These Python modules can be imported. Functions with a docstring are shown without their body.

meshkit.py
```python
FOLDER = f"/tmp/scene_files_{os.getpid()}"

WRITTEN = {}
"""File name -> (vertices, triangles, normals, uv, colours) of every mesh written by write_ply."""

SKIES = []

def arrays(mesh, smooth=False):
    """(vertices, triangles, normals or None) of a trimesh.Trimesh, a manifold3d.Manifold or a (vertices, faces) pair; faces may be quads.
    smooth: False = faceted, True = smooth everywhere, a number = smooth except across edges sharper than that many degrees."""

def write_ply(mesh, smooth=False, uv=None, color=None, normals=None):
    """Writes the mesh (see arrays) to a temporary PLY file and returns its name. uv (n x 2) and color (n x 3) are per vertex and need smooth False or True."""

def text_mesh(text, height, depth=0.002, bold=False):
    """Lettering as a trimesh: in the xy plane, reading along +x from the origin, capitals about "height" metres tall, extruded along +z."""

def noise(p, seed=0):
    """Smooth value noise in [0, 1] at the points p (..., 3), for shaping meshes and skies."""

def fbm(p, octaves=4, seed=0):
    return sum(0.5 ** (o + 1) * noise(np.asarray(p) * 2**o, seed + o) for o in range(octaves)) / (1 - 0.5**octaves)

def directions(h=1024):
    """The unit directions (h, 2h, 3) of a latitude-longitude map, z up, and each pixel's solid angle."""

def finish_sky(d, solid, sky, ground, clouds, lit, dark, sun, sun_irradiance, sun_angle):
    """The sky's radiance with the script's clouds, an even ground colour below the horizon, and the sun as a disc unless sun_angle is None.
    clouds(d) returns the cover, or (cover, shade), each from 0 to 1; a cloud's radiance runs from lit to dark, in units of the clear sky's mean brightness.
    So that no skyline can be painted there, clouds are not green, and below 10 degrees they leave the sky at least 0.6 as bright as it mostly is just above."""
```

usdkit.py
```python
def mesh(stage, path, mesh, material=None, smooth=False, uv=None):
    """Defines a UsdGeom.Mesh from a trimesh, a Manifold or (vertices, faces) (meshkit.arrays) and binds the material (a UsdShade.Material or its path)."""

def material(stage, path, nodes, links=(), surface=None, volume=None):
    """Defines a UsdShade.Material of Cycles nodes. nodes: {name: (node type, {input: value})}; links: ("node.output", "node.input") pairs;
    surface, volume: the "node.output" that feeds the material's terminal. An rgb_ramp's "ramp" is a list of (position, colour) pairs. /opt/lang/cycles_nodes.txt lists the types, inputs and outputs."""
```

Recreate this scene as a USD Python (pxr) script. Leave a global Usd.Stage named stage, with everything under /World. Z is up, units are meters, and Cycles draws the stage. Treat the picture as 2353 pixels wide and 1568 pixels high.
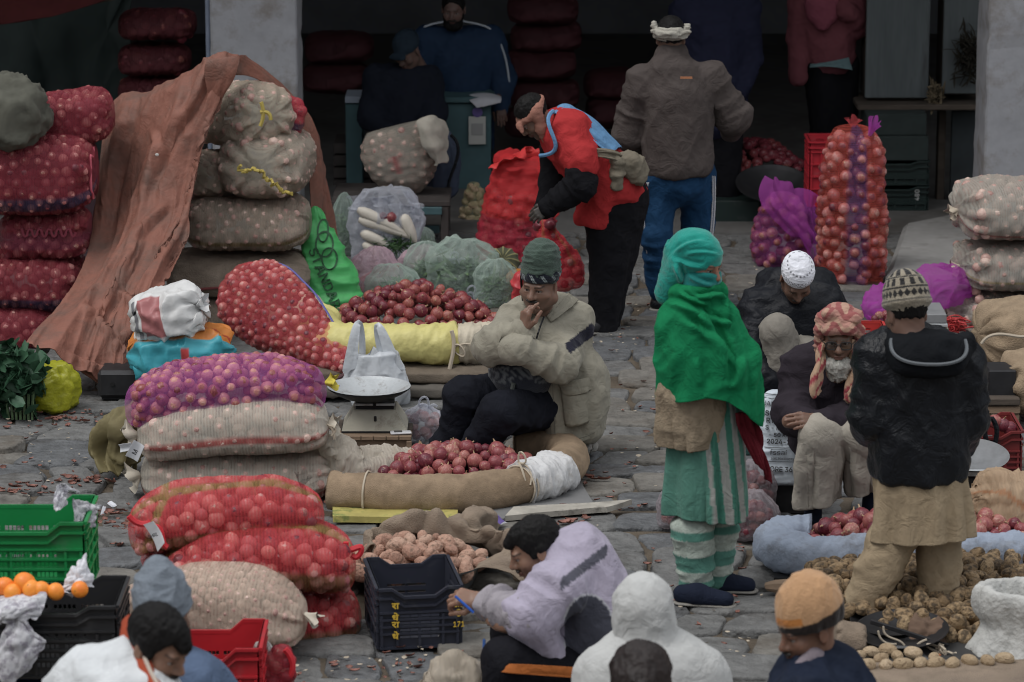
import math, random
import numpy as np, trimesh, usdkit, meshkit
from scipy.spatial import cKDTree
from scipy.interpolate import RectBivariateSpline, CubicSpline
from pxr import Usd, UsdGeom, UsdLux, UsdShade, Gf, Sdf, Vt

# ---------------------------------------------------------------- camera, sky, sun, exposure
stage = Usd.Stage.CreateInMemory()
UsdGeom.SetStageUpAxis(stage, 'Z'); UsdGeom.SetStageMetersPerUnit(stage, 1.0)
UsdGeom.Xform.Define(stage, '/World'); UsdGeom.Scope.Define(stage, '/World/Looks')
PITCH, CAM_H, FPX = math.radians(13.0), 4.43, 7944.0      # looking down from a balcony; focal length for a 2353 wide picture
EXPOSURE = 0.1
cam = UsdGeom.Camera.Define(stage, '/World/camera')
cam.CreateHorizontalApertureAttr(36.0); cam.CreateVerticalApertureAttr(24.0)
cam.CreateFocalLengthAttr(36.0 * FPX / 2353.0)
cam.CreateFStopAttr(4.0); cam.CreateFocusDistanceAttr(17.2)
cam.CreateExposureAttr(EXPOSURE)
cam.CreateClippingRangeAttr(Gf.Vec2f(0.5, 500))
cam.AddTransformOp().Set(Gf.Matrix4d().SetRotate(Gf.Rotation(Gf.Vec3d(1, 0, 0), 90 - math.degrees(PITCH))) * Gf.Matrix4d().SetTranslate(Gf.Vec3d(0, 0, CAM_H)))

SUN_DIR = np.array([-0.45, -0.25, 1.0]); SUN_DIR /= np.linalg.norm(SUN_DIR)
SUN_EL, SUN_ROT = math.asin(SUN_DIR[2]), math.atan2(SUN_DIR[0], SUN_DIR[1])
dome = UsdLux.DomeLight.Define(stage, '/World/sky')
dome.GetPrim().SetCustomDataByKey('kind', 'structure')
usdkit.material(stage, '/World/Looks/overcast_sky', {
    's': ('sky_texture', {'sky_type': 'single_scattering', 'sun_disc': False, 'sun_elevation': SUN_EL, 'sun_rotation': SUN_ROT, 'air_density': 1.0, 'aerosol_density': 3.0}),
    'tc': ('texture_coordinate', {}), 'n': ('noise_texture', {'scale': 2.5, 'detail': 5.0}),
    'r': ('rgb_ramp', {'ramp': [(0.0, (6.9, 7.1, 7.4)), (1.0, (9.3, 9.4, 9.6))]}),
    'sx': ('separate_xyz', {}), 'el': ('map_range', {'from_min': 0.05, 'from_max': 0.95, 'to_min': 0.14, 'to_max': 1.25, 'clamp': True}), 'mu': ('mix', {'mix_type': 'multiply', 'fac': 1.0}),
    'm': ('mix', {'fac': 0.88}),
    'b': ('background_shader', {'strength': 0.115})},
    [('tc.generated', 'n.vector'), ('n.fac', 'r.fac'), ('s.color', 'm.color1'), ('tc.generated', 'sx.vector'), ('sx.z', 'el.value'), ('r.color', 'mu.color1'), ('el.result', 'mu.color2'), ('mu.color', 'm.color2'), ('m.color', 'b.color')], surface='b.background')
UsdShade.MaterialBindingAPI.Apply(dome.GetPrim()).Bind(UsdShade.Material.Get(stage, '/World/Looks/overcast_sky'))
sun = UsdLux.DistantLight.Define(stage, '/World/sun')
sun.CreateNormalizeAttr(True); sun.CreateIntensityAttr(0.4); sun.CreateAngleAttr(30.0); sun.CreateColorAttr(Gf.Vec3f(1, 0.98, 0.96))
sun.AddTransformOp().Set(Gf.Matrix4d().SetRotate(Gf.Rotation(Gf.Vec3d(0, 0, 1), Gf.Vec3d(*SUN_DIR))))

# ---------------------------------------------------------------- picture to world: where the things of the place stand
CP, SP = math.cos(PITCH), math.sin(PITCH)
A = lambda *x: np.array(x, float)
def ray(vx, vy):
    x, y = (vx - 1176.5) / FPX, (vy - 784.0) / FPX
    return A(x, CP - y * SP, -SP - y * CP)
def at(vx, vy, Y):                     # point on the sight line at the distance Y
    r = ray(vx, vy); return A(0, 0, CAM_H) + r * (Y / r[1])
def G(vx, vy, z=0.0):                  # point of the horizontal plane z
    r = ray(vx, vy); return A(0, 0, CAM_H) + r * ((z - CAM_H) / r[2])
def yv(vy): return G(1176, vy)[1]
def sc(Y): return FPX / (Y * CP + CAM_H * SP)        # about: picture units per metre at distance Y on the ground

# ---------------------------------------------------------------- scene helpers
ORIGIN, USED = {}, {}
def numbered(parent, name):
    k = USED.get((parent, name), 0); USED[(parent, name)] = k + 1
    return f'{parent}/{name}' if k == 0 else f'{parent}/{name}_{k:03d}'
def tag(p, label=None, cat=None, group=None, kind=None):
    for k, v in (('label', label), ('category', cat), ('group', group), ('kind', kind)):
        if v: p.SetCustomDataByKey(k, v)
    return p
def mat4(loc, R=None, s=1.0):
    M = np.eye(4)
    if R is not None: M[:3, :3] = R
    M[:3, :3] *= s; M[:3, 3] = loc
    return Gf.Matrix4d(*[float(x) for x in M.T.ravel()])
def set_xf(p, loc, R=None, s=1.0):
    x = UsdGeom.Xformable(p); ops = x.GetOrderedXformOps()
    (ops[0] if ops else x.AddTransformOp()).Set(mat4(loc, R, s))
def thing(name, label, cat, loc=(0, 0, 0), group=None, kind=None):
    path = numbered('/World', name); loc = np.array(loc, float)
    x = UsdGeom.Xform.Define(stage, path); set_xf(x.GetPrim(), loc)
    ORIGIN[path] = loc; tag(x.GetPrim(), label, cat, group, kind)
    return path
def obj(name, mesh, m, parent='/World', smooth=40, col=None, uv=None, label=None):
    """ONE mesh prim; vertices come in world coordinates and are kept relative to the thing's base."""
    path = numbered(parent, name); top = '/'.join(parent.split('/')[:3])
    v, f = (np.asarray(mesh.vertices), np.asarray(mesh.faces)) if hasattr(mesh, 'vertices') else (np.asarray(mesh[0], float), np.asarray(mesh[1], int))
    if f.shape[1] == 4: f = np.vstack([f[:, [0, 1, 2]], f[:, [0, 2, 3]]])
    o = ORIGIN.get(top, np.zeros(3))
    if parent == '/World':
        o = np.array([(v[:, 0].min() + v[:, 0].max()) / 2, (v[:, 1].min() + v[:, 1].max()) / 2, v[:, 2].min()])
    if col is not None or uv is not None: smooth = True if smooth else False
    g = usdkit.mesh(stage, path, (v - o, f), m, smooth=smooth, uv=uv)
    if parent == '/World': set_xf(g.GetPrim(), o)
    if col is not None:
        UsdGeom.PrimvarsAPI(g).CreatePrimvar('Cd', Sdf.ValueTypeNames.Color3fArray, 'vertex').Set(Vt.Vec3fArray.FromNumpy(np.ascontiguousarray(np.asarray(col, np.float32))))
    if label: g.GetPrim().SetCustomDataByKey('label', label)
    return path
def prim(path): return stage.GetPrimAtPath(path)
def source(name):                     # an abstract source of copies
    p = stage.CreateClassPrim('/World/' + name); p.SetTypeName('Xform'); ORIGIN['/World/' + name] = np.zeros(3); return '/World/' + name
def copy_of(src, name, loc, R=None, s=1.0, label=None, cat=None, group=None):
    path = numbered('/World', name); x = UsdGeom.Xform.Define(stage, path); p = x.GetPrim()
    p.GetReferences().AddInternalReference(src); p.SetInstanceable(True)
    set_xf(p, loc, R, s); tag(p, label, cat, group); return path
def piece_of(src, name, parent, loc, R=None, s=1.0):      # one mesh part, alike pieces share a source mesh
    path = numbered(parent, name); p = UsdGeom.Mesh.Define(stage, path).GetPrim()
    p.GetReferences().AddInternalReference(src)
    top = '/'.join(parent.split('/')[:3])
    set_xf(p, np.asarray(loc) - ORIGIN.get(top, 0), R, s); return path

def rotz(a): c, s = math.cos(a), math.sin(a); return np.array([[c, -s, 0], [s, c, 0], [0, 0, 1.0]])
def rotx(a): c, s = math.cos(a), math.sin(a); return np.array([[1.0, 0, 0], [0, c, -s], [0, s, c]])
def roty(a): c, s = math.cos(a), math.sin(a); return np.array([[c, 0, s], [0, 1.0, 0], [-s, 0, c]])
def unit(v): v = np.asarray(v, float); return v / (np.linalg.norm(v) + 1e-12)
def rand_rot(rng, tilt=math.pi):
    return rotz(rng.uniform(0, 2 * math.pi)) @ rotx(rng.uniform(-tilt, tilt)) @ rotz(rng.uniform(0, 2 * math.pi))
def cat_mesh(ms): return trimesh.util.concatenate([m if hasattr(m, 'vertices') else trimesh.Trimesh(m[0], m[1] if np.shape(m[1])[1] == 3 else np.vstack([np.asarray(m[1])[:, [0, 1, 2]], np.asarray(m[1])[:, [0, 2, 3]]]), process=False) for m in ms])
def box(c, size, R=None, ch=0.0):
    """A box with chamfered edges."""
    h = np.array(size, float) / 2
    if ch > 0:
        pts = []
        for sx in (-1, 1):
            for sy in (-1, 1):
                for sz in (-1, 1):
                    p = h * (sx, sy, sz)
                    for k in range(3):
                        q = p.copy(); e = np.array([sx, sy, sz]) * ch; e[k] = 0; pts.append(q - e)
        m = trimesh.convex.convex_hull(np.array(pts))
    else:
        m = trimesh.creation.box(2 * h)
    v = np.array(m.vertices)
    if R is not None: v = v @ np.asarray(R).T
    return trimesh.Trimesh(v + np.asarray(c), m.faces, process=False)
def tube(pts, r, n=8, caps=True):
    """Tube along points; r a number or one per point."""
    p = np.asarray(pts, float); r = np.broadcast_to(r, (len(p),))
    t = np.gradient(p, axis=0); t /= np.linalg.norm(t, axis=1, keepdims=True) + 1e-12
    a = unit(np.cross(t[0], [0, 0, 1.0] if abs(t[0][2]) < .9 else [1.0, 0, 0])); V = []
    for i in range(len(p)):
        a = unit(a - t[i] * (a @ t[i])); b = np.cross(t[i], a); an = np.arange(n) * 2 * np.pi / n
        V.append(p[i] + r[i] * (np.cos(an)[:, None] * a + np.sin(an)[:, None] * b))
    return loft(np.array(V), caps)
def loft(R, caps=True):
    """Closed rings R (k, n, 3) to a mesh."""
    k, n = R.shape[:2]; i, j = np.meshgrid(np.arange(k - 1), np.arange(n), indexing='ij'); jn = (j + 1) % n
    q = np.stack([i * n + j, i * n + jn, (i + 1) * n + jn, (i + 1) * n + j], -1).reshape(-1, 4)
    f = np.vstack([q[:, [0, 1, 2]], q[:, [0, 2, 3]]]); v = R.reshape(-1, 3)
    if caps:
        v = np.vstack([v, R[0].mean(0), R[-1].mean(0)]); c0, c1 = k * n, k * n + 1; jj = np.arange(n); j2 = (jj + 1) % n
        f = np.vstack([f, np.stack([np.full(n, c0), j2, jj], 1), np.stack([np.full(n, c1), (k - 1) * n + jj, (k - 1) * n + j2], 1)])
    return trimesh.Trimesh(v, f, process=False)
def spline(pts, n):
    p = np.asarray(pts, float); d = np.r_[0, np.cumsum(np.linalg.norm(np.diff(p, axis=0), axis=1) + 1e-9)]
    return CubicSpline(d, p)(np.linspace(0, d[-1], n))
def sheet(C, nu, nv):
    """Smooth surface through a grid of points C (a, b, 3); returns vertices, faces, uv."""
    C = np.asarray(C, float); a, b = C.shape[:2]
    u, v = np.linspace(0, 1, nu), np.linspace(0, 1, nv)
    P = np.stack([RectBivariateSpline(np.linspace(0, 1, a), np.linspace(0, 1, b), C[..., k], kx=min(3, a - 1), ky=min(3, b - 1))(u, v) for k in range(3)], -1)
    i, j = np.meshgrid(np.arange(nu - 1), np.arange(nv - 1), indexing='ij')
    q = np.stack([i * nv + j, i * nv + j + 1, (i + 1) * nv + j + 1, (i + 1) * nv + j], -1).reshape(-1, 4)
    U = np.stack(np.meshgrid(u, v, indexing='ij'), -1).reshape(-1, 2)
    return P.reshape(-1, 3), np.vstack([q[:, [0, 1, 2]], q[:, [0, 2, 3]]]), U
def vnormals(v, f):
    n = np.zeros_like(v); c = np.cross(v[f[:, 1]] - v[f[:, 0]], v[f[:, 2]] - v[f[:, 0]])
    for k in range(3): np.add.at(n, f[:, k], c)
    return n / (np.linalg.norm(n, axis=1, keepdims=True) + 1e-12)
noise, fbm = meshkit.noise, meshkit.fbm
def ridged(p, seed=0):
    return 1 - np.abs(2 * fbm(p, 2, seed) - 1) * 1.6
def crease(p, seed=0):                # narrow crests between wide hollows, as in cloth
    p = np.asarray(p, float); w = p + .45 * (np.stack([noise(p * .7 + 3, seed + 21), noise(p * .7 + 9, seed + 22), noise(p * .7 + 17, seed + 23)], -1) - .5)
    a, b = noise(w, seed), noise(w * 1.9 + 11, seed + 5); return ((1 - np.abs(2 * a - 1)) ** 2.2 + .45 * (1 - np.abs(2 * b - 1)) ** 2.2) / 1.1
def proj(v):
    q = np.asarray(v) - A(0, 0, CAM_H); z = q[:, 1] * CP - q[:, 2] * SP; return 1176.5 + FPX * q[:, 0] / z, 784 - FPX * (q[:, 1] * SP + q[:, 2] * CP) / z
def pleats(v, n, lines):
    """Long folds of hanging cloth: each line runs over the cloth where the photograph shows a fold (points as seen from the front), with a crest and a hollow beside it."""
    x, y = proj(v); p = np.column_stack([x, y]); fr = np.clip(-(n[:, 1]) * 3 + .6, 0, 1); d = np.zeros(len(v))
    for pts, w, am in lines:
        q = spline(np.array(pts, float), 260) if len(pts) > 2 else np.linspace(pts[0], pts[1], 260); t = np.gradient(q, axis=0); t /= np.linalg.norm(t, axis=1, keepdims=True) + 1e-9
        dist, ix = cKDTree(q).query(p); r = p - q[ix]; sg = r[:, 0] * t[ix, 1] - r[:, 1] * t[ix, 0]; al = np.abs((r * t[ix]).sum(1)); e = np.exp(-(al / (w * 1.2)) ** 2) * np.clip(np.minimum(ix, 259 - ix) / 60 + .1, 0, 1)
        d += am * e * (np.exp(-(sg / w) ** 2) - .75 * np.exp(-((sg - 1.7 * w) / w) ** 2))
    return d * fr
def thicken(v, f, t):
    """A thin sheet with two sides and an edge."""
    n = vnormals(v, f); k = len(v)
    e = np.sort(np.vstack([f[:, [0, 1]], f[:, [1, 2]], f[:, [2, 0]]]), 1); d = np.vstack([f[:, [0, 1]], f[:, [1, 2]], f[:, [2, 0]]])
    _, inv, cnt = np.unique(e, axis=0, return_inverse=True, return_counts=True)
    b = d[cnt[inv.ravel()] == 1]
    side = np.vstack([np.stack([b[:, 1], b[:, 0], b[:, 0] + k], 1), np.stack([b[:, 1], b[:, 0] + k, b[:, 1] + k], 1)])
    return np.vstack([v + n * t / 2, v - n * t / 2]), np.vstack([f, f[:, ::-1] + k, side])

# ---------------------------------------------------------------- distance-field modelling for bodies and clothes
def seg(a, b, ra, rb=None, k=0.03, w=None, sw=1.0):
    return ('c', np.asarray(a, float), np.asarray(b, float), ra, ra if rb is None else rb, k, None if w is None else unit(w), sw)
def ell(c, r, R=None, k=0.03): return ('e', np.asarray(c, float), np.asarray(r, float), np.eye(3) if R is None else R, k)
def cut(c, r, R=None, k=0.01): return ('-',) + ell(c, r, R, k)[1:]
def plane(p, n): return ('p', np.asarray(p, float), unit(n))
def field_mesh(prims, res):
    lo, hi = np.full(3, 1e9), np.full(3, -1e9)
    for p in prims:
        if p[0] == 'c':
            r = max(p[3], p[4]) * max(1, p[7])
            lo = np.minimum(lo, np.minimum(p[1], p[2]) - r); hi = np.maximum(hi, np.maximum(p[1], p[2]) + r)
        elif p[0] == 'e':
            r = np.abs(p[3]) @ p[2]; lo = np.minimum(lo, p[1] - r); hi = np.maximum(hi, p[1] + r)
    lo -= 3 * res; hi += 3 * res
    ax = [np.arange(lo[k], hi[k] + res, res, dtype=np.float32) for k in range(3)]
    D = np.full([len(a) for a in ax], 0.5, np.float32)
    for p in prims:
        if p[0] == 'p':
            q = [ax[k] - p[1][k] for k in range(3)]
            D = np.maximum(D, (q[0] * p[2][0])[:, None, None] + (q[1] * p[2][1])[None, :, None] + (q[2] * p[2][2])[None, None, :]).astype(np.float32); continue
        if p[0] == 'c':
            k = p[5]; r = max(p[3], p[4]) * max(1, p[7]) + k + 2 * res; l, h = np.minimum(p[1], p[2]) - r, np.maximum(p[1], p[2]) + r
        else:
            k = p[4]; r = np.abs(p[3]) @ p[2] + k + 2 * res; l, h = p[1] - r, p[1] + r
        s = [slice(*np.searchsorted(ax[j], [l[j], h[j]])) for j in range(3)]
        if any(x.start >= x.stop for x in s): continue
        q = np.stack(np.meshgrid(*[ax[j][s[j]] for j in range(3)], indexing='ij'), -1) - p[1].astype(np.float32)
        if p[0] == 'c':
            ba = (p[2] - p[1]).astype(np.float32); t = np.clip(q @ ba / max(float(ba @ ba), 1e-9), 0, 1)
            x = q - t[..., None] * ba; d2 = (x * x).sum(-1)
            if p[6] is not None:
                y = x @ p[6].astype(np.float32); d2 = d2 - y * y + (y / p[7]) ** 2
            d = np.sqrt(np.maximum(d2, 0)) - (p[3] + (p[4] - p[3]) * t)
        else:
            q = q @ p[3].astype(np.float32); k0 = np.sqrt(((q / p[2]) ** 2).sum(-1)); k1 = np.sqrt(((q / p[2] ** 2) ** 2).sum(-1)) + 1e-9
            d = k0 * (k0 - 1) / k1
        o = D[tuple(s)]
        if p[0] == '-':
            d = -d; hh = np.maximum(k - np.abs(o - d), 0) / k; D[tuple(s)] = np.maximum(o, d) + hh * hh * k / 4
        else:
            hh = np.maximum(k - np.abs(o - d), 0) / k; D[tuple(s)] = np.minimum(o, d) - hh * hh * k / 4
    return nets(D, lo, res)
def nets(D, lo, h):
    D = D.copy(); D[[0, -1]] = 1; D[:, [0, -1]] = 1; D[:, :, [0, -1]] = 1
    S = (D < 0); c = np.zeros(np.array(S.shape) - 1, np.int8); sl = (slice(None, -1), slice(1, None))
    off = [(a, b, d) for a in (0, 1) for b in (0, 1) for d in (0, 1)]
    for o in off: c += S[sl[o[0]], sl[o[1]], sl[o[2]]]
    I = np.argwhere((c > 0) & (c < 8)); ID = np.full(c.shape, -1, np.int64); ID[tuple(I.T)] = np.arange(len(I))
    val = np.stack([D[I[:, 0] + o[0], I[:, 1] + o[1], I[:, 2] + o[2]] for o in off], 1)
    P, N = np.zeros((len(I), 3)), np.zeros(len(I))
    for a in range(8):
        for b in range(a + 1, 8):
            if sum(x != y for x, y in zip(off[a], off[b])) == 1:
                m = (val[:, a] < 0) != (val[:, b] < 0); t = np.where(m, val[:, a] / np.where(m, val[:, a] - val[:, b], 1), 0)
                P += m[:, None] * (np.array(off[a]) + t[:, None] * (np.array(off[b]) - np.array(off[a]))); N += m
    V = lo + (I + P / N[:, None]) * h; F = []
    for ax in range(3):
        u, w = (ax + 1) % 3, (ax + 2) % 3
        a = [slice(None)] * 3; b = [slice(None)] * 3; a[ax], b[ax] = slice(None, -1), slice(1, None)
        E = np.argwhere(S[tuple(a)] != S[tuple(b)]); E = E[(E[:, u] > 0) & (E[:, w] > 0) & (E[:, u] < c.shape[u]) & (E[:, w] < c.shape[w])]
        e0, e1 = np.eye(3, dtype=int)[u], np.eye(3, dtype=int)[w]
        q = np.stack([ID[tuple((E - e0 - e1).T)], ID[tuple((E - e1).T)], ID[tuple(E.T)], ID[tuple((E - e0).T)]], 1)
        q[~S[tuple(E.T)]] = q[~S[tuple(E.T)]][:, ::-1]; F.append(q)
    F = np.vstack(F); F = F[(F >= 0).all(1)]
    return V, np.vstack([F[:, [0, 1, 2]], F[:, [0, 2, 3]]])
def relax(v, f, n=2, lam=0.5):
    e = np.vstack([f[:, [0, 1]], f[:, [1, 2]], f[:, [2, 0]]]); cnt = np.bincount(e[:, 0], minlength=len(v))[:, None] + 1e-9
    for _ in range(n):
        s = np.zeros_like(v)
        for k in range(3): s[:, k] = np.bincount(e[:, 0], weights=v[e[:, 1], k], minlength=len(v))
        v = v + lam * (s / cnt - v)
    return v
# ---------------------------------------------------------------- materials
MATS = {}
def mk(name, nodes, links, surface):
    if name not in MATS: MATS[name] = usdkit.material(stage, '/World/Looks/' + name, nodes, links, surface=surface)
    return MATS[name]
def stain(name, col, rough=0.85, var=0.25, scale=6.0, bump=0.25, bscale=180.0, bdist=0.002, vc=False, sheen=0.0, spec=0.3, dirt=None, dirt_at=(0.5, 0.68), dscale=3.0, metal=0.0, coat=0.0, stretch=None, wrinkle=0.0):
    """Cloth, paint, wood, stone: a base colour (or the mesh's own colours) broken up by noise, with dirt patches and fine relief."""
    n = {'tc': ('texture_coordinate', {}), 'n1': ('noise_texture', {'scale': scale, 'detail': 6.0, 'roughness': 0.65}),
         'r1': ('map_range', {'from_min': 0.25, 'from_max': 0.75, 'to_min': 1 - var, 'to_max': 1 + var}),
         'mul': ('mix', {'mix_type': 'multiply', 'fac': 1.0}), 'nb': ('noise_texture', {'scale': bscale, 'detail': 3.0}),
         'bp': ('bump', {'strength': bump, 'distance': bdist}),
         'p': ('principled_bsdf', {'roughness': rough, 'specular_ior_level': spec, 'sheen_weight': sheen, 'metallic': metal, 'coat_weight': coat, 'coat_roughness': 0.3})}
    src = 'tc.object'
    l = []
    if stretch is not None:
        n['mp'] = ('mapping', {'scale': stretch}); l.append(('tc.object', 'mp.vector')); src = 'mp.vector'
    l += [(src, 'n1.vector'), (src, 'nb.vector'), ('n1.fac', 'r1.value'), ('r1.result', 'mul.color2'), ('nb.fac', 'bp.height'), ('bp.normal', 'p.normal')]
    if vc:
        n['at'] = ('attribute', {'attribute': 'Cd'}); l.append(('at.color', 'mul.color1'))
    else:
        n['mul'][1]['color1'] = col
    if wrinkle:
        n['nw'] = ('noise_texture', {'scale': 11.0, 'detail': 4.0, 'roughness': 0.6, 'distortion': 1.2}); n['bw'] = ('bump', {'strength': wrinkle, 'distance': 0.02}); l += [('tc.object', 'nw.vector'), ('nw.fac', 'bw.height'), ('bw.normal', 'bp.normal')]
    out = 'mul.color'
    if dirt is not None:
        n['n2'] = ('noise_texture', {'scale': dscale, 'detail': 8.0, 'roughness': 0.7})
        n['r2'] = ('map_range', {'from_min': dirt_at[0], 'from_max': dirt_at[1], 'to_min': 0.0, 'to_max': 0.85, 'clamp': True})
        n['md'] = ('mix', {'color2': dirt}); l += [(src, 'n2.vector'), ('n2.fac', 'r2.value'), ('r2.result', 'md.fac'), (out, 'md.color1')]; out = 'md.color'
    l.append((out, 'p.base_color'))
    return mk(name, n, l, 'p.BSDF')
def netting(name, col, alpha, see_through, vc=False, thread=0.0, rough=0.7):
    """Woven net sack: threads with holes; see-through nets are an even thin weave."""
    n = {'t': ('transparent_bsdf', {'color': (1, 1, 1)}), 'd': ('principled_bsdf', {'base_color': col, 'roughness': rough, 'specular_ior_level': 0.25}),
         'tl': ('translucent_bsdf', {'color': col}), 'mt': ('mix_closure', {'fac': 0.35}), 'mx': ('mix_closure', {'fac': alpha})}
    l = [('d.BSDF', 'mt.closure1'), ('tl.BSDF', 'mt.closure2'), ('t.BSDF', 'mx.closure1'), ('mt.closure', 'mx.closure2')]
    if vc:
        n['at'] = ('attribute', {'attribute': 'Cd'}); l += [('at.color', 'd.base_color'), ('at.color', 'tl.color')]
    if not see_through:
        n['tc'] = ('texture_coordinate', {}); n['mp'] = ('mapping', {'scale': (1, 1, 1)})
        n['w1'] = ('wave_texture', {'scale': 22.0, 'distortion': 1.5, 'detail': 1.0, 'detail_scale': 2.0}); n['no'] = ('noise_texture', {'scale': 9.0, 'detail': 4.0})
        n['a1'] = ('math', {'math_type': 'multiply_add', 'value2': thread, 'value3': alpha - thread / 2}); n['a2'] = ('math', {'math_type': 'multiply_add', 'value2': 0.5, 'value3': -0.25})
        n['a3'] = ('math', {'math_type': 'add', 'use_clamp': True})
        l += [('tc.uv', 'mp.vector'), ('mp.vector', 'w1.vector'), ('tc.object', 'no.vector'), ('w1.fac', 'a1.value1'), ('no.fac', 'a2.value1'), ('a1.value', 'a3.value1'), ('a2.value', 'a3.value2'), ('a3.value', 'mx.fac')]
    return mk(name, n, l, 'mx.closure')
def film(name, tint, body=0.35, rough=0.25):
    """Thin plastic bag: mostly see-through, milky where it is seen edge on, with a broken shine."""
    n = {'t': ('transparent_bsdf', {'color': tuple(min(1, 0.6 + 0.4 * c) for c in tint)}), 'd': ('principled_bsdf', {'base_color': tint, 'roughness': rough, 'specular_ior_level': 0.6}),
         'tl': ('translucent_bsdf', {'color': tint}), 'mt': ('mix_closure', {'fac': 0.3}), 'lw': ('layer_weight', {'blend': 0.4}), 'm': ('math', {'math_type': 'multiply_add', 'value2': 0.55, 'value3': body, 'use_clamp': True}),
         'tc': ('texture_coordinate', {}), 'no': ('noise_texture', {'scale': 22.0, 'detail': 4.0, 'distortion': 1.0}), 'bp': ('bump', {'strength': 0.8, 'distance': 0.02}), 'mx': ('mix_closure', {})}
    l = [('tc.object', 'no.vector'), ('no.fac', 'bp.height'), ('bp.normal', 'd.normal'), ('d.BSDF', 'mt.closure1'), ('tl.BSDF', 'mt.closure2'), ('lw.facing', 'm.value1'), ('m.value', 'mx.fac'), ('t.BSDF', 'mx.closure1'), ('mt.closure', 'mx.closure2')]
    return mk(name, n, l, 'mx.closure')
def produce(name, ramp, rough=0.45, scale=9.0, streak=(1, 1, 1), mark=None, mark_at=(0.58, 0.66), bump=0.2, sheen=0.0, mscale=2.2):
    """Onions, potatoes: every piece has its own tone, with streaks and patches of skin or soil."""
    n = {'oi': ('object_info', {}), 'tc': ('texture_coordinate', {}), 'mp': ('mapping', {'scale': streak}), 'n1': ('noise_texture', {'dimensions': '4D', 'scale': scale, 'detail': 4.0, 'roughness': 0.6}),
         'w': ('math', {'math_type': 'multiply', 'value2': 60.0}), 'ad': ('math', {'math_type': 'multiply_add', 'value2': 0.62, 'value3': 0.0}), 'ad2': ('math', {'math_type': 'multiply_add', 'value2': 1.0, 'value3': -0.32}), 'sm': ('math', {'math_type': 'add', 'use_clamp': True}),
         'r': ('rgb_ramp', {'ramp': ramp}), 'bp': ('bump', {'strength': bump, 'distance': 0.08}), 'p': ('principled_bsdf', {'roughness': rough, 'specular_ior_level': 0.4, 'sheen_weight': sheen})}
    l = [('tc.object', 'mp.vector'), ('mp.vector', 'n1.vector'), ('oi.random', 'w.value1'), ('w.value', 'n1.w'), ('oi.random', 'ad.value1'), ('n1.fac', 'ad2.value1'), ('ad.value', 'sm.value1'), ('ad2.value', 'sm.value2'), ('sm.value', 'r.fac'), ('n1.fac', 'bp.height'), ('bp.normal', 'p.normal')]
    out = 'r.color'
    if mark is not None:
        n['n2'] = ('noise_texture', {'dimensions': '4D', 'scale': mscale, 'detail': 4.0}); n['r2'] = ('map_range', {'from_min': mark_at[0], 'from_max': mark_at[1], 'to_min': 0.0, 'to_max': 0.8, 'clamp': True}); n['m2'] = ('mix', {'color2': mark})
        l += [('tc.object', 'n2.vector'), ('w.value', 'n2.w'), ('n2.fac', 'r2.value'), ('r2.result', 'm2.fac'), (out, 'm2.color1')]; out = 'm2.color'
    l.append((out, 'p.base_color'))
    return mk(name, n, l, 'p.BSDF')
def plain(name, col, rough=0.5, spec=0.5, metal=0.0):
    return mk(name, {'p': ('principled_bsdf', {'base_color': col, 'roughness': rough, 'specular_ior_level': spec, 'metallic': metal})}, [], 'p.BSDF')

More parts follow.
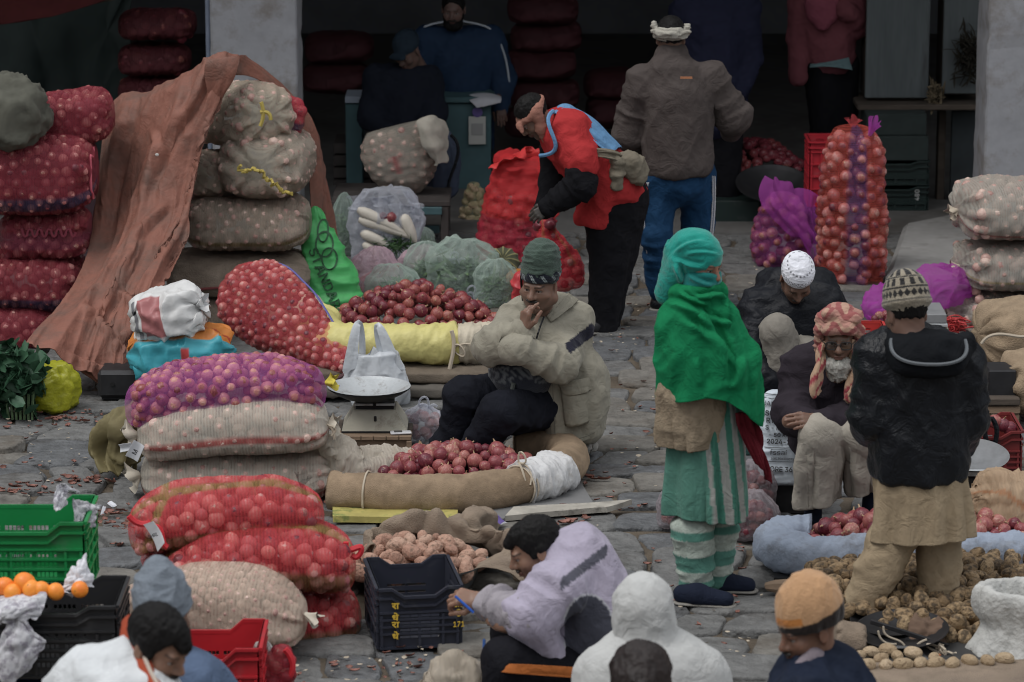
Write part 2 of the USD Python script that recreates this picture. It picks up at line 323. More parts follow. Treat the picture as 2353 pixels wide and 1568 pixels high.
M_STONE = stain('street_stone', (0.125, 0.125, 0.122), rough=0.68, var=0.45, scale=9.0, bump=1.0, bscale=22.0, bdist=0.022, dirt=(0.05, 0.043, 0.036), dirt_at=(0.52, 0.72), dscale=2.2)
M_STONE_B = stain('street_stone_warm', (0.14, 0.132, 0.118), rough=0.75, var=0.45, scale=8.0, bump=1.0, bscale=18.0, bdist=0.022, dirt=(0.065, 0.05, 0.036), dirt_at=(0.5, 0.7), dscale=2.6)
M_STONE_C = stain('street_stone_cool', (0.10, 0.104, 0.108), rough=0.6, var=0.45, scale=10.0, bump=1.0, bscale=24.0, bdist=0.022, dirt=(0.042, 0.037, 0.033), dirt_at=(0.5, 0.7), dscale=2.0)
M_DIRT = stain('joint_dirt', (0.085, 0.068, 0.05), rough=0.95, var=0.4, scale=7.0, bump=0.8, bscale=70.0, bdist=0.01)
M_CONC = stain('worn_concrete', (0.13, 0.126, 0.12), rough=0.85, var=0.25, scale=2.5, bump=0.6, bscale=40.0, bdist=0.006, dirt=(0.07, 0.062, 0.055), dirt_at=(0.48, 0.7), dscale=1.3)
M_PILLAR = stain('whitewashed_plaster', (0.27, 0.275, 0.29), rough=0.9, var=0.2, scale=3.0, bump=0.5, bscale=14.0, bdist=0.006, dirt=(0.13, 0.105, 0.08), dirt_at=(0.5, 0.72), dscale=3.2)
M_WALL = stain('sooty_wall', (0.15, 0.155, 0.165), rough=0.95, var=0.3, scale=1.5)  # one even dark grey, varied slightly by noise
M_ONION = produce('red_onion_skin', [(0.0, (0.07, 0.013, 0.022)), (0.25, (0.14, 0.026, 0.038)), (0.5, (0.23, 0.055, 0.06)), (0.75, (0.33, 0.12, 0.10)), (1.0, (0.52, 0.36, 0.29))], rough=0.34, scale=2.6, streak=(1.6, 1.6, 0.35), mark=(0.45, 0.3, 0.2), mark_at=(0.62, 0.7))
M_ONION_D = produce('dark_onion_skin', [(0.0, (0.09, 0.014, 0.025)), (0.4, (0.16, 0.03, 0.04)), (0.7, (0.26, 0.07, 0.06)), (1.0, (0.36, 0.16, 0.11))], rough=0.32, scale=2.6, streak=(1.6, 1.6, 0.35), mark=(0.4, 0.27, 0.17), mark_at=(0.62, 0.7))
M_NECK = stain('dry_onion_neck', (0.4, 0.28, 0.17), rough=0.8, var=0.3, scale=30.0)
M_ONION_O = produce('orange_onion_skin', [(0.0, (0.16, 0.03, 0.03)), (0.4, (0.28, 0.06, 0.055)), (0.75, (0.42, 0.14, 0.11)), (1.0, (0.6, 0.36, 0.28))], rough=0.4, scale=2.4, streak=(1.4, 1.4, 0.4))
M_ONION_P = produce('pink_onion_skin', [(0.0, (0.24, 0.06, 0.07)), (0.4, (0.38, 0.13, 0.13)), (0.75, (0.52, 0.24, 0.21)), (1.0, (0.64, 0.42, 0.36))], rough=0.4, scale=2.4, streak=(1.4, 1.4, 0.4), mark=(0.3, 0.15, 0.1), mark_at=(0.62, 0.7))
M_ONION_W = produce('pale_onion_skin', [(0.0, (0.30, 0.16, 0.14)), (0.4, (0.45, 0.28, 0.24)), (0.8, (0.6, 0.45, 0.38)), (1.0, (0.7, 0.6, 0.52))], rough=0.45, scale=2.4)
M_POTATO = produce('earthy_potato_skin', [(0.0, (0.12, 0.078, 0.042)), (0.4, (0.21, 0.14, 0.075)), (0.75, (0.31, 0.215, 0.12)), (1.0, (0.40, 0.29, 0.17))], rough=0.8, scale=1.8, mark=(0.035, 0.026, 0.018), mark_at=(0.47, 0.6), bump=0.5, mscale=1.5)
M_POTATO_C = produce('clean_potato_skin', [(0.0, (0.28, 0.20, 0.12)), (0.5, (0.36, 0.27, 0.17)), (1.0, (0.45, 0.35, 0.24))], rough=0.75, scale=1.8, mark=(0.14, 0.09, 0.05), mark_at=(0.6, 0.68), bump=0.4)
M_POTATO_R = produce('pink_potato_skin', [(0.0, (0.26, 0.15, 0.11)), (0.5, (0.38, 0.22, 0.16)), (1.0, (0.47, 0.33, 0.25))], rough=0.8, scale=1.8, mark=(0.15, 0.1, 0.07), mark_at=(0.54, 0.64), bump=0.4)
M_ORANGE = produce('orange_peel', [(0.0, (0.75, 0.14, 0.03)), (0.5, (0.8, 0.24, 0.03)), (1.0, (0.85, 0.36, 0.06))], rough=0.4, scale=1.2, bump=0.1)
M_JUTE = stain('jute_weave', (0.26, 0.19, 0.125), rough=0.95, var=0.28, scale=9.0, bump=0.9, bscale=220.0, bdist=0.004, dirt=(0.14, 0.1, 0.065), dirt_at=(0.5, 0.7), dscale=4.0)
M_JUTE_D = stain('dark_jute_weave', (0.13, 0.105, 0.08), rough=0.95, var=0.3, scale=8.0, bump=0.9, bscale=200.0, bdist=0.004)
M_VC = stain('printed_cloth', None, vc=True, spec=.12, rough=0.85, var=0.16, scale=7.0, bump=0.3, bscale=160.0, bdist=0.002, sheen=0.05, wrinkle=0.6)
M_VCP = stain('printed_plastic', None, vc=True, rough=0.42, var=0.14, scale=9.0, bump=0.35, bscale=45.0, bdist=0.004)
M_KNIT = stain('knitted_wool', None, vc=True, spec=.1, rough=0.95, var=0.14, scale=20.0, bump=1.0, bscale=140.0, bdist=0.004, sheen=0.15)
M_SKIN = mk('skin', {'at': ('attribute', {'attribute': 'Cd'}), 'tc': ('texture_coordinate', {}), 'n': ('noise_texture', {'scale': 60.0, 'detail': 3.0}), 'b': ('bump', {'strength': 0.25, 'distance': 0.002}), 'p': ('principled_bsdf', {'roughness': 0.48, 'specular_ior_level': 0.4, 'subsurface_weight': 0.12, 'subsurface_scale': 0.006, 'subsurface_radius': (1.0, 0.35, 0.2)})},
            [('at.color', 'p.base_color'), ('tc.object', 'n.vector'), ('n.fac', 'b.height'), ('b.normal', 'p.normal')], 'p.BSDF')
M_HAIR = stain('black_hair', (0.007, 0.0065, 0.0065), spec=.15, rough=0.6, var=0.5, scale=40.0, bump=1.0, bscale=160.0, bdist=0.004, stretch=(1, 1, 0.25))
M_LEATHER = stain('black_leather', (0.007, 0.008, 0.010), rough=0.38, wrinkle=0.8, var=0.3, scale=10.0, bump=0.4, bscale=90.0, bdist=0.003, spec=0.2)
M_DARKWOOD = stain('dark_old_wood', (0.075, 0.06, 0.048), rough=0.9, var=0.4, scale=10.0, bump=0.7, bscale=60.0, bdist=0.004, stretch=(0.25, 1, 1))
M_WOOD = stain('old_wood', (0.2, 0.14, 0.095), rough=0.85, var=0.4, scale=12.0, bump=0.7, bscale=60.0, bdist=0.004, stretch=(0.2, 1, 1))
M_STEEL = stain('worn_steel', (0.42, 0.44, 0.45), rough=0.45, var=0.2, scale=14.0, metal=0.25, bump=0.3, dirt=(0.12, 0.1, 0.08), dirt_at=(0.52, 0.7), dscale=14.0)
M_IRON = stain('black_iron', (0.03, 0.03, 0.032), rough=0.5, var=0.3, scale=12.0, metal=0.5)
M_EYE = plain('eye_white', (0.24, 0.21, 0.19), 0.45); M_IRIS = plain('dark_iris', (0.012, 0.008, 0.006), 0.15)
# ---------------------------------------------------------------- the ground: cobbles in rough courses, joints of dirt, smooth floor under the shed
g = np.array([[-120, -60, -.055], [120, -60, -.055], [120, 22.6, -.055], [-120, 22.6, -.055]])
GROUND = thing('cobbled_street', None, None, kind='structure')
nx, ny = 120, 130
gx, gy = np.linspace(-4.2, 4.2, nx), np.linspace(9.0, 22.6, ny)
X, Y = np.meshgrid(gx, gy, indexing='ij'); P = np.stack([X, Y, np.zeros_like(X)], -1)
P[..., 2] = -.022 + .016 * (fbm(P * 3.0, 3, 5) - .5) * 2
i, j = np.meshgrid(np.arange(nx - 1), np.arange(ny - 1), indexing='ij')
q = np.stack([i * ny + j, (i + 1) * ny + j, (i + 1) * ny + j + 1, i * ny + j + 1], -1).reshape(-1, 4)
obj('joint_dirt', (P.reshape(-1, 3), q), M_DIRT, GROUND, smooth=True)
obj('ground_bed', (g, np.array([[0, 1, 2, 3]])), M_DIRT, GROUND, smooth=False)
rng = np.random.default_rng(11)
def stone(poly, h, tilt, rng):
    c = poly.mean(0); n = len(poly); rings = []
    for ins, z in ((1.0, -.05), (1.0, h - .016), (.965, h - .004), (.90, h)):
        p = c + (poly - c) * ins; zz = z + (p - c) @ tilt + (rng.normal(0, .0018, n) if z > -.04 else 0)
        rings.append(np.column_stack([p, zz]))
    m = loft(np.array(rings), caps=False); v = np.vstack([m.vertices, [c[0], c[1], h + rng.normal(0, .002)]]); k = 3 * n; jj = np.arange(n)
    return v, np.vstack([m.faces, np.stack([np.full(n, len(v) - 1), k + jj, k + (jj + 1) % n], 1)])
def corner_round(qd, rng):
    out = []
    for k in range(4):
        a, b, c = qd[k - 1], qd[k], qd[(k + 1) % 4]
        la, lc = np.linalg.norm(a - b), np.linalg.norm(c - b); r = rng.uniform(.16, .3) * min(la, lc)
        out += [b + unit(a - b) * r, b + (unit(a - b) + unit(c - b)) * r * .28, b + unit(c - b) * r]
        mid = (b + c) / 2; out.append(mid + rng.normal(0, .007, 2))
    return np.array(out)
stones, y = [], 12.4
while y < 22.4:
    dep = rng.uniform(.2, .36); x = -4.2 + rng.uniform(-.3, 0); skew = rng.normal(0, .05)
    while x < 4.2:
        w = rng.choice([rng.uniform(.17, .28), rng.uniform(.28, .5)], p=[.4, .6]); gpx, gpy = rng.uniform(.002, .009, 2)
        ph = lambda xx: .035 * math.sin(xx * 1.7 + y * .8) + .02 * math.sin(xx * 4.1 + y * 2.3)
        q4 = np.array([[x + gpx, y + gpy + ph(x)], [x + w - gpx, y + gpy + ph(x + w)], [x + w - gpx + skew, y + dep - gpy + ph(x + w)], [x + gpx + skew, y + dep - gpy + ph(x)]]) + rng.normal(0, .022, (4, 2))
        x += w
        if rng.random() < .035: continue
        stones.append((corner_round(q4, rng), rng.normal(.0, .010), rng.normal(0, .022, 2), rng.integers(0, 3)))
    y += dep
mats3 = [M_STONE, M_STONE_B, M_STONE_C]
inview = [s for s in stones if abs(s[0].mean(0)[0]) < .158 * s[0].mean(0)[1] + .15 and s[0].mean(0)[1] > 13.0]
cover = [(-2.2, -.55, 15.0, 17.6), (-3.5, -1.0, 17.0, 22), (.9, 2.6, 13.9, 15.0), (-1.0, -.2, 16.0, 19)]     # where heaps and stacks stand
def covered(c): return any(a < c[0] < b and d < c[1] < e for a, b, d, e in cover)
near = sorted([s for s in inview if not covered(s[0].mean(0))], key=lambda s: s[0].mean(0)[1])[:300]
ids = {id(s) for s in near}
for s in near:
    v, f = stone(s[0], s[1], s[2], rng); obj('paving_stone', (v, f), mats3[s[3]], GROUND, smooth=50)
rest = [stone(s[0], s[1] * .7, s[2], rng) for s in stones if id(s) not in ids]
p = obj('far_paving_stones', cat_mesh(rest), M_STONE, GROUND, smooth=50); prim(p).SetCustomDataByKey('kind', 'stuff')

fl = np.array([[-14, 22.3, .012], [14, 22.3, .012], [14, 32, .012], [-14, 32, .012]])
FLOOR = obj('shed_floor', box((0, 27.2, -.06), (28, 9.8, .15)), M_CONC, smooth=False); tag(prim(FLOOR), kind='structure')
# ---------------------------------------------------------------- the market shed: plastered pillars, dark back wall, deep flat roof
SH = thing('market_shed', 'dark open market shed with plastered walls and deep flat roof behind the traders', 'market hall', (0, 27, 0))
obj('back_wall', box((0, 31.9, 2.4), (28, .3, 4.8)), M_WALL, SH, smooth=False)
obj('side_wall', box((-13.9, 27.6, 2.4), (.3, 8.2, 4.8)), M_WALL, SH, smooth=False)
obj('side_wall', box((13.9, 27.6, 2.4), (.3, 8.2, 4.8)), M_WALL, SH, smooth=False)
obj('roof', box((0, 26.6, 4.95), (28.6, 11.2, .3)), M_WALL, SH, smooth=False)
obj('front_beam', box((0, 22.75, 3.95), (28, .3, 1.7)), M_PILLAR, SH, smooth=False)  # out of view; its lower edge is set to keep the interior dark
def pillar(x0, x1, Y, dep, label):
    a, b = at(x0, 300, Y)[0], at(x1, 300, Y)[0]; w, H = b - a, 3.2
    P_ = thing('pillar', label, 'pillar', ((a + b) / 2, Y + dep / 2, 0))
    # plaster shaft with worn, slightly uneven arrises
    n = 44; zs = np.linspace(0, H, 60); prof = []
    for k, (sx, sy) in enumerate(((-1, -1), (1, -1), (1, 1), (-1, 1))):
        for t in np.linspace(0, 1, 6): 
            an = [math.pi, 1.5 * math.pi, 0, .5 * math.pi][k] + t * math.pi / 2
            prof.append((sx * (w / 2 - .018) + .018 * math.cos(an), sy * (dep / 2 - .018) + .018 * math.sin(an)))
    prof = np.array(prof); R = np.array([np.column_stack([prof, np.full(len(prof), z)]) for z in zs]); 
    d = (fbm(R * 9, 3, 3) - .5)[..., None] * .012; R[..., :2] += d * np.sign(R[..., :2])
    chip = np.clip(fbm(R * A(14, 14, 7), 2, 8) - .62, 0, 1)[..., None] * .12; R[..., :2] -= chip * np.sign(R[..., :2]) * .5
    R += A((a + b) / 2, Y + dep / 2, 0); obj('shaft', loft(R), M_PILLAR, P_, smooth=35)
    return P_, a, b
YP = yv(560)
P1, a1, b1 = pillar(487, 686, YP, .55, 'grey whitewashed pillar behind the orange tarpaulin, left of the blue desk')
pp = at(479, 200, YP)
obj('drain_pipe', tube([(pp[0], YP + .06, 0), (pp[0], YP + .06, 3.2)], .017, 10), stain('pipe_paint', (0.17, 0.2, 0.26), rough=.6), P1)
pillar(2263, 2420, yv(590), .5, 'grey chipped plaster pillar at the right edge above the white net sacks')
# plinth at the right: a worn concrete ramp
pl = [G(2035, 655), G(2075, 540), G(2420, 470), G(2500, 640)]
base = np.array([[p[0], p[1]] for p in pl]); rr = []
for ins, z in ((1.02, -.02), (1.0, .05), (.93, .085)): rr.append(np.column_stack([base.mean(0) + (base - base.mean(0)) * ins, np.full(4, z)]))
big = []
for r_ in rr: big.append(np.vstack([[r_[k] * (1 - t) + r_[(k + 1) % 4] * t for t in np.linspace(0, 1, 8, endpoint=False)] for k in range(4)]))
obj_p = obj('plinth', loft(np.array(big)), stain('pale_concrete', (0.24, 0.235, 0.225), rough=.9, var=.2, scale=5, bump=.5, bscale=50, dirt=(.12, .11, .1)), smooth=30)
tag(prim(obj_p), 'low worn concrete plinth beside the tall red onion sack', 'plinth')
# ---------------------------------------------------------------- produce shapes (sources of the copies)
def onion_mesh(seed, n=12, k=9):
    rng = np.random.default_rng(seed); th = np.linspace(.03, math.pi - .03, k); an = np.arange(n) * 2 * np.pi / n
    r, z = np.sin(th) ** .92, np.cos(th) * .88; z = np.where(z > 0, z + .16 * np.clip(np.cos(th), 0, 1) ** 6, z)
    R = np.stack([np.stack([r[i] * np.cos(an), r[i] * np.sin(an), np.full(n, z[i])], -1) for i in range(k)])
    R[..., :2] *= (1 + .05 * np.cos(2 * an + rng.uniform(0, 6)) + .03 * np.cos(3 * an + rng.uniform(0, 6)))[None, :, None]
    return loft(R)
def neck_mesh(seed):
    rng = np.random.default_rng(seed); b = rng.normal(0, .12, 2)
    return loft(np.array([[(.25 * s * math.cos(a) + b[0] * t, .25 * s * math.sin(a) + b[1] * t, z) for a in np.arange(6) * math.pi / 3] for s, z, t in ((.9, .86, 0), (.5, 1.02, .4), (.28, 1.18, .8), (.34, 1.34, 1.3))]))
def root_mesh(seed):
    rng = np.random.default_rng(seed); ms = []
    for _ in range(6):
        a = rng.uniform(0, 6.3); ms.append(tube([(.06 * math.cos(a), .06 * math.sin(a), -.86), (.16 * math.cos(a), .16 * math.sin(a), -1.02)], .022, 3))
    return cat_mesh(ms)
def potato_mesh(seed, n=12, k=8):
    rng = np.random.default_rng(seed); m = trimesh.creation.icosphere(2, 1.0); v = np.array(m.vertices)
    v *= 1 + (.32 * (fbm(v * 1.1 + seed * 7, 3, seed) - .5))[:, None]; v *= A(1.28, .92, .84) * rng.uniform(.92, 1.08, 3)
    return trimesh.Trimesh(v, m.faces, process=False)
ONI, ONI_D, POT, POT_C, POT_R = [], [], [], [], []
for k in range(4):
    for lst, mt, nm in ((ONI, M_ONION, 'source_onion'), (ONI_D, M_ONION_D, 'source_dark_onion')):
        s = source(f'{nm}_{k:03d}'); obj('bulb', onion_mesh(k), mt, s, smooth=True); obj('dry_neck', neck_mesh(k), M_NECK, s); obj('roots', root_mesh(k), M_NECK, s); lst.append(s)
    for lst, mt, nm in ((POT, M_POTATO, 'source_potato'), (POT_C, M_POTATO_C, 'source_clean_potato'), (POT_R, M_POTATO_R, 'source_pink_potato')):
        s = source(f'{nm}_{k:03d}'); obj('tuber', potato_mesh(k + 3), mt, s, smooth=True); lst.append(s)
PIECE = {}
for nm, mt in (('red', M_ONION), ('orange', M_ONION_O), ('pale', M_ONION_W), ('dark', M_ONION_D), ('pota', M_POTATO_C), ('pink', M_ONION_P)):
    for k in range(2):
        pth = f'/World/source_packed_{nm}_{k:03d}'; c = stage.CreateClassPrim(pth)
        g = usdkit.mesh(stage, '/World/Looks', (np.zeros((3, 3)), np.array([[0, 1, 2]]))) if False else None
        m = onion_mesh(k + 5, 10, 7) if nm != 'pota' else potato_mesh(k)
        gm = usdkit.mesh(stage, pth, m, mt, smooth=True); gm.GetPrim().SetSpecifier(Sdf.SpecifierClass); PIECE.setdefault(nm, []).append(pth)

LOW = [onion_mesh(k, 7, 5) for k in range(3)]
CAMDIR = A(0, -CP, SP)
# ---------------------------------------------------------------- sacks
def sack_shape(P0, P1, w, h, ends=(.15, .15), n=2.7, pw=(4.6, .9), up=(0, 0, 1), sag=0.0, bend=None, nu=70, nv=64, seed=0, lump=.02, taper=None, gather=.06):
    P0, P1 = np.asarray(P0, float), np.asarray(P1, float); L = np.linalg.norm(P1 - P0); ax = (P1 - P0) / L
    side = unit(np.cross(ax, up)); side = side if side @ CAMDIR > 0 else -side; upv = unit(np.cross(side, ax)); upv = upv if upv @ np.asarray(up, float) > 0 else -upv
    u = np.linspace(0, 1, nu); an = np.linspace(0, 2 * np.pi, nv, endpoint=False)
    t = np.abs(2 * u - 1); f = (1 - t ** pw[0]) ** (1 / (pw[1] + 1.2)) ; e = np.where(u < .5, ends[0], ends[1]); f = e + (1 - e) * f
    if taper is not None: f = f * np.interp(u, np.linspace(0, 1, len(taper)), taper)
    c, s = np.cos(an), np.sin(an); cx, sy = np.sign(c) * np.abs(c) ** (2 / n), np.sign(s) * np.abs(s) ** (2 / n)
    sy = np.where(sy < 0, sy * .92, sy)
    ctr = P0 + u[:, None] * (P1 - P0)
    if bend is not None: ctr = ctr + np.interp(u, np.linspace(0, 1, len(bend)), bend)[:, None] * upv if np.ndim(bend) == 1 else ctr + np.stack([np.interp(u, np.linspace(0, 1, len(bend)), np.asarray(bend)[:, k]) for k in range(3)], -1)
    g = np.clip(1 - np.minimum(u / .22, (1 - u) / .22), 0, 1) ** 1.5
    rng = np.random.default_rng(seed); ph = rng.uniform(0, 6.28, 3)
    fold = 1 + gather * g[:, None] * (np.cos(9 * an + ph[0]) + .6 * np.cos(15 * an + ph[1]))[None, :] * 2
    P = ctr[:, None] + (f[:, None] * cx[None] * w * fold)[..., None] * side + (f[:, None] * sy[None] * h * fold)[..., None] * upv
    nrm = P - ctr[:, None]; nrm /= np.linalg.norm(nrm, axis=-1, keepdims=True) + 1e-9
    P += nrm * ((fbm(P * 5.0, 3, seed) - .5) * 2 * lump)[..., None]
    return P, u, an, L
def grid_mesh(P):
    m = loft(P); return np.array(m.vertices), np.array(m.faces)
def pack_on(v, n, r, rng, spacing=1.85, keep=None):
    """Centres spread evenly over a surface, r below it."""
    idx = rng.permutation(np.flatnonzero(keep) if keep is not None else len(v)); cell, got = {}, []
    d = spacing * r
    for i in idx:
        k = tuple((v[i] / d).astype(int)); ok = True
        for a in (-1, 0, 1):
            for b in (-1, 0, 1):
                for c in (-1, 0, 1):
                    for q in cell.get((k[0] + a, k[1] + b, k[2] + c), ()):
                        if ((v[q] - v[i]) ** 2).sum() < d * d: ok = False; break
                    if not ok: break
                if not ok: break
            if not ok: break
        if ok: cell.setdefault(k, []).append(i); got.append(i)
    return np.array(got, int)
def net_sack(name, label, P0, P1, w, h, net, kind='red', r=.029, cat='sack', group=None, seed=0, colf=None, depth=1.0, drape=.42, fill=1.0, mix=None, wr=0.0, pieces=True, top=None, spacing=1.85, tie=None, part='netting', **kw):
    """A tied net sack packed with onions: every onion is a piece, and the net is stretched over them."""
    rng = np.random.default_rng(seed + 77)
    P, u, an, L = sack_shape(P0, P1, w, h, seed=seed, **kw); v, f = grid_mesh(P); n = vnormals(v, f)
    if ((v - v.mean(0)) * n).sum() < 0: f = f[:, ::-1]; n = -n
    uu = np.r_[np.repeat(u, P.shape[1]), 0, 1]
    keep = (n @ CAMDIR > -.3) & (uu > .04) & (uu < min(.96, fill))
    got = pack_on(v, n, r, rng, spacing, keep); rr = r * rng.uniform(.72, 1.15, len(got)); C = v[got] - n[got] * (rr * depth)[:, None]
    inner = []
    if pieces and kind != 'pota':
        vi = v - n * (r * 2.05); gi = pack_on(vi, None, r, rng, 1.75, (n @ CAMDIR > -.45) & (uu > .07) & (uu < min(.93, fill)))
        for i in gi:
            o = LOW[int(i) % 3]; inner.append(trimesh.Trimesh((o.vertices * (r * rng.uniform(.9, 1.15))) @ rand_rot(rng).T + vi[i], o.faces, process=False))
    lo = v.min(0); T = top or thing(name, label, cat, ((v[:, 0].min() + v[:, 0].max()) / 2, v[:, 1].mean(), lo[2]), group)
    if len(got):
        tr = cKDTree(C); d, ix = tr.query(v, k=min(4, len(got))); d = d.reshape(len(v), -1); ix = ix.reshape(len(v), -1)
        rel = v[:, None] - C[ix]; al = (rel * n[:, None]).sum(-1); lat2 = (rel ** 2).sum(-1) - al ** 2
        R1 = rr[ix] * 1.03; up_ = np.where(lat2 < R1 ** 2, np.sqrt(np.maximum(R1 ** 2 - lat2, 0)) - al, -9).max(1)
        off = np.maximum(up_, -r * drape); off[uu < .04] = 0; off[uu > .96] = 0
        v2 = relax(v + n * off[:, None], f, 2, .4)
    else: v2 = v
    if wr: v2 = v2 + n * ((crease(v * A(9, 9, 6), seed + 3) - .35) * wr + (crease(v * 21, seed + 4) - .35) * wr * .35)[:, None]
    U = np.column_stack([uu * L, np.r_[np.tile(an, P.shape[0]), 0, 0] * (w + h) / 2])
    col = None if colf is None else colf(uu, np.r_[np.tile(np.degrees(an), P.shape[0]), 0, 0])
    obj(part, (v2, f), net, T, smooth=True, uv=U, col=col)
    if inner: prim(obj('inner_onions', cat_mesh(inner), M_ONION_W if kind == 'pale' else M_ONION_D, T, smooth=True)).SetCustomDataByKey('kind', 'stuff')
    if pieces:
        for c, s in zip(C, rr): piece_of(PIECE[mix if mix and rng.random() < .45 else kind][rng.integers(2)], 'onion' if kind != 'pota' else 'potato', T, c, rand_rot(rng), s)
    if tie is not None: obj('tie_string', tube(spline([P[2, k] * .5 + P[2].mean(0) * .5 for k in range(0, P.shape[1], 8)] + [P[2, 0] * .5 + P[2].mean(0) * .5], 24), .006, 5), tie, T)
    return T, P, v2
def solid_sack(name, label, P0, P1, w, h, mt, cat='sack', group=None, seed=0, colf=None, lumps=0.0, lf=22.0, wr=.008, part='sacking', **kw):
    P, u, an, L = sack_shape(P0, P1, w, h, seed=seed, **kw); v, f = grid_mesh(P); n = vnormals(v, f)
    if ((v - v.mean(0)) * n).sum() < 0: f = f[:, ::-1]; n = -n
    v = v + n * ((crease(v * A(8, 8, 11), seed + 3) - .35) * wr)[:, None]
    if lumps: v = v + n * ((fbm(v * lf, 2, seed + 9) - .5) * 2 * lumps)[:, None]
    uu = np.r_[np.repeat(u, P.shape[1]), 0, 1]; U = np.column_stack([uu * L, np.r_[np.tile(an, P.shape[0]), 0, 0] * (w + h) / 2])
    col = None if colf is None else colf(uu, np.r_[np.tile(np.degrees(an), P.shape[0]), 0, 0])
    T = thing(name, label, cat, ((v[:, 0].min() + v[:, 0].max()) / 2, v[:, 1].mean(), v[:, 2].min()), group)
    obj(part, (v, f), mt, T, smooth=True, uv=U, col=col)
    return T, P, v
def bands(base, *bs):
    """Colour over a sack; each band: (first angle, last angle, colour); angles run from the side towards the viewer (0) over the top (90)."""
    def f(u, a):
        c = np.tile(np.array(base, float), (len(u), 1)); aa = (a + 180) % 360 - 180
        for lo, hi, col in bs: c[(aa > lo) & (aa < hi)] = col
        return c
    return f
def frill(T, c, d, r, L, mt, seed=0, name='frill', n=26):
    """The loose cloth beyond a tie: a short ruffled cone."""
    d = unit(d); a = unit(np.cross(d, [0, 0, 1.0] if abs(d[2]) < .9 else [1, 0, 0])); b = np.cross(d, a); an = np.arange(n) * 2 * np.pi / n; rng = np.random.default_rng(seed)
    R = []
    for t in np.linspace(0, 1, 7):
        rad = r * (.35 + .9 * t) * (1 + .35 * t * np.cos(5 * an + rng.uniform(0, .6)) + .15 * t * np.cos(9 * an)); z = L * t * (1 + .25 * t * np.cos(3 * an + 1))
        R.append(np.asarray(c) + d * z[:, None] + (rad * np.cos(an))[:, None] * a + (rad * np.sin(an))[:, None] * b * .7)
    v, f = grid_mesh(np.array(R)[:, :]); m = loft(np.array(R), caps=False)
    return obj(name, (m.vertices, m.faces), mt, T, smooth=True)

N_WHITE = netting('white_net', (0.52, 0.48, 0.41), .68, False, vc=True, thread=.35)
N_RED = netting('red_net', (0.50, 0.045, 0.05), .44, False, vc=True, thread=.3)
N_DARKRED = netting('dark_red_net', (0.20, 0.03, 0.04), .56, False, vc=True, thread=.25)
N_PURPLE = netting('purple_net', (0.34, 0.085, 0.28), .27, True)
N_VIOLET = netting('violet_net', (0.36, 0.055, 0.33), .58, True)
N_ORANGE = netting('orange_red_net', (0.40, 0.055, 0.06), .34, True)
N_PALE = netting('pale_pink_net', (0.55, 0.46, 0.36), .6, False, vc=True, thread=.3)
WHITE, WRED = (0.53, 0.49, 0.42), (0.36, 0.10, 0.09)
RED, GOLD, BROWN = (0.46, 0.05, 0.055), (0.26, 0.17, 0.055), (0.17, 0.085, 0.035)
DRED, INDIGO = (0.20, 0.028, 0.04), (0.05, 0.035, 0.07)
def hor(x0, x1, yc, Y, dy=0.0, dz=0.0):
    """Ends of a lying sack between two picture columns at a distance; dz raises the right end, dy moves it away."""
    a, b = at(x0, yc, Y), at(x1, yc, Y); b = b + A(0, dy, dz); return a, b

# front stack, back pile: two white net sacks with a purple one on top
Yf = yv(1150) + .12
a, b = at(322, 1095, Yf), at(768, 1085, Yf + .05)
W2, Pw2, _ = net_sack('onion_sack', 'plain white net onion sack directly under the white sack with a red stripe', a, b, .25, .135, N_WHITE, 'pale', seed=2, colf=bands(WHITE, (-50, -32, WRED)), drape=.12, lump=.015)
frill(W2, Pw2[1].mean(0), a - b, .06, .1, N_WHITE, 3) if False else None
a, b = at(315, 1003, Yf - .02), at(757, 975, Yf)
W1, Pw1, _ = net_sack('onion_sack', 'white net onion sack with a red stripe, under the purple net of onions', a, b, .26, .15, N_WHITE, 'pale', seed=3, colf=bands(WHITE, (-14, -1, WRED)), drape=.12, lump=.015, bend=[0, .03, .04, .03, 0])
a, b = at(285, 925, Yf + .02), at(750, 885, Yf + .1)
PU, Pp, _ = net_sack('onion_sack', 'purple net sack of red onions on top of the front pile', a, b, .24, .15, N_PURPLE, 'pink', mix='red', seed=4, r=.03, bend=[-.03, .02, .03, .02, -.02], drape=.3)
# front stack, front pile: three red net sacks and a pale one of garlic onions
Yr = yv(1478) + .18
a, b = at(640, 1420, Yr + .05), at(830, 1412, Yr + .1); a = a + (a - b) * 1.3
R3, _, _ = net_sack('onion_sack', 'lowest red net sack of the front pile, mostly hidden by the pale net sack', a, b, .22, .13, N_RED, 'pink', seed=5, r=.033, colf=bands(RED, (-52, -5, BROWN)), drape=.1)
a, b = at(372, 1300, Yr), at(818, 1282, Yr + .06)
R2, Pr2, _ = net_sack('onion_sack', 'middle red net sack of the front pile with a brown band below', a, b, .25, .145, N_RED, 'pink', mix='red', seed=6, r=.033, colf=bands(RED, (-52, -2, BROWN), (78, 92, GOLD)), drape=.1, bend=[-.03, .02, .04, .02, -.02])
a, b = at(292, 1205, Yr + .12), at(745, 1170, Yr + .2)
R1, Pr1, _ = net_sack('onion_sack', 'uppermost red net sack of the front pile with a gold band and a white tag', a, b, .24, .13, N_RED, 'pink', mix='red', seed=7, r=.033, colf=lambda u, a_: np.where(((np.abs(u - .115 - .0012 * np.clip((a_ + 180) % 360 - 180, -40, 70)) < .025) & (((a_ + 180) % 360 - 180) > -60))[:, None], np.array(GOLD), bands(RED, (-52, -10, BROWN), (72, 90, GOLD))(u, a_)), drape=.1, bend=[-.03, .02, .03, .02, -.02])
a, b = at(255, 1382, Yr - .22), at(705, 1405, Yr - .3)
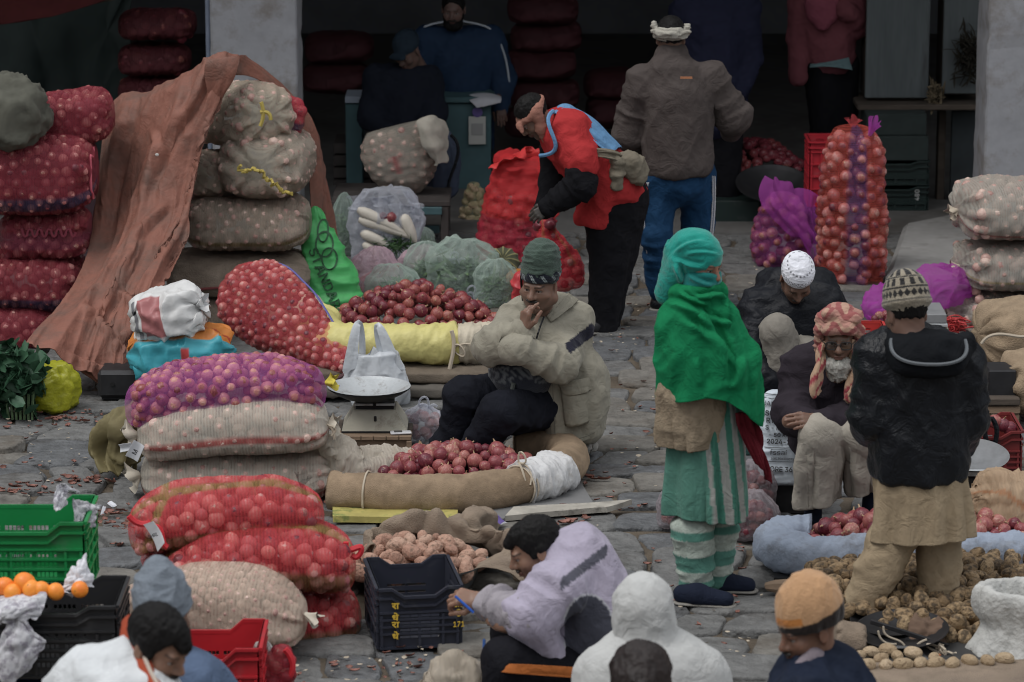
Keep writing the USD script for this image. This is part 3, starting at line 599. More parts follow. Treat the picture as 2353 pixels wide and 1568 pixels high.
GA, Pga, _ = net_sack('garlic_sack', 'pale pink net sack of small garlic onions in front of the red sacks', a, b, .25, .165, N_PALE, 'pale', seed=8, r=.017, colf=bands((0.56, 0.46, 0.37)), drape=.12, spacing=2.0, bend=[-.02, .01, .03, .01, -.05], taper=[.55, .6, .92, 1.0, .98, .8])
# ---------------------------------------------------------------- left: column of dark red sacks, tower of pale sacks under the orange tarpaulin
Yl = yv(790) + .22
GRP_R = None
red_col = [("uppermost dark red onion sack of the left column, beside the orange tarpaulin", (75, 262, 272, .12), .27, .155, 20, None),
           ("big dark red onion sack in the left column with a pink cord edge", (-90, 226, 402, -.1), .31, .235, 21, (-42, -16, INDIGO)),
           ("dark red onion sack laced shut with a gathered seam in the left column", (2, 212, 535, -.02), .27, .15, 22, (-14, 8, (0.16, .03, .05))),
           ("dark red onion sack with a broad indigo band in the left column", (-90, 202, 645, -.06), .29, .16, 23, (-62, -14, INDIGO)),
           ("lowest dark red onion sack of the left column behind the leafy greens", (-90, 150, 742, -.08), .29, .14, 24, (-70, -38, INDIGO))]
for lab, (x0, x1, yc, dy), w, h, sd, bd in red_col:
    a, b = at(x0, yc, Yl + dy), at(x1, yc - 4, Yl + dy)
    T, P, _ = net_sack('onion_sack', lab, a, b, w, h, N_DARKRED, 'red', seed=sd, r=.028, colf=bands(DRED, *([bd] if bd else [])), drape=.12, lump=.03, n=3.4, mix='pink', group=GRP_R)
    if sd == 21: obj('cord', tube(spline([P[-3, k] for k in range(-12, 20, 4)], 30), .008, 6), plain('pink_cord', (.5, .1, .14), .7), T)
    if sd == 22: obj('lacing', cat_mesh([tube(spline([at(x, 535 + (8 if k % 2 else -9), Yl - .29), at(x + 9, 535 - (8 if k % 2 else -9), Yl - .29), at(x + 14, 535, Yl - .29)], 8), .008, 5) for k, x in enumerate(range(50, 165, 11))]), plain('maroon_lace', (.2, .03, .05), .8), T)
a, b = at(-60, 285, Yl - .25), at(100, 240, Yl - .1)
solid_sack('jute_sack', 'dark olive sacking heaped on the left column of red sacks', a, b, .3, .2, stain('olive_sacking', (.085, .085, .068), rough=.95, var=.35, scale=5, bump=.6), seed=25, lump=.05, taper=[.9, 1, .95, .6], wr=.04)

Yt = yv(752) + .25
T_JW = stain('pale_jute', (0.29, 0.235, 0.185), rough=.95, var=.35, scale=14, bump=.9, bscale=120, bdist=.006, dirt=(.14, .11, .085), dirt_at=(.46, .66), dscale=7)
solid_sack('onion_sack', 'lowest grey jute sack of the tarpaulin tower', at(372, 708, Yt), at(718, 708, Yt), .3, .11, T_JW, seed=30, lumps=.006, pw=(7, .6))
solid_sack('onion_sack', 'grey jute sack with a red seam behind the leaning net of onions', at(384, 626, Yt), at(716, 632, Yt), .3, .13, T_JW, seed=31, lumps=.008, pw=(7, .6))
obj('seam', tube(spline([at(x, y, Yt - .315) for x, y in ((440, 668), (500, 662), (580, 662), (650, 668), (690, 676))], 30), .008, 6), plain('red_seam', (.2, .05, .05), .8), '/World/onion_sack_%03d' % (USED[('/World', 'onion_sack')] - 1))
net_sack('onion_sack', 'long pale net sack lying third from the ground in the tarpaulin tower', at(424, 512, Yt), at(716, 510, Yt - .03), .29, .175, N_WHITE, 'pale', seed=32, colf=bands((.36, .31, .25), (-30, -22, (.25, .2, .1))), drape=.15, r=.03, lump=.025)
T, P, _ = net_sack('onion_sack', 'round pale net sack with a gathered yellow stitched mouth under the topmost sack', at(588, 392, Yt - .32), at(640, 355, Yt + .45), .27, .215, N_WHITE, 'pale', seed=33, colf=bands((.42, .38, .31)), drape=.18, r=.03, gather=.1, pw=(3.4, .9), ends=(.22, .4))
obj('yellow_stitching', tube(spline([at(x, y, Yt - .42 + .0012 * abs(x - 600)) for x, y in ((548, 380), (570, 395), (590, 388), (612, 410), (632, 425), (652, 440), (668, 448))], 60) + np.random.default_rng(3).normal(0, .008, (60, 3)), .009, 6), plain('yellow_twine', (.42, .33, .08), .8), T)
net_sack('onion_sack', 'pale net sack end showing at the left of the tower, half under the tarpaulin', at(440, 402, Yt - .1), at(560, 400, Yt + .35), .2, .15, N_WHITE, 'pale', seed=34, colf=bands((.34, .3, .24)), drape=.18)
T, P, _ = net_sack('onion_sack', 'topmost pale net sack of the tower with a yellow twisted tie', at(620, 268, Yt - .22), at(505, 262, Yt + .4), .24, .205, N_WHITE, 'pale', seed=35, colf=bands((.43, .39, .31)), drape=.18, r=.03, gather=.1, pw=(3.2, .9), ends=(.16, .5))
obj('yellow_tie', cat_mesh([tube(spline([at(x, y, Yt - .36) for x, y in q], 12), .012, 6) for q in (((600, 235), (605, 262), (598, 290)), ((598, 258), (618, 262), (622, 276)))]), plain('yellow_twine', (.42, .33, .08), .8), T)
net_sack('onion_sack', 'red net sack peeping out beside the topmost sack under the tarpaulin', at(600, 262, Yt + .1), at(690, 275, Yt + .2), .16, .135, N_RED, 'red', seed=36, colf=bands((.4, .04, .06), (-20, 0, INDIGO)), drape=.15, r=.034)

M_TARP = stain('brick_tarpaulin', (0.215, 0.092, 0.066), rough=.7, var=.2, scale=5, bump=.35, bscale=60, bdist=.004, dirt=(.12, .075, .06), dirt_at=(.45, .66), dscale=3.5, wrinkle=.5)
def tarp(rows, Ys, nu, nv, amp, seed, fx=5.0, fy=1.1, lines=()):
    C = np.array([[at(x, y, Ys[i] if np.ndim(Ys[i]) == 0 else Ys[i][j]) for j, (x, y) in enumerate(r)] for i, r in enumerate(rows)])
    v, f, U = sheet(C, nu, nv); n = vnormals(v, f)
    if (n @ CAMDIR).mean() < 0: n = -n
    q = np.column_stack([U[:, 1] * fx + U[:, 0] * .8, U[:, 0] * fy, np.zeros(len(U))])
    env = np.clip(U[:, 0] * 5, .15, 1) * np.clip(np.minimum(U[:, 1], 1 - U[:, 1]) * 7, .35, 1)
    v = v + n * ((crease(q, seed) - .35) * amp * env)[:, None] + n * ((crease(np.column_stack([U * A(6, 8), U[:, :1] * 0]) + 3, seed + 5) - .35) * amp * .2)[:, None] + n * ((crease(v * A(13, 13, 8), seed + 8) - .35) * amp * .06)[:, None]
    if lines: nn = vnormals(v, f); nn = nn if (nn @ CAMDIR).mean() > 0 else -nn; v = v + nn * pleats(v, nn, lines)[:, None]
    return v, f
rows = [[(272, 226), (335, 210), (415, 180), (480, 138), (548, 128)], [(236, 300), (315, 285), (395, 262), (468, 225), (530, 190)], [(226, 420), (298, 412), (368, 400), (432, 365), (482, 300)],
        [(214, 540), (282, 535), (345, 520), (405, 500), (452, 440)], [(178, 648), (245, 640), (312, 622), (372, 600), (424, 560)], [(118, 728), (190, 730), (258, 728), (316, 705), (368, 655)], [(55, 796), (132, 842), (203, 874), (262, 890), (313, 892)]]
Ys = [[Yt + .25, Yt + .1, Yt - .1, Yt - .2, Yt - .15], [Yt + .1, Yt - .1, Yt - .28, Yt - .34, Yt - .3], [Yt - .1, Yt - .25, Yt - .4, Yt - .46, Yt - .44], [Yt - .5, Yt - .6, Yt - .66, Yt - .66, Yt - .6], [Yt - 1.0, Yt - 1.02, Yt - 1.02, Yt - .98, Yt - .9], [Yt - 1.5, Yt - 1.48, Yt - 1.45, Yt - 1.4, Yt - 1.35], [Yt - 1.95, Yt - 1.95, Yt - 1.92, Yt - 1.9, Yt - 1.86]]
TP = thing('tarpaulin', 'brick orange tarpaulin draped over the tower of pale sacks', 'tarpaulin', at(280, 700, Yt - .3) * A(1, 1, 0))
v, f = tarp(rows, Ys, 170, 130, .10, 4, 3.2, .7, lines=[(((528, 150), (502, 205), (470, 300), (442, 420), (428, 520)), 10, .045), (((482, 146), (445, 225), (402, 300)), 9, .035), (((420, 182), (408, 260), (352, 380), (332, 470)), 11, .035), (((302, 218), (272, 320), (246, 450), (228, 560)), 12, .04), (((432, 480), (388, 560), (342, 680), (322, 790)), 11, .045), (((332, 520), (282, 620), (212, 740)), 12, .04), (((412, 630), (372, 690), (302, 760), (252, 810)), 9, .035), (((140, 805), (220, 842), (312, 862)), 6, .02), (((350, 300), (362, 345), (345, 400)), 8, .025), (((385, 470), (330, 520), (292, 560)), 9, .028), (((255, 660), (300, 690), (330, 740)), 9, .03), (((180, 700), (235, 745), (262, 800)), 10, .03)]); v, f = thicken(v, f, .005)
obj('main_sheet', (v, f), M_TARP, TP, smooth=True)
rows2 = [[(520, 178), (545, 128), (575, 150)], [(600, 190), (622, 192), (640, 205)], [(662, 260), (690, 272), (708, 300)], [(700, 350), (728, 370), (748, 420)], [(708, 450), (742, 475), (768, 520)], [(710, 540), (745, 560), (774, 590)]]
Y2 = [[Yt - .2, Yt - .1, Yt + .2], [Yt + .1, Yt + .25, Yt + .4], [Yt + .2, Yt + .35, Yt + .5], [Yt + .25, Yt + .4, Yt + .55], [Yt + .25, Yt + .4, Yt + .55], [Yt + .25, Yt + .4, Yt + .55]]
v, f = tarp(rows2, Y2, 60, 24, .05, 9, 2.0, 1.0); v, f = thicken(v, f, .005); obj('back_flap', (v, f), M_TARP, TP, smooth=True)
for q, sd in (([[(160, 828), (262, 845)], [(180, 850), (258, 862)], [(247, 892), (252, 890)]], 1), ([[(285, 862), (345, 850)], [(292, 880), (352, 868)], [(318, 905), (358, 908)]], 2), ([[(480, 138), (548, 128)], [(470, 168), (540, 176)], [(485, 240), (512, 215)]], 3)):
    Yq = Yt - 1.88 if sd < 3 else Yt - .36
    v, f = tarp([[q[0][0], ((q[0][0][0] + q[0][1][0]) / 2, (q[0][0][1] + q[0][1][1]) / 2), q[0][1]], [q[1][0], ((q[1][0][0] + q[1][1][0]) / 2, (q[1][0][1] + q[1][1][1]) / 2), q[1][1]], [q[2][0], ((q[2][0][0] + q[2][1][0]) / 2, q[2][0][1]), q[2][1]]], [Yq, Yq - .02, Yq], 12, 12, .015, sd)
    v, f = thicken(v, f, .005); obj('hanging_corner', (v, f), M_TARP, TP, smooth=True)
ey = [at(x, y, Yt - .5) for x, y in ((362, 354),)]
obj('eyelet', cat_mesh([trimesh.creation.icosphere(1, .009).apply_scale((1.2, .5, 1)).apply_translation(p + A(0, -.03, 0)) for p in ey]), plain('torn_spot', (.5, .5, .48), .6), TP)
# what the tarpaulin's left half lies on
net_sack('onion_sack', 'dark red sack hidden under the left fold of the tarpaulin', at(250, 480, Yt + .35), at(440, 470, Yt + .3), .28, .3, N_DARKRED, 'red', seed=41, colf=bands((.12, .02, .03)), pieces=False)

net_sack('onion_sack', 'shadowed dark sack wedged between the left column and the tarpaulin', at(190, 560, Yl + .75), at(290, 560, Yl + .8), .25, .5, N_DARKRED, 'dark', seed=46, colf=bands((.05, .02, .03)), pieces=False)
# leaning net, small sacks in front of the tower
Y1 = yv(888) + .1
T, P, _ = net_sack('onion_sack', 'orange red net sack of small onions leaning against the jute sacks, tied at its foot', at(528, 640, Y1 + .38), at(826, 862, Y1 - .42), .24, .15, N_ORANGE, 'pink', mix='red', seed=42, r=.024, up=(0, -1, .45), taper=[.62, 1.0, 1.0, .9, .72, .5, .34, .2], ends=(.35, .1), drape=.3, spacing=1.8, n=2.3, lump=.012)
obj('blue_edge', tube(spline([P[k, 33] + A(.0, -.02, .012) for k in range(6, 60, 6)], 40), .006, 5), plain('blue_thread', (.1, .1, .3), .7), T)
obj('tie_string', tube(spline([at(x, y, Y1 - .5) for x, y in ((838, 862), (800, 858), (770, 872), (740, 880))], 20), .011, 6), plain('maroon_cord', (.09, .04, .045), .8), T)
frill(T, at(828, 866, Y1 - .44), at(842, 880, Y1 - .46) - at(828, 866, Y1 - .44), .035, .05, N_ORANGE, 3)
def red_panel(u, a):
    c = np.tile(A(.58, .58, .57), (len(u), 1)); aa = (a + 180) % 360 - 180
    c[(u > .18) & (u < .52) & (aa > -25) & (aa < 60)] = (.34, .13, .13); c[(u > .08) & (u < .14) & (aa > -25) & (aa < 60)] = (.16, .16, .17); return c
Y1b = yv(930) + .1
T, P, vs = solid_sack('plastic_sack', 'small white plastic sack with a faded red panel, knotted at the right', at(322, 742, Y1b), at(462, 708, Y1b - .05), .17, .135, M_VCP, seed=43, colf=red_panel, wr=.045, gather=.12, ends=(.5, .1), pw=(3, .9), lump=.02, part='bag')
frill(T, at(448, 705, Y1b - .06), A(.8, -.3, .5), .05, .06, plain('white_frill', (.55, .55, .55), .6), 5)
def packet(u, a):
    c = np.tile(A(.05, .30, .36), (len(u), 1)); aa = (a + 180) % 360 - 180
    c[(aa > 40) & (aa < 170)] = (.55, .2, .05); c[(aa > 70) & (aa < 80)] = (.35, .06, .03); c[(aa > -4) & (aa < 20) & (u > .52) & (u < .6)] = (.45, .06, .06); return c
T, P, vs = solid_sack('plastic_sack', 'turquoise and orange printed plastic sack under the small white sack', at(306, 815, Y1b), at(530, 800, Y1b + .02), .2, .125, M_VCP, seed=44, colf=packet, wr=.04, lump=.03, part='bag', pw=(5, .8))
solid_sack('jute_sack', 'dark sack on the ground under the turquoise printed sack', at(318, 890, Y1b + .02), at(520, 885, Y1b + .04), .17, .085, M_JUTE_D, seed=47)
def onto(v, pts, off=.004):
    """Lays flat shapes (x, z) on the side of a mesh that faces the viewer."""
    from scipy.interpolate import LinearNDInterpolator, NearestNDInterpolator
    tr = cKDTree(v[:, [0, 2]]); d, ix = tr.query(pts[:, [0, 2]], k=8); return np.column_stack([pts[:, 0], v[ix, 1].min(1) - off, pts[:, 2]])
def print_on(T, v, text, c, height, ang, m, bold=True, name='lettering', off=.006, xs=1.0):
    t = meshkit.text_mesh(text, height, .001, bold); t = t.subdivide_to_size(height * .5) if hasattr(t, 'subdivide_to_size') else t
    p = np.array(t.vertices); p[:, 0] = (p[:, 0] - p[:, 0].mean()) * xs; p[:, 1] -= height / 2; ca, sa = math.cos(ang), math.sin(ang)
    q = np.column_stack([c[0] + p[:, 0] * ca - p[:, 1] * sa, np.zeros(len(p)), c[2] + p[:, 0] * sa + p[:, 1] * ca])
    w = onto(v, q, off); w[:, 1] -= p[:, 2]
    return obj(name, (w, np.asarray(t.faces)), m, T, smooth=False)
INK = plain('black_print', (.03, .03, .032), .6); INK_G = plain('dark_green_print', (.03, .1, .045), .6); INK_Y = plain('yellow_paint', (.55, .36, .04), .6); INK_W = plain('white_paint_print', (.6, .6, .58), .6)
print_on(T, vs, 'ife', at(448, 842, Y1b), .05, .1, INK); print_on(T, vs, '@', at(492, 846, Y1b), .045, 0, plain('red_print', (.4, .05, .05), .6))
bx = thing('weighing_machine', 'dark low box on the ground under the hanging tarpaulin corners', 'box', G(268, 945))  # a plain dark box, not a scale
o = G(268, 940) + A(0, .3, 0); obj('body', box(o + A(0, 0, .085), (.24, .24, .15), ch=.02), M_IRON, bx, smooth=False); obj('foot', box(o + A(0, 0, .007), (.2, .2, .012)), M_IRON, bx, smooth=False)
hook = o + A(-.04, -.1235, .09); obj('keyhole', trimesh.creation.cylinder(.012, .004, sections=10).apply_transform(trimesh.transformations.rotation_matrix(math.pi / 2, [1, 0, 0])).apply_translation(hook), plain('hole_black', (.004, .004, .004), .9), bx, smooth=False)

# green woven bag
Yg = yv(742) + .12
def green(u, a):
    c = np.tile(A(.09, .44, .14), (len(u), 1)); return c
T, P, vs = solid_sack('green_bag', 'bright green plastic bag with dark lettering leaning by the jute tower', at(770, 738, Yg), at(724, 484, Yg + .1), .165, .13, M_VCP, cat='bag', seed=45, up=(0, -1, .2), colf=green, wr=.03, taper=[1, 1.05, 1.0, .82, .62, .42, .22], ends=(.85, .1), pw=(8, .6), part='bag', lump=.012)
print_on(T, vs, 'STANDARD', at(752, 640, Yg), .055, -1.15, INK_G, name='lettering')
for k, (x, y, r1, r2) in enumerate(((746, 560, .05, .07), (758, 590, .045, .06), (742, 532, .03, .06))):
    ring = tube(np.array([(at(x, y, Yg)[0] + r1 * math.cos(t), 0, at(x, y, Yg)[2] + r2 * math.sin(t)) for t in np.linspace(0, 6.28, 24)]), .005, 5)
    obj('emblem_line', (onto(vs, np.array(ring.vertices), .004) + A(0, 0, 0) - np.column_stack([np.zeros(len(ring.vertices)), np.array(ring.vertices)[:, 1] * 0, np.zeros(len(ring.vertices))]), ring.faces), INK_G, T)

# ---------------------------------------------------------------- heaps of produce: every onion and potato a thing of its own
def heap(srcs, name, label, cat, group, c, rx, ry, hgt, r, n, seed, under=None, inside=None, flat=1.0, zbase=0.0, back=.5):
    rng = np.random.default_rng(seed); pts = []
    cand = rng.uniform(-1, 1, (6000, 2)); cand = cand[(cand ** 2).sum(1) < 1]
    xy = cand * A(rx, ry); zz = zbase + hgt * np.clip(1 - (cand ** 2).sum(1), 0, 1) ** flat + r * .8
    P = np.column_stack([c[0] + xy[:, 0], c[1] + xy[:, 1], zz])
    if inside is not None: P = P[inside(P)]
    cell = pack_on(P, None, r, rng, 1.72); P = P[cell]
    P = P[P[:, 1] < c[1] + ry * back]; P = P[np.argsort(P[:, 1] - P[:, 2])][:n]
    for p in P: copy_of(srcs[rng.integers(len(srcs))], name, p + rng.normal(0, r * .12, 3), rand_rot(rng, 1.9), r * rng.uniform(.72, 1.24), label, cat, group)
    if under:
        m = []; q = np.column_stack([c[0] + cand[:, 0] * rx * .95, c[1] + cand[:, 1] * ry * .95, zbase + hgt * np.clip(1 - (cand ** 2).sum(1), 0, 1) ** flat - r * .45]); q = q[q[:, 2] > zbase + r * .5]
        if inside is not None: q = q[inside(q)]
        for i in pack_on(q, None, r, rng, 1.7):
            o = (onion_mesh(int(i) % 4, 8, 6) if cat == 'onion' else potato_mesh(int(i) % 4)); o = trimesh.Trimesh(np.array(o.vertices) * r, o.faces, process=False)
            o.apply_transform(np.block([[rand_rot(rng), q[i][:, None]], [np.zeros((1, 3)), np.ones((1, 1))]])); m.append(o)
        if m:
            pth = obj(under[0], cat_mesh(m), under[1], smooth=True); tag(prim(pth), under[2], cat, None, 'stuff')
heap(ONI, 'onion', 'red onion in the front heap inside the jute ring', 'onion', 'onions heaped inside the jute ring', G(1056, 1124), .50, .37, .17, .033, 300, 50, ('lower_onions', M_ONION_D, 'red onions underneath the front heap'))
heap(ONI_D, 'onion', 'dark red onion in the heap behind the yellow roll', 'onion', 'onions heaped behind the yellow roll', G(948, 838) + A(0, .3, 0), .46, .32, .2, .034, 260, 51, ('lower_onions', M_ONION_D, 'dark red onions underneath the back heap'), zbase=.15)

# ---------------------------------------------------------------- rolls that fence the heaps
def roll(T, pts, r, mt, name, n=90, seed=0, seam=0.0, sides=28, vcol=None, wr=.006):
    c = spline(pts, n); t = np.gradient(c, axis=0); t /= np.linalg.norm(t, axis=1, keepdims=True); R = []
    an = np.linspace(0, 2 * np.pi, sides, endpoint=False); rr = np.broadcast_to(r, (n,))
    for i in range(n):
        s = unit(np.cross(t[i], (0, 0, 1))); u = np.cross(s, t[i]); k = np.where(np.sin(an) < 0, .86, 1.0)
        R.append(c[i] + rr[i] * (np.cos(an)[:, None] * s * 1.06 + (np.sin(an) * k)[:, None] * u))
    R = np.array(R); d = R - c[:, None]; d /= np.linalg.norm(d, axis=-1, keepdims=True)
    R += d * ((fbm(R * 7, 3, seed) - .5) * .024 + (crease(R * A(26, 26, 9), seed + 1) - .35) * wr * 1.1 + (crease(R * 8, seed + 3) - .35) * wr)[..., None]
    m = loft(R); return obj(name, m, mt, T, smooth=True), R, c
Z = .088
ringpts = [G(x, y) + A(0, 0, Z) for x, y in ((760, 1172), (830, 1176), (940, 1180), (1050, 1178), (1150, 1168), (1235, 1148), (1292, 1118), (1302, 1088), (1262, 1068), (1180, 1060))]
RG = thing('sack_roll', 'brown jute roll with a white middle section ringing the front onion heap', 'rolled sacking', G(1030, 1140))
M_WSACK = stain('dirty_white_sacking', (0.52, 0.52, 0.52), rough=.6, var=.15, scale=8, bump=.7, bscale=40, bdist=.008, dirt=(.3, .27, .23), dirt_at=(.52, .72), dscale=6)
_, RR, cc = roll(RG, ringpts, .093, M_JUTE, 'jute_roll', 130, 3)
c2 = spline(ringpts, 200); sel = c2[(np.arange(200) > 95) & (np.arange(200) < 132)]
roll(RG, sel[::4], np.interp(np.linspace(0, 1, 60), [0, .06, .94, 1], [.095, .0985, .0985, .095]), M_WSACK, 'white_section', 60, 4, wr=.018)
TW = plain('pale_twine', (.42, .36, .28), .85)
for k in (12, 62, 63):
    q = spline(np.vstack([RR[k, ::2], RR[k, :1]]), 40); q += (q - q.mean(0)) * .06; obj('binding', tube(q + A(.004 * (k == 63), 0, 0), .005, 5), TW, RG)
kn = RR[62, 8] + A(.01, -.03, .03)
obj('knot', cat_mesh([tube(spline([kn, kn + A(.02, -.05, -.03), kn + A(.035, -.075, -.1)], 10), .005, 5), tube(spline([kn, kn + A(.05, -.03, -.02), kn + A(.055, -.07, -.09)], 10), .005, 5), tube(spline([kn, kn + A(.02, -.01, .05), kn + A(.035, -.02, .02), kn], 10), .005, 5)]), TW, RG)
q = [RR[4, 7], at(815, 1128, ringpts[0][1]), at(790, 1135, ringpts[0][1] - .02), at(760, 1150, ringpts[0][1] - .03)]
obj('rope', tube(spline(q, 16), .009, 6), plain('grey_rope', (.16, .14, .12), .9), RG)

YR = thing('sack_roll', 'yellow plastic roll with a pale knotted end in front of the back onion heap', 'rolled sacking', G(930, 900))
Zb = .145 + .1
M_YEL = stain('yellow_plastic_sheet', (0.54, 0.49, 0.19), rough=.5, var=.14, scale=5, bump=.7, bscale=26, bdist=.01, dirt=(.3, .26, .12), dirt_at=(.55, .75), dscale=5)
yp = [G(x, y) + A(0, 0, Zb) for x, y in ((735, 845), (742, 875), (790, 893), (880, 895), (980, 895), (1050, 893))]
_, YRr, yc_ = roll(YR, yp, .105, M_YEL, 'yellow_roll', 90, 6, wr=.014)
roll(YR, [G(x, y) + A(0, 0, Zb) for x, y in ((1046, 893), (1090, 892), (1140, 888), (1190, 875))], np.interp(np.linspace(0, 1, 60), [0, .05, 1], [.06, .105, .1]), stain('cream_sheet', (.45, .40, .31), rough=.6, var=.18, scale=8, bump=.7, bscale=30, bdist=.01), 'cream_end', 60, 7, wr=.014)
roll(YR, [G(x, y) + A(0, 0, Zb - .01) for x, y in ((705, 800), (718, 825), (740, 850))], .09, stain('cream_sheet', (.45, .40, .31), rough=.6), 'cream_corner', 30, 8)
kn = yc_[-3] + A(.0, -.11, .0)
obj('knotted_string', cat_mesh([tube(spline([kn + A(0, 0, .1), kn + A(.01, -.01, 0), kn + A(-.01, -.02, -.1), kn + A(-.02, -.02, -.17)], 14), .012, 6), tube(spline([kn, kn + A(.08, -.01, .03), kn + A(.15, -.02, .01)], 12), .004, 4), tube(spline([kn, kn + A(.05, -.02, .02), kn + A(.07, -.02, -.02), kn], 12), .005, 4)]), TW, YR)
def pad(name, label, c, L, W, H, mt, seed, cat='folded sacks', ang=0.0):
    d = rotz(ang) @ A(L / 2, 0, 0)
    return solid_sack(name, label, c - d, c + d, W / 2, H / 2, mt, cat=cat, seed=seed, n=5, pw=(16, .3), ends=(.9, .9), gather=0, lump=.006, wr=.012)
c0 = G(930, 918) + A(-.05, .34, 0)
pad('folded_sacks', 'thick folded brown sacking directly under the yellow roll', c0 + A(0, 0, .108), 1.0, .62, .075, M_JUTE_D, 60)
pad('folded_sacks', 'lower flat layer of grey folded sacking on the ground below the yellow roll', c0 + A(.0, -.03, .036), 1.06, .66, .07, stain('grey_sacking', (.1, .09, .078), rough=.95, var=.3, scale=8, bump=.8, bscale=150), 61)

# front ring: plywood sheet, yellow padded strip, dark strip, empty net
def slab(name, label, corners, z0, t, mt, cat, seed=0, wav=.004):
    C = np.array([[corners[0], corners[1]], [corners[3], corners[2]]]); v, f, U = sheet(C, 14, 20); v[:, 2] = z0 + t / 2 + (fbm(v * 4, 2, seed) - .5) * wav * 2
    if vnormals(v, f)[:, 2].mean() < 0: f = f[:, ::-1]
    p = obj(name, thicken(v, f, t), mt, smooth=30); tag(prim(p), label, cat); return p
slab('board', 'grey sheet of board lying under the jute ring at its right', [G(1090, 1212), G(1370, 1180), G(1330, 1108), G(1060, 1130)], .012, .012, stain('grey_board', (.15, .15, .15), rough=.8, var=.2, scale=3), 'board', 1)
slab('floor_strip', 'worn yellow and green plastic strip along the front of the jute ring', [G(765, 1206), G(1050, 1212), G(1052, 1192), G(765, 1182)], .014, .03, stain('yellow_strip', (.36, .31, .1), rough=.7, var=.3, scale=8, dirt=(.13, .17, .05), dirt_at=(.52, .62), dscale=9, bump=.6, bscale=40), 'strip', 2, .008)
slab('floor_strip', 'pale worn strip with black edge pointing right from the jute ring', [G(1160, 1206), G(1395, 1186), G(1452, 1168), G(1180, 1186)], .016, .026, stain('pale_strip', (.33, .31, .27), rough=.8, var=.3, scale=8, dirt=(.1, .09, .08), dirt_at=(.5, .64), dscale=6), 'strip', 3, .006)
T, P, vs = net_sack('empty_net_sack', 'crumpled half empty white net sack poured out beside the front onion heap', at(742, 1062, yv(1128)), at(972, 1058, yv(1110)), .15, .12, netting('white_net_thin', (0.56, 0.51, 0.43), .8, False, vc=True, thread=.3), 'pale', wr=.04, seed=65, colf=bands((.56, .51, .43)), pieces=False, taper=[1, 1.0, .8, .72, .62, .4, .18], bend=[.0, -.01, -.05, -.03, .0, .01, .0], lump=.07, gather=.1, ends=(.8, .5))
M_RUBBLE = stain('red_clay_tile', (.3, .1, .075), rough=.85, var=.3, scale=8)
p = obj('clay_tile', box(G(790, 1150) + A(0, 0, .03), (.17, .12, .05), rotz(.2), ch=.012), M_RUBBLE, smooth=False); tag(prim(p), 'red clay slab between the white sacks and the jute roll', 'tile')

# ---------------------------------------------------------------- right: tall red sack, purple nets, white and jute piles
Yk = yv(662) + .2
T, P, _ = net_sack('onion_sack', 'tall standing red net sack of onions with a purple stripe by the plinth', at(1955, 652, Yk), at(1962, 285, Yk + .06), .225, .2, netting('brick_net', (.36, .05, .05), .3, False, vc=True, thread=.2), 'red', mix='pink', seed=70, r=.036, up=(0, -1, .1), colf=lambda u, a: bands((.42, .07, .05), (84, 102, (.14, .06, .16)))(u, a), drape=.4, taper=[.95, 1.0, 1.0, 1.0, .95, .92, .85, .66], ends=(.8, .2), pw=(8, .7))
frill(T, at(1960, 292, Yk), A(0, -.1, 1), .05, .05, N_ORANGE, 6, 'frill')
frill(T, at(1998, 312, Yk - .05), A(.35, -.1, 1), .04, .1, N_VIOLET, 12, 'purple_tuft')
Yp = yv(612) + .12
T, P, _ = net_sack('onion_sack', 'squat violet net bag of red onions with an empty flapping top', at(1790, 612, Yp), at(1800, 440, Yp), .19, .16, N_PURPLE, 'red', seed=71, r=.036, up=(0, -1, .1), drape=.4, taper=[.95, 1.05, 1.0, .92, .8, .5], ends=(.7, .3), pw=(7, .7))
C = np.array([[at(1768, 412, Yp - .1), at(1800, 418, Yp - .15), at(1876, 452, Yp - .1)], [at(1752, 470, Yp - .17), at(1820, 475, Yp - .24), at(1878, 500, Yp - .12)], [at(1790, 520, Yp - .2), at(1850, 530, Yp - .24), at(1878, 560, Yp - .12)], [at(1850, 560, Yp - .19), at(1866, 590, Yp - .18), at(1876, 612, Yp - .1)]])
v, f, U = sheet(C, 30, 26); v += vnormals(v, f) * ((ridged(np.column_stack([U * A(3, 5), U[:, :1] * 0]), 3) - .5) * .05)[:, None]; obj('loose_top', (v, f), N_VIOLET, T, smooth=True)
Yw = yv(775) + .3
GX = lambda x, y, dy: at(x, y, Yw + dy)
for lab, x0, x1, y0, w, h, sd, bs in (("topmost white net sack of the right pile under the pillar", 2195, 2480, 482, .3, .185, 72, (-42, -34, WRED)), ("middle white net sack of the right pile with a yellow seam", 2200, 2480, 610, .29, .15, 73, (-22, -14, (.4, .34, .18))), ("lowest white net sack of the right pile with a red stripe", 2190, 2470, 720, .28, .13, 74, (-28, -14, WRED))):
    T, P, _ = net_sack('onion_sack', lab, GX(x0, y0, 0), GX(x1, y0 - 3, .15), w, h, N_WHITE, 'pale', seed=sd, r=.032, colf=bands((.44, .42, .37), bs), drape=.15, gather=.13, lump=.02)
    frill(T, P[0].mean(0) + A(.01, -.02, 0), A(-1, -.3, -.4), .045, .05, TW, sd, 'tied_mouth')
pth = obj('red_string_bundle', cat_mesh([tube(spline(at(2195, 748, Yw - .3) + np.random.default_rng(k).normal(0, .03, (5, 3)) * A(1, .6, .8), 14), .004, 4) for k in range(26)]), plain('red_string', (.4, .03, .03), .7)); tag(prim(pth), 'tangle of red string by the lowest white sack', 'string')
Yj = yv(860) + .05
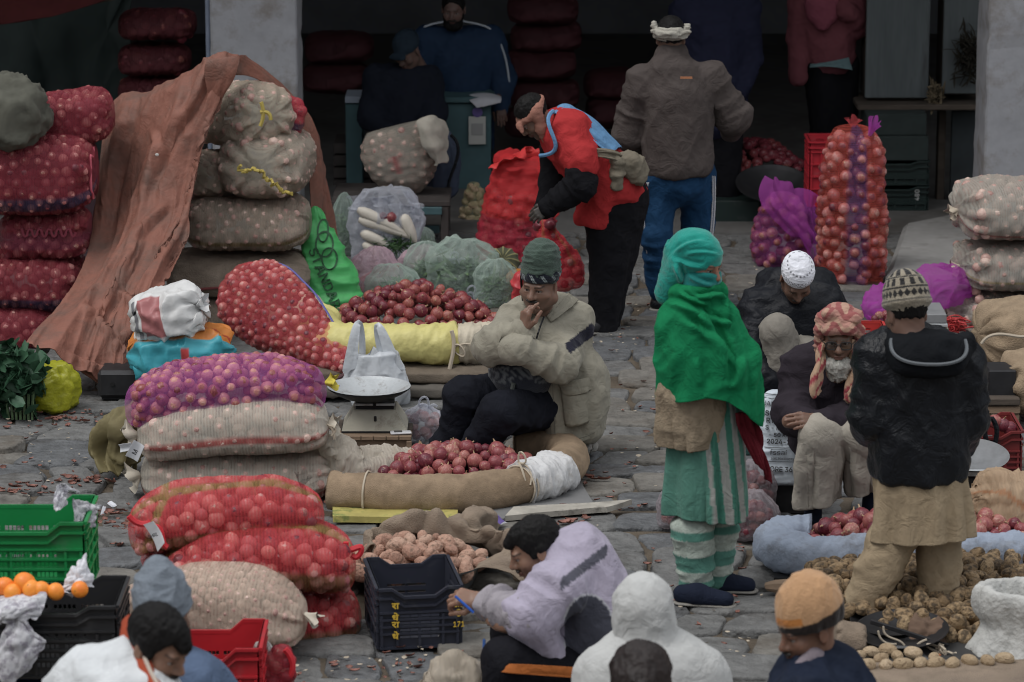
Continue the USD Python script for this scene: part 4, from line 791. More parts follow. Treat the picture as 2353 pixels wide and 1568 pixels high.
solid_sack('jute_sack', 'plump jute sack with a stitched mouth below the white net sacks', at(2248, 768, Yj), at(2480, 760, Yj + .1), .27, .18, stain('open_jute', (.28, .21, .14), rough=.95, var=.25, scale=14, bump=1., bscale=130, bdist=.006), seed=75, lumps=.01, gather=.1)
obj('stitching', tube(spline([at(x, y, Yj - .28) for x, y in ((2255, 790), (2275, 772), (2300, 768), (2330, 772), (2370, 770))], 30), .009, 5), TW, '/World/jute_sack_%03d' % (USED[('/World', 'jute_sack')] - 1))
solid_sack('jute_sack', 'jute sack with a magenta tie cut by the right edge', at(2302, 880, yv(960)), at(2500, 870, yv(960)), .25, .16, stain('open_jute', (.28, .21, .14)), seed=76, lumps=.01, gather=.12)
frill('/World/jute_sack_%03d' % (USED[('/World', 'jute_sack')] - 1), at(2306, 900, yv(960) - .12), A(-.6, -.2, -.8), .05, .09, plain('magenta_tie', (.4, .04, .2), .7), 4, 'magenta_tie')
Yv_ = yv(775)
T, P, _ = net_sack('violet_net', 'large violet net sheet with a few onions lying on the ground by the right pile', at(1992, 720, Yv_), at(2215, 640, Yv_ + .35), .19, .12, N_VIOLET, 'red', wr=.04, seed=77, r=.026, drape=.2, lump=.03, taper=[.6, .85, .8, .8, .9, .8], gather=.1, pieces=False)
rng = np.random.default_rng(5)
for k in range(26): piece_of(PIECE['red'][k % 2], 'onion', T, at(rng.uniform(2000, 2050), rng.uniform(722, 775), Yv_ - .12 + rng.uniform(-.05, .06)), rand_rot(rng), .024)
# ---------------------------------------------------------------- plastic crates with real slots
from shapely.geometry import Polygon, box as sbox
from shapely import union_all
def plate(poly, t, o, ex, ey, en):
    ms = [trimesh.creation.extrude_polygon(g, t, engine='earcut') for g in getattr(poly, 'geoms', [poly])]
    m = cat_mesh(ms); v = np.array(m.vertices); return trimesh.Trimesh(o + v[:, :1] * ex + v[:, 1:2] * ey + v[:, 2:] * en, m.faces, process=False)
def bar(o, ex, ey, en, x0, x1, y0, y1, z0, z1):
    return plate(sbox(x0, y0, x1, y1), z1 - z0, o + en * z0, ex, ey, en)
def crate_wall(o, ex, en, L, H, dip, rows, slots, solid=.09, handle=False):
    ey = A(0, 0, 1.0); e = .16 * L
    out = Polygon([(0, 0), (L, 0), (L, H), (L - e, H), (L - e - .05, H - dip), (e + .05, H - dip), (e, H), (0, H)])
    holes, y0, y1 = [], .035, H - dip - .075; rh = (y1 - y0) / rows
    for r in range(rows):
        for k in range(slots):
            x = solid + (L - 2 * solid) * (k + .5) / slots
            if k % 6 == 5: continue
            holes.append(sbox(x - .0062, y0 + r * rh + .012, x + .0062, y0 + (r + 1) * rh - .008))
    if handle: holes.append(sbox(L * .36, H - dip - .062, L * .64, H - dip - .035))
    p = out.difference(union_all(holes)); ms = [plate(p, .005, o - en * .005, ex, ey, en)]
    for y in [.004, H - dip - .075] + [.035 + r * rh for r in range(1, rows)]: ms.append(bar(o, ex, ey, en, .004, L - .004, y, y + .009, .0005, .011))
    for x in (0.006, solid - .02, L / 2 - .006, L - solid + .012, L - .018): ms.append(bar(o, ex, ey, en, x, x + .011, .014, H - dip - .08, .001, .0095))
    pts = [(0, H), (e, H), (e + .05, H - dip), (L - e - .05, H - dip), (L - e, H), (L, H)]
    rim = [plate(Polygon([(a[0], a[1] - .012), (b[0], b[1] - .012), (b[0], b[1]), (a[0], a[1])]), .02, o - en * .006, ex, ey, en) for a, b in zip(pts[:-1], pts[1:])]
    rim += [plate(Polygon([(a[0], a[1] - .048), (b[0], b[1] - .048), (b[0], b[1] - .038), (a[0], a[1] - .038)]), .014, o - en * .002, ex, ey, en) for a, b in zip(pts[:-1], pts[1:])]
    return cat_mesh(ms), cat_mesh(rim)
def crate(name, label, FL, FR, W, H, mt, dipf=.03, dips=.0, rows=4, slots=24, cat='crate', group=None):
    FL, FR = np.asarray(FL, float), np.asarray(FR, float); ex = FR - FL; ex[2] = 0; L = np.linalg.norm(ex); ex /= L; dn = A(-ex[1], ex[0], 0)
    T = thing(name, label, cat, (FL + FR) / 2 + dn * W / 2, group)
    for nm, o, x, n, l, d in (('front_wall', FL, ex, -dn, L, dipf), ('side_wall', FR, dn, ex, W, dips), ('back_wall', FR + dn * W, -ex, dn, L, dipf), ('side_wall', FL + dn * W, -dn, -ex, W, dips)):
        w, r = crate_wall(o, x, n, l, H, d, rows, int(slots * l / L), handle=(d < .02))
        obj(nm, w, mt, T, smooth=False); obj('rim', r, mt, T, smooth=False)
    c = (FL + FR) / 2 + dn * W / 2
    obj('base', box(c + A(0, 0, .012), (L - .01, W - .01, .006), np.column_stack([ex, dn, A(0, 0, 1)])), mt, T, smooth=False)
    return T, c, ex, dn
def pl_mat(name, col, rough=.42): return stain(name, col, rough=rough, var=.12, scale=6, bump=.15, bscale=60, dirt=tuple(.5 * c + .05 for c in col), dirt_at=(.56, .74), dscale=9, spec=.45)
M_NAVY, M_GREENC, M_BLACKC, M_REDC, M_BLUEC = pl_mat('navy_black_plastic', (.018, .02, .03)), pl_mat('green_crate_plastic', (.008, .17, .045)), pl_mat('black_crate_plastic', (.014, .014, .015)), pl_mat('red_crate_plastic', (.34, .014, .02)), pl_mat('blue_crate_plastic', (.012, .05, .17))
Hc = .265
FL, FR = G(871, 1495), G(1058, 1486); FL[2] = FR[2] = 0.0
NC, cN, exN, dnN = crate('plastic_crate', 'empty navy black crate with yellow painted lettering in front of the potato basin', FL, FR, .44, Hc, M_NAVY, dipf=.035, slots=22)
def crate_print(T, FL, ex, dn, x, z, sx, polys, m, nm='lettering'):
    ms = [plate(g, .0015, FL + ex * x + A(0, 0, z) - dn * .0135, ex, A(0, 0, 1), -dn) for g in polys]; return obj(nm, cat_mesh(ms), m, T, smooth=False)
RA = [Polygon([(4, -15), (5, -4), (74, -4), (75, -16), (65, -18), (65, -69), (52, -69), (52, -17), (42, -17), (40, -34), (29, -43), (48, -62), (42, -71), (38, -71), (15, -49), (8, -38), (8, -31), (11, -27), (20, -26), (25, -29), (28, -27), (28, -17), (6, -17)])]
DHE = [Polygon([(8, -50), (9, -39), (15, -32), (31, -30), (40, -39), (41, -31), (45, -30), (40, -18), (26, -17), (24, -7), (30, -4), (47, -7), (53, -14), (59, -30), (70, -31), (70, -42), (61, -43), (60, -95), (48, -96), (47, -84), (29, -86), (20, -82), (15, -74), (16, -60), (11, -57)], [[(28, -67), (31, -73), (39, -73), (46, -70), (47, -43), (40, -42), (38, -48), (42, -53), (41, -63), (30, -65)]])]
from shapely import affinity
for k, gl in enumerate((RA, DHE, RA, DHE)):
    crate_print(NC, FL, exN, dnN, .05, .205 - k * .04, 1, [affinity.scale(g, .00045, .00038, origin=(0, 0)) for g in gl], INK_Y)
for txt, z, h in (('BR', .175, .024), ('C', .135, .03), ('171', .09, .022)):
    t = meshkit.text_mesh(txt, h, .0015, True); v = np.array(t.vertices); v[:, 0] -= v[:, 0].mean()
    obj('lettering', trimesh.Trimesh(FL + exN * (.328 + v[:, :1] * .85) + A(0, 0, 1) * (z + v[:, 1:2]) - dnN * (.0122 + v[:, 2:]), t.faces, process=False), INK_Y, NC, smooth=False)
# foreground crates at the left
Yo = yv(1705)
def onY(x, z, Y): r = A(at(x, 800, Y)[0], Y, z); return r
crate('plastic_crate', 'dark blue crate at the bottom left under the black crate of oranges', onY(-130, 0, Yo), onY(252, 0, Yo), .36, .245, M_BLUEC)
OC, cO, exO, dnO = crate('plastic_crate', 'black crate full of oranges with newspaper hanging over its front', onY(-130, .25, Yo), onY(250, .25, Yo), .38, .29, M_BLACKC, dipf=.03)
Yg2 = Yo + .46
for k in range(2): crate('plastic_crate', ('lower black crate hidden under the green crate', 'upper black crate hidden under the green crate')[k], onY(-160, k * .21, Yg2 + .03), onY(172, k * .21, Yg2 + .03), .34, .2, M_BLACKC)
GC, cG, exG, dnG = crate('plastic_crate', 'bright green crate with newspaper stuffed over its corner at the left edge', onY(-160, .425, Yg2), onY(180, .425, Yg2), .38, .31, M_GREENC, dipf=.04)
Yr2 = yv(1660)
crate('plastic_crate', 'red plastic crate behind the man in the white jacket', onY(248, 0, Yr2), onY(582, 0, Yr2), .36, .30, M_REDC, dipf=.045)
M_PAPER = stain('newsprint', (.50, .50, .52), rough=.9, var=.2, scale=18, bump=.5, bscale=50, dirt=(.24, .22, .26), dirt_at=(.48, .6), dscale=30)
M_WPAPER = stain('white_tissue', (.58, .58, .61), rough=.8, var=.12, scale=9, bump=.4, bscale=40)
def crumple(T, c, size, m, seed, name='sheet', droop=0.0, n=26, top='/World', nrm=None):
    rng = np.random.default_rng(seed); C = np.zeros((5, 5, 3)); s, t = np.meshgrid(np.linspace(-1, 1, 5), np.linspace(-1, 1, 5), indexing='ij')
    C[..., 0] = s * size[0]; C[..., 2] = t * size[1] - droop * (s ** 2); C[..., 1] = 0; C += rng.normal(0, 1, C.shape) * A(size[0], size[2], size[1]) * .14; C[..., 1] += rng.normal(0, 1, (5, 5)) * size[2] * .6
    v, f, U = sheet(C, n, n); v += vnormals(v, f) * ((globals()['crease'](v * 14 + seed, seed) - .35) * size[0] * .07)[:, None]
    return obj(name, (v + np.asarray(c), f), m, T, smooth=35)
p = thing('newspaper', 'crumpled newspaper draped over the front of the orange crate', 'newspaper', at(60, 1500, Yo - .05))
def paper(T, C, m, amp, seed, n=30, name='sheet'):
    v, f, U = sheet(np.array(C), n, n); v = v + vnormals(v, f) * ((crease(np.column_stack([U * A(4, 4), U[:, :1] * 0]), seed) - .35) * amp + (crease(v * 26, seed + 2) - .35) * amp * .35)[:, None]; return obj(name, thicken(v, f, .0015), m, T, smooth=True)
Yn = Yo - .04; J_ = lambda x, y, d=0: at(x, y, Yn + d)
paper(p, [[J_(-20, 1368, .1), J_(40, 1362, .1), J_(85, 1372, .08)], [J_(-10, 1392, -.02), J_(50, 1388, -.03), J_(108, 1368, .02)], [J_(-15, 1425, -.04), J_(30, 1415, -.06), J_(98, 1408, -.03)], [J_(0, 1440, -.03), J_(35, 1430, -.05), J_(80, 1425, -.03)]], M_PAPER, .018, 3)
paper(p, [[J_(20, 1425, -.03), J_(42, 1420, -.05), J_(62, 1428, -.03)], [J_(0, 1462, -.04), J_(50, 1455, -.07), J_(100, 1462, -.04)], [J_(-20, 1510, -.04), J_(40, 1508, -.08), J_(108, 1488, -.04)], [J_(-10, 1560, -.04), J_(30, 1572, -.06), J_(70, 1530, -.04)]], M_PAPER, .02, 4)
p = thing('newspaper', 'crumpled newspaper stuffed over the corner of the green crate', 'newspaper', at(170, 1150, Yg2)); Yn = Yg2
paper(p, [[J_(120, 1170, -.03), J_(128, 1130, .02), J_(150, 1112, .08)], [J_(138, 1172, -.03), J_(146, 1132, .06), J_(165, 1120, .16)], [J_(160, 1158, .1), J_(165, 1130, .14), J_(185, 1135, .2)]], M_PAPER, .016, 5)
paper(p, [[J_(168, 1145, .12), J_(200, 1152, .16), J_(235, 1162, .2)], [J_(172, 1180, .1), J_(200, 1180, .13), J_(226, 1178, .18)], [J_(170, 1222, .08), J_(190, 1215, .1), J_(222, 1210, .14)]], M_PAPER, .016, 6)
p = thing('tissue_paper', 'white wrapping paper standing up among the oranges in the black crate', 'paper', at(180, 1335, Yo + .1))
Yn = Yo + .12
paper(p, [[J_(150, 1318), J_(178, 1290, .02), J_(196, 1272, .06)], [J_(142, 1345, -.02), J_(180, 1322, -.04), J_(212, 1310, .03)], [J_(135, 1362, 0), J_(180, 1352, -.05), J_(222, 1348, 0)]], M_WPAPER, .018, 7)
paper(p, [[J_(90, 1348, .05), J_(120, 1342, .03), J_(145, 1352, .05)], [J_(95, 1366, -.04), J_(130, 1360, -.05), J_(172, 1366, -.04)]], M_WPAPER, .02, 8)
ORS = source('source_orange'); m = trimesh.creation.icosphere(3, 1.0); v = np.array(m.vertices); v[:, 2] *= .93; v += v * ((noise(v * 14) - .5) * .012)[:, None]; obj('peel', trimesh.Trimesh(v, m.faces), M_ORANGE, ORS, smooth=True); obj('stem_button', trimesh.creation.cylinder(.07, .04, sections=8).apply_translation((0, 0, .925)), plain('stem_green', (.1, .12, .04), .7), ORS)
rng = np.random.default_rng(8)
for x, y, r, lb in ((10, 1348, .038, 'orange at the far left of the black crate'), (57, 1341, .044, 'reddest and largest orange on top of the black crate'), (72, 1354, .036, 'orange in front of the reddest one, above the newspaper'), (95, 1356, .034, 'small pale orange half under the white paper'), (128, 1360, .034, 'orange between two pieces of white paper'), (183, 1355, .033, 'orange nearest the right end of the black crate'), (30, 1362, .036, 'yellowish orange beside the newspaper, second from the left')):
    copy_of(ORS, 'orange', at(x, y, Yo + (.08 if y < 1350 else .05)), rand_rot(rng), r, lb, 'orange')
# ---------------------------------------------------------------- basin of potatoes and gunny sacks
cb = G(972, 1352)
def lathe(prof, c, n=36):
    an = np.linspace(0, 2 * np.pi, n, endpoint=False); R = np.array([np.column_stack([r * np.cos(an), r * np.sin(an), np.full(n, z)]) for r, z in prof]); return trimesh.Trimesh(loft(R).vertices + c, loft(R).faces, process=False)
p = obj('basin', lathe([(.19, 0), (.22, .03), (.265, .13), (.285, .138), (.28, .128), (.255, .12), (.2, .03)], cb), stain('grey_rubber', (.085, .085, .082), rough=.7, var=.2), smooth=40); tag(prim(p), 'grey rubber basin of potatoes behind the navy black crate', 'basin')
heap(POT_R, 'potato', 'pinkish potato in the basin behind the navy black crate', 'potato', 'potatoes in the basin', cb + A(-.03, 0, 0), .29, .26, .11, .034, 90, 80, ('lower_potatoes', M_POTATO_R, 'pinkish potatoes underneath in the basin'), zbase=.085)
M_GUNNY = stain('gunny_cloth', (.23, .18, .135), rough=.95, var=.3, scale=10, bump=1., bscale=170, bdist=.006, dirt=(.13, .1, .08), dirt_at=(.5, .7), dscale=5)
GS = thing('gunny_sack', 'open gunny sack lining the potato basin and slumping down its right side', 'sack', cb)
an = np.radians(np.linspace(-35, 190, 14)); C = []
for k, (r, z) in enumerate(((.245, .12), (.27, .2), (.31, .18), (.36, .10), (.40, .01))): C.append([cb + A((r + .05 * math.sin(a * 3 + k)) * math.cos(a) * (1.25 if math.cos(a) > 0 else .95), r * math.sin(a) * .95, z + .05 * math.sin(a) * (z > .1) + .02 * math.sin(4 * a + k)) for a in an])
v, f, U = sheet(np.array(C), 30, 90); v += vnormals(v, f) * ((ridged(v * 9, 4) - .5) * .035)[:, None]; v[:, 2] = np.maximum(v[:, 2], .006); obj('cloth', thicken(v, f, .006), M_GUNNY, GS, smooth=True)
T, P, vs = solid_sack('gunny_sack', 'crumpled empty gunny sack lying behind the potato basin', at(935, 1220, yv(1280)), at(1140, 1250, yv(1300)), .13, .075, M_GUNNY, seed=81, lump=.06, wr=.06, taper=[.6, .9, .55, .7, .95, .6], bend=[.02, .03, -.03, -.01, .03, -.03])
pk = thing('plastic_packet', 'torn clear packet with purple and yellow print beside the jute ring', 'packet', G(1095, 1222))
C = np.array([[G(1010, 1226, .03), G(1085, 1190, .05), G(1120, 1180, .06)], [G(1060, 1230, .03), G(1110, 1205, .07), G(1150, 1192, .05)], [G(1110, 1228, .02), G(1140, 1210, .05), G(1168, 1200, .03)]])
v, f, U = sheet(C, 26, 26); v += vnormals(v, f) * ((ridged(v * 12, 3) - .5) * .03)[:, None]
col = np.tile(A(.5, .5, .52), (len(U), 1)); col[(U[:, 1] > .5) & (U[:, 1] < .75) & (U[:, 0] > .25) & (U[:, 0] < .6)] = (.45, .45, .05); col[(U[:, 1] > .74) & (U[:, 0] > .15) & (U[:, 0] < .8)] = (.13, .09, .28); col[(U[:, 1] < .4) & (noise(v * 40) > .55)] = (.45, .2, .2); col[(U[:, 1] > .45) & (U[:, 1] < .8) & (U[:, 0] > .65)] = (.14, .1, .3)
obj('sheet', (v, f), M_VCP, pk, smooth=True, col=col)
# ---------------------------------------------------------------- weighing scale on a plank box, carrier bags
Yx = yv(1054); xb0, xb1 = at(772, 1020, Yx)[0], at(946, 1020, Yx)[0]; bw = xb1 - xb0
WB = thing('wooden_box', 'low box of old planks carrying the weighing scale', 'box', ((xb0 + xb1) / 2, Yx + .17, 0))
for k in range(2): obj('plank', box(((xb0 + xb1) / 2, Yx + .008, .03 + k * .046), (bw - .02, .016, .043), ch=.003), M_WOOD, WB, smooth=False)
for k in range(3): obj('top_board', box(((xb0 + xb1) / 2, Yx + .06 + k * .112, .107 + .003 * (k % 2)), (bw, .108, .016), ch=.003), M_DARKWOOD if k else M_WOOD, WB, smooth=False)
for k in range(6): obj('end_block', box((xb0 + bw * (k + .5) / 6, Yx - .004, .107), (bw / 6 - .004, .022, .02), ch=.002), M_WOOD, WB, smooth=False)
for s in (0, 1): obj('corner_post', box((xb1 - .012 if s else xb0 + .012, Yx - .012, .047), (.026, .02, .094), ch=.002), M_WOOD, WB, smooth=False)
Ys_ = Yx + .05; xs = at(860, 950, Ys_)[0]; zt = .118
SC = thing('weighing_scale', 'cream bench scale with a steel pan on the plank box', 'scale', (xs, Ys_ + .12, zt))
def frus(z0, z1, w0, w1, d0, d1, yc): return trimesh.convex.convex_hull(np.array([(xs + sx * w / 2, yc + sy * d / 2, z) for z, w, d in ((z0, w0, d0), (z1, w1, d1)) for sx in (-1, 1) for sy in (-1, 1)]))
M_CREAM = stain('cream_enamel', (.40, .38, .31), rough=.5, var=.12, scale=8, bump=.2, dirt=(.14, .11, .08), dirt_at=(.55, .72), dscale=7)
obj('body', frus(zt + .008, zt + .105, .325, .21, .27, .19, Ys_ + .14), M_CREAM, SC, smooth=False); obj('foot_plate', frus(zt, zt + .008, .33, .33, .275, .275, Ys_ + .14), M_IRON, SC, smooth=False)
obj('neck', box((xs, Ys_ + .14, zt + .118), (.19, .15, .024)), M_IRON, SC, smooth=False)
for s in (-1, 1): obj('support_bar', box((xs + s * .054, Ys_ + .05, zt + .134), (.094, .014, .012), ch=.002), M_STEEL, SC, smooth=False)
obj('dial_window', box((xs + .004, Ys_ + .018, zt + .068), (.014, .006, .034), rotx(.38), ch=.003), M_IRON, SC, smooth=False)
PAN = thing('scale_pan', 'shallow worn steel pan on the cream bench scale', 'pan', (xs - .03, Ys_ + .13, zt + .14))
prof = [(0.01, .0), (.07, .004), (.13, .022), (.175, .045), (.205, .068), (.208, .068), (.178, .049), (.13, .027), (.07, .01), (.01, .007)]
obj('bowl', lathe(prof, A(xs - .03, Ys_ + .13, zt + .142), 56), M_STEEL, PAN, smooth=30)
obj('underside', lathe([(r * 1.004 + .001, z - .006) for r, z in prof[:5]], A(xs - .03, Ys_ + .13, zt + .141), 56) if False else trimesh.Trimesh(*(lambda m: (m.vertices, m.faces[:-112]))(lathe([(r * 1.004 + .001, z - .006) for r, z in prof[:5]], A(xs - .03, Ys_ + .13, zt + .141), 56)), process=False), M_IRON, PAN, smooth=30)
ph = thing('mobile_phone', 'small white mobile phone on the plank box by the scale', 'phone', (at(920, 995, Yx + .03)[0], Yx + .03, .116))
c = A(at(921, 995, Yx + .03)[0], Yx + .035, .124); obj('case', box(c, (.105, .045, .011), rotz(.12), ch=.004), plain('white_plastic', (.6, .6, .62), .3), ph, smooth=False); obj('screen', box(c + A(-.014, 0, .0061), (.04, .032, .002), rotz(.12)), plain('phone_screen', (.02, .02, .025), .15), ph, smooth=False)
# bags made of film: a blob gathered to a knot
def blob(c, rx, ry, h, seed, pinch=.25, crease=.05, n=54, k=40, top=1.0, lean=(0, 0), pw=2.4):
    t = np.linspace(0, 1, k); an = np.linspace(0, 2 * np.pi, n, endpoint=False); rng = np.random.default_rng(seed)
    f = np.minimum(1, (t / .25 + .55) ** .6) * np.where(t > .45, pinch + (1 - pinch) * np.clip(1 - ((t - .45) / .55) ** pw, 0, 1), 1); f[0] *= .9
    R = np.zeros((k, n, 3)); fold = 1 + np.clip(t - .4, 0, 1)[:, None] * .35 * np.cos(11 * an + rng.uniform(0, 6) + 2 * np.sin(an))[None]
    R[..., 0] = rx * f[:, None] * np.cos(an) * fold + lean[0] * t[:, None] ** 2; R[..., 1] = ry * f[:, None] * np.sin(an) * fold + lean[1] * t[:, None] ** 2; R[..., 2] = h * t[:, None]
    R += np.asarray(c); d = R - (np.asarray(c) + A(0, 0, h * .4)); d /= np.linalg.norm(d, axis=-1, keepdims=True)
    R += d * ((globals()['crease'](R * (2.2 / max(rx, .05)) * A(1, 1, .6), seed) - .35) * crease * .55 + (globals()['crease'](R * 30, seed + 4) - .35) * crease * .18 + (fbm(R * 9, 2, seed + 2) - .5) * crease)[..., None]; return loft(R)
def blades(c, r, n, L, w, seed, flat=.0):
    rng = np.random.default_rng(seed); V, F = [], []
    for _ in range(n):
        d = unit(rng.normal(0, 1, 3)); o = c + rng.normal(0, .42, 3) * r; a = unit(np.cross(d, rng.normal(0, 1, 3))); b = np.cross(d, a); l, ww = L * rng.uniform(.6, 1.2), w * rng.uniform(.6, 1.3); k = len(V)
        for t in (0, .33, .7, 1.0): q = o + d * l * (t - .5) + b * l * .3 * t * t; x = ww * (1 - (2 * t - .9) ** 2 * .85); V += [q - a * x, q + b * x * .3, q + a * x]
        for i in range(3): F += [(k + 3 * i, k + 3 * i + 1, k + 3 * i + 4), (k + 3 * i, k + 3 * i + 4, k + 3 * i + 3), (k + 3 * i + 1, k + 3 * i + 2, k + 3 * i + 5), (k + 3 * i + 1, k + 3 * i + 5, k + 3 * i + 4)]
    return np.array(V), np.array(F)
M_LEAF = stain('leaf_green', (.055, .11, .045), rough=.6, var=.5, scale=12); M_LEAF_P = stain('pale_leaf_green', (.13, .2, .10), rough=.6, var=.5, scale=14); M_LEAF_D = stain('dark_leaf_green', (.02, .055, .028), rough=.5, var=.5, scale=14)
F_GREEN, F_CLEAR, F_PINK, F_WHITE = film('green_film', (.50, .60, .54), .2, .14), film('clear_film', (.6, .62, .68), .22), film('pink_film', (.62, .46, .52), .42, .18), film('smoky_film', (.42, .38, .40), .16)
def bag(name, label, cx, base, w, h, mt, inside, seed, knot=None, dy=0.0, zb=0.0, dr=.7, pinch=.2, lean=(0, 0)):
    Y = yv(base) + w / sc(yv(base)) * .5 * dr + dy; s = sc(Y); c = A(at(cx, base, Y)[0], Y, zb); rx, hh = w / s / 2, h / s / CP
    T = thing(name, label, 'bag', c); rng = np.random.default_rng(seed)
    m = blob(c, rx, rx * dr, hh, seed, pinch, crease=.2 * rx, lean=lean); obj('film', m, mt, T, smooth=True)
    cc = c + A(lean[0] * .3, 0, hh * .42)
    if inside == 'greens': obj('greens', blades(cc - A(0, 0, hh * .08), A(rx, rx * dr, hh * .42) * .62, 420, rx * .75, rx * .06, seed), M_LEAF_P, T, smooth=True)
    elif inside in ('red', 'pale', 'dark'):
        b = blob(c, rx, rx * dr, hh * .8, seed, .4, crease=.1 * rx); vv, ff = np.array(b.vertices), np.array(b.faces); nn = vnormals(vv, ff); nn = nn if ((vv - cc) * nn).sum() > 0 else -nn; r = .031
        for i in pack_on(vv, None, r, rng, 1.75, nn @ CAMDIR > -.2): piece_of(PIECE[inside][rng.integers(2)], 'onion', T, vv[i] - nn[i] * r * 1.15 + A(0, 0, .3 * r), rand_rot(rng), r * rng.uniform(.85, 1.1))
    elif inside == 'roots':
        for k in range(16):
            d = A(rng.normal(0, .6), rng.normal(0, .4), rng.uniform(.2, 1)); o = cc + rng.normal(0, .35, 3) * A(rx, rx * dr, hh * .35); L = rx * 1.1
            obj('carrot', tube(spline([o - unit(d) * L * .5, o, o + unit(d) * L * .5], 8), np.linspace(.022, .008, 8), 8), stain('carrot_red', (.4, .09, .06), rough=.6), T)
    if knot:
        q = at(knot[0], knot[1], Y - rx * dr * .2); obj('knot', cat_mesh([tube(spline([q + A(0, 0, -.02), q, q + A(sx * .025, 0, .03), q + A(sx * .045, 0, .022)], 10), np.linspace(.013, .006, 10), 6) for sx in (-1, 1)] + [tube(spline([q, q + A(-.03, -.01, .07), q + A(-.045, 0, .05), q], 12), .006, 5)]), F_CLEAR if mt is not F_PINK else F_PINK, T, smooth=True)
    return T, c, rx, hh
bag('vegetable_bag', 'tall pale green plastic bag half hidden by the tarpaulin flap', 792, 588, 56, 138, F_GREEN, 'greens', 90)
T, c, rx, hh = bag('vegetable_bag', 'big clear plastic bag of white radishes with a green bunch', 888, 612, 160, 158, F_CLEAR, None, 91, pinch=.55)
M_RAD = stain('white_radish', (.56, .52, .45), rough=.5, var=.12, scale=12)
for k, (x0, y0, x1, y1, r) in enumerate(((822, 482, 945, 545, .036), (825, 505, 950, 548, .034), (830, 535, 900, 570, .036), (925, 495, 955, 560, .04), (835, 560, 880, 595, .03), (868, 590, 905, 600, .03))):
    a, b = at(x0, y0, c[1] - rx * .52), at(x1, y1, c[1] - rx * .62); obj('radish', tube(spline([a, (a + b) / 2 + A(0, -.01, .01), b], 12), r * np.array([.5, .9, 1, 1, .98, .95, .9, .84, .75, .62, .45, .2]), 10), M_RAD, T)
obj('green_bunch', blades(at(905, 562, c[1] - rx * .62), A(.09, .03, .04), 90, .16, .008, 5), M_LEAF, T, smooth=True)
for k, (x, y) in enumerate(((880, 500), (893, 512), (900, 500))): piece_of(PIECE['red'][0], 'onion', T, at(x, y, c[1] - rx * .6), None, .034)
for x, y, w, h, k in ((845, 470, .11, .05, 1), (935, 490, .1, .06, 2), (880, 462, .07, .03, 3)): crumple(T, at(x, y, c[1] - rx * .45), (w, h, .03), F_CLEAR, k + 30, 'film_flap')
bag('vegetable_bag', 'small plastic bag of greens right of the radish bag', 972, 582, 52, 54, F_GREEN, 'greens', 92)
bag('vegetable_bag', 'pale pink plastic bag gathered to a point beside the green lettered bag', 862, 708, 120, 128, F_PINK, 'roots', 93, knot=(862, 618), pinch=.15)
bag('vegetable_bag', 'pink tinted plastic bag lying behind the green vegetable bags', 975, 662, 120, 84, F_PINK, 'roots', 94, knot=(960, 590))
bag('vegetable_bag', 'pale green plastic bag directly behind the left of the back onion heap', 905, 742, 120, 100, F_GREEN, 'greens', 95, knot=(938, 672), dy=.3)
bag('vegetable_bag', 'green vegetable bag wedged behind two other green bags', 985, 705, 110, 110, F_GREEN, 'greens', 96, dy=.35)
bag('vegetable_bag', 'largest green plastic bag of vegetables with a standing knot', 1062, 716, 160, 126, F_GREEN, 'greens', 97, knot=(1052, 606), dy=.3, pinch=.35)
bag('vegetable_bag', 'cloudy green plastic bag behind the seated man at the heap', 1140, 735, 100, 104, F_GREEN, 'greens', 98, knot=(1092, 684), dy=.3, pinch=.3)
# pumpkins
cp = at(1156, 605, yv(660)); an = np.linspace(0, 2 * np.pi, 72, endpoint=False); t = np.linspace(.05, math.pi - .05, 26)
R = np.stack([np.stack([np.sin(a) * (1 - .1 * np.abs(np.sin(6 * an))) * np.cos(an), np.sin(a) * (1 - .1 * np.abs(np.sin(6 * an))) * np.sin(an), np.full(72, np.cos(a) * (.72 - .1 * (math.sin(a) < .25)))], -1) for a in t]) * .108
col = np.where((np.abs(np.sin(6 * an)) < .28)[None, :, None] & (np.sin(t) < .97)[:, None, None], A(.30, .27, .13), A(.075, .08, .05)); colv = np.vstack([col.reshape(-1, 3), [[.1, .1, .06]] * 2])
m = loft(R); v = np.array(m.vertices) @ rotx(.95).T + cp; pth = obj('pumpkin', (v, m.faces), M_VC, smooth=True, col=colv); tag(prim(pth), 'dark green pumpkin with pale stripes among the vegetable bags', 'pumpkin')
v = np.array(m.vertices) * .75 + at(1192, 640, yv(672)); pth = obj('pumpkin', (v, m.faces), stain('orange_pumpkin', (.42, .17, .04), rough=.5), smooth=True); tag(prim(pth), 'orange pumpkin just showing behind the seated man', 'pumpkin')
T, P, _ = solid_sack('plastic_bag', 'small red plastic bag behind the shoulder of the seated man', at(1205, 716, yv(720) + .1), at(1205, 628, yv(720) + .1), .07, .06, stain('red_plastic', (.5, .05, .06), rough=.4), cat='bag', seed=99, up=(0, -1, 0), wr=.03, part='film')
CB = thing('carrier_bag', 'white carrier bag with two upright handles behind the steel pan', 'bag', G(862, 938))
Yc_ = yv(930); P, u, an, L = sack_shape(at(868, 936, Yc_), at(858, 812, Yc_), .155, .085, ends=(.8, .95), up=(0, -1, 0), seed=101, gather=0, lump=.025, pw=(8, .6), taper=[.95, 1.02, 1.0, .94, .86])
v, f = grid_mesh(P); n_ = vnormals(v, f); n_ = n_ if ((v - v.mean(0)) * n_).sum() > 0 else -n_; v = v + n_ * ((ridged(v * A(9, 9, 4), 7) - .5) * .05)[:, None]
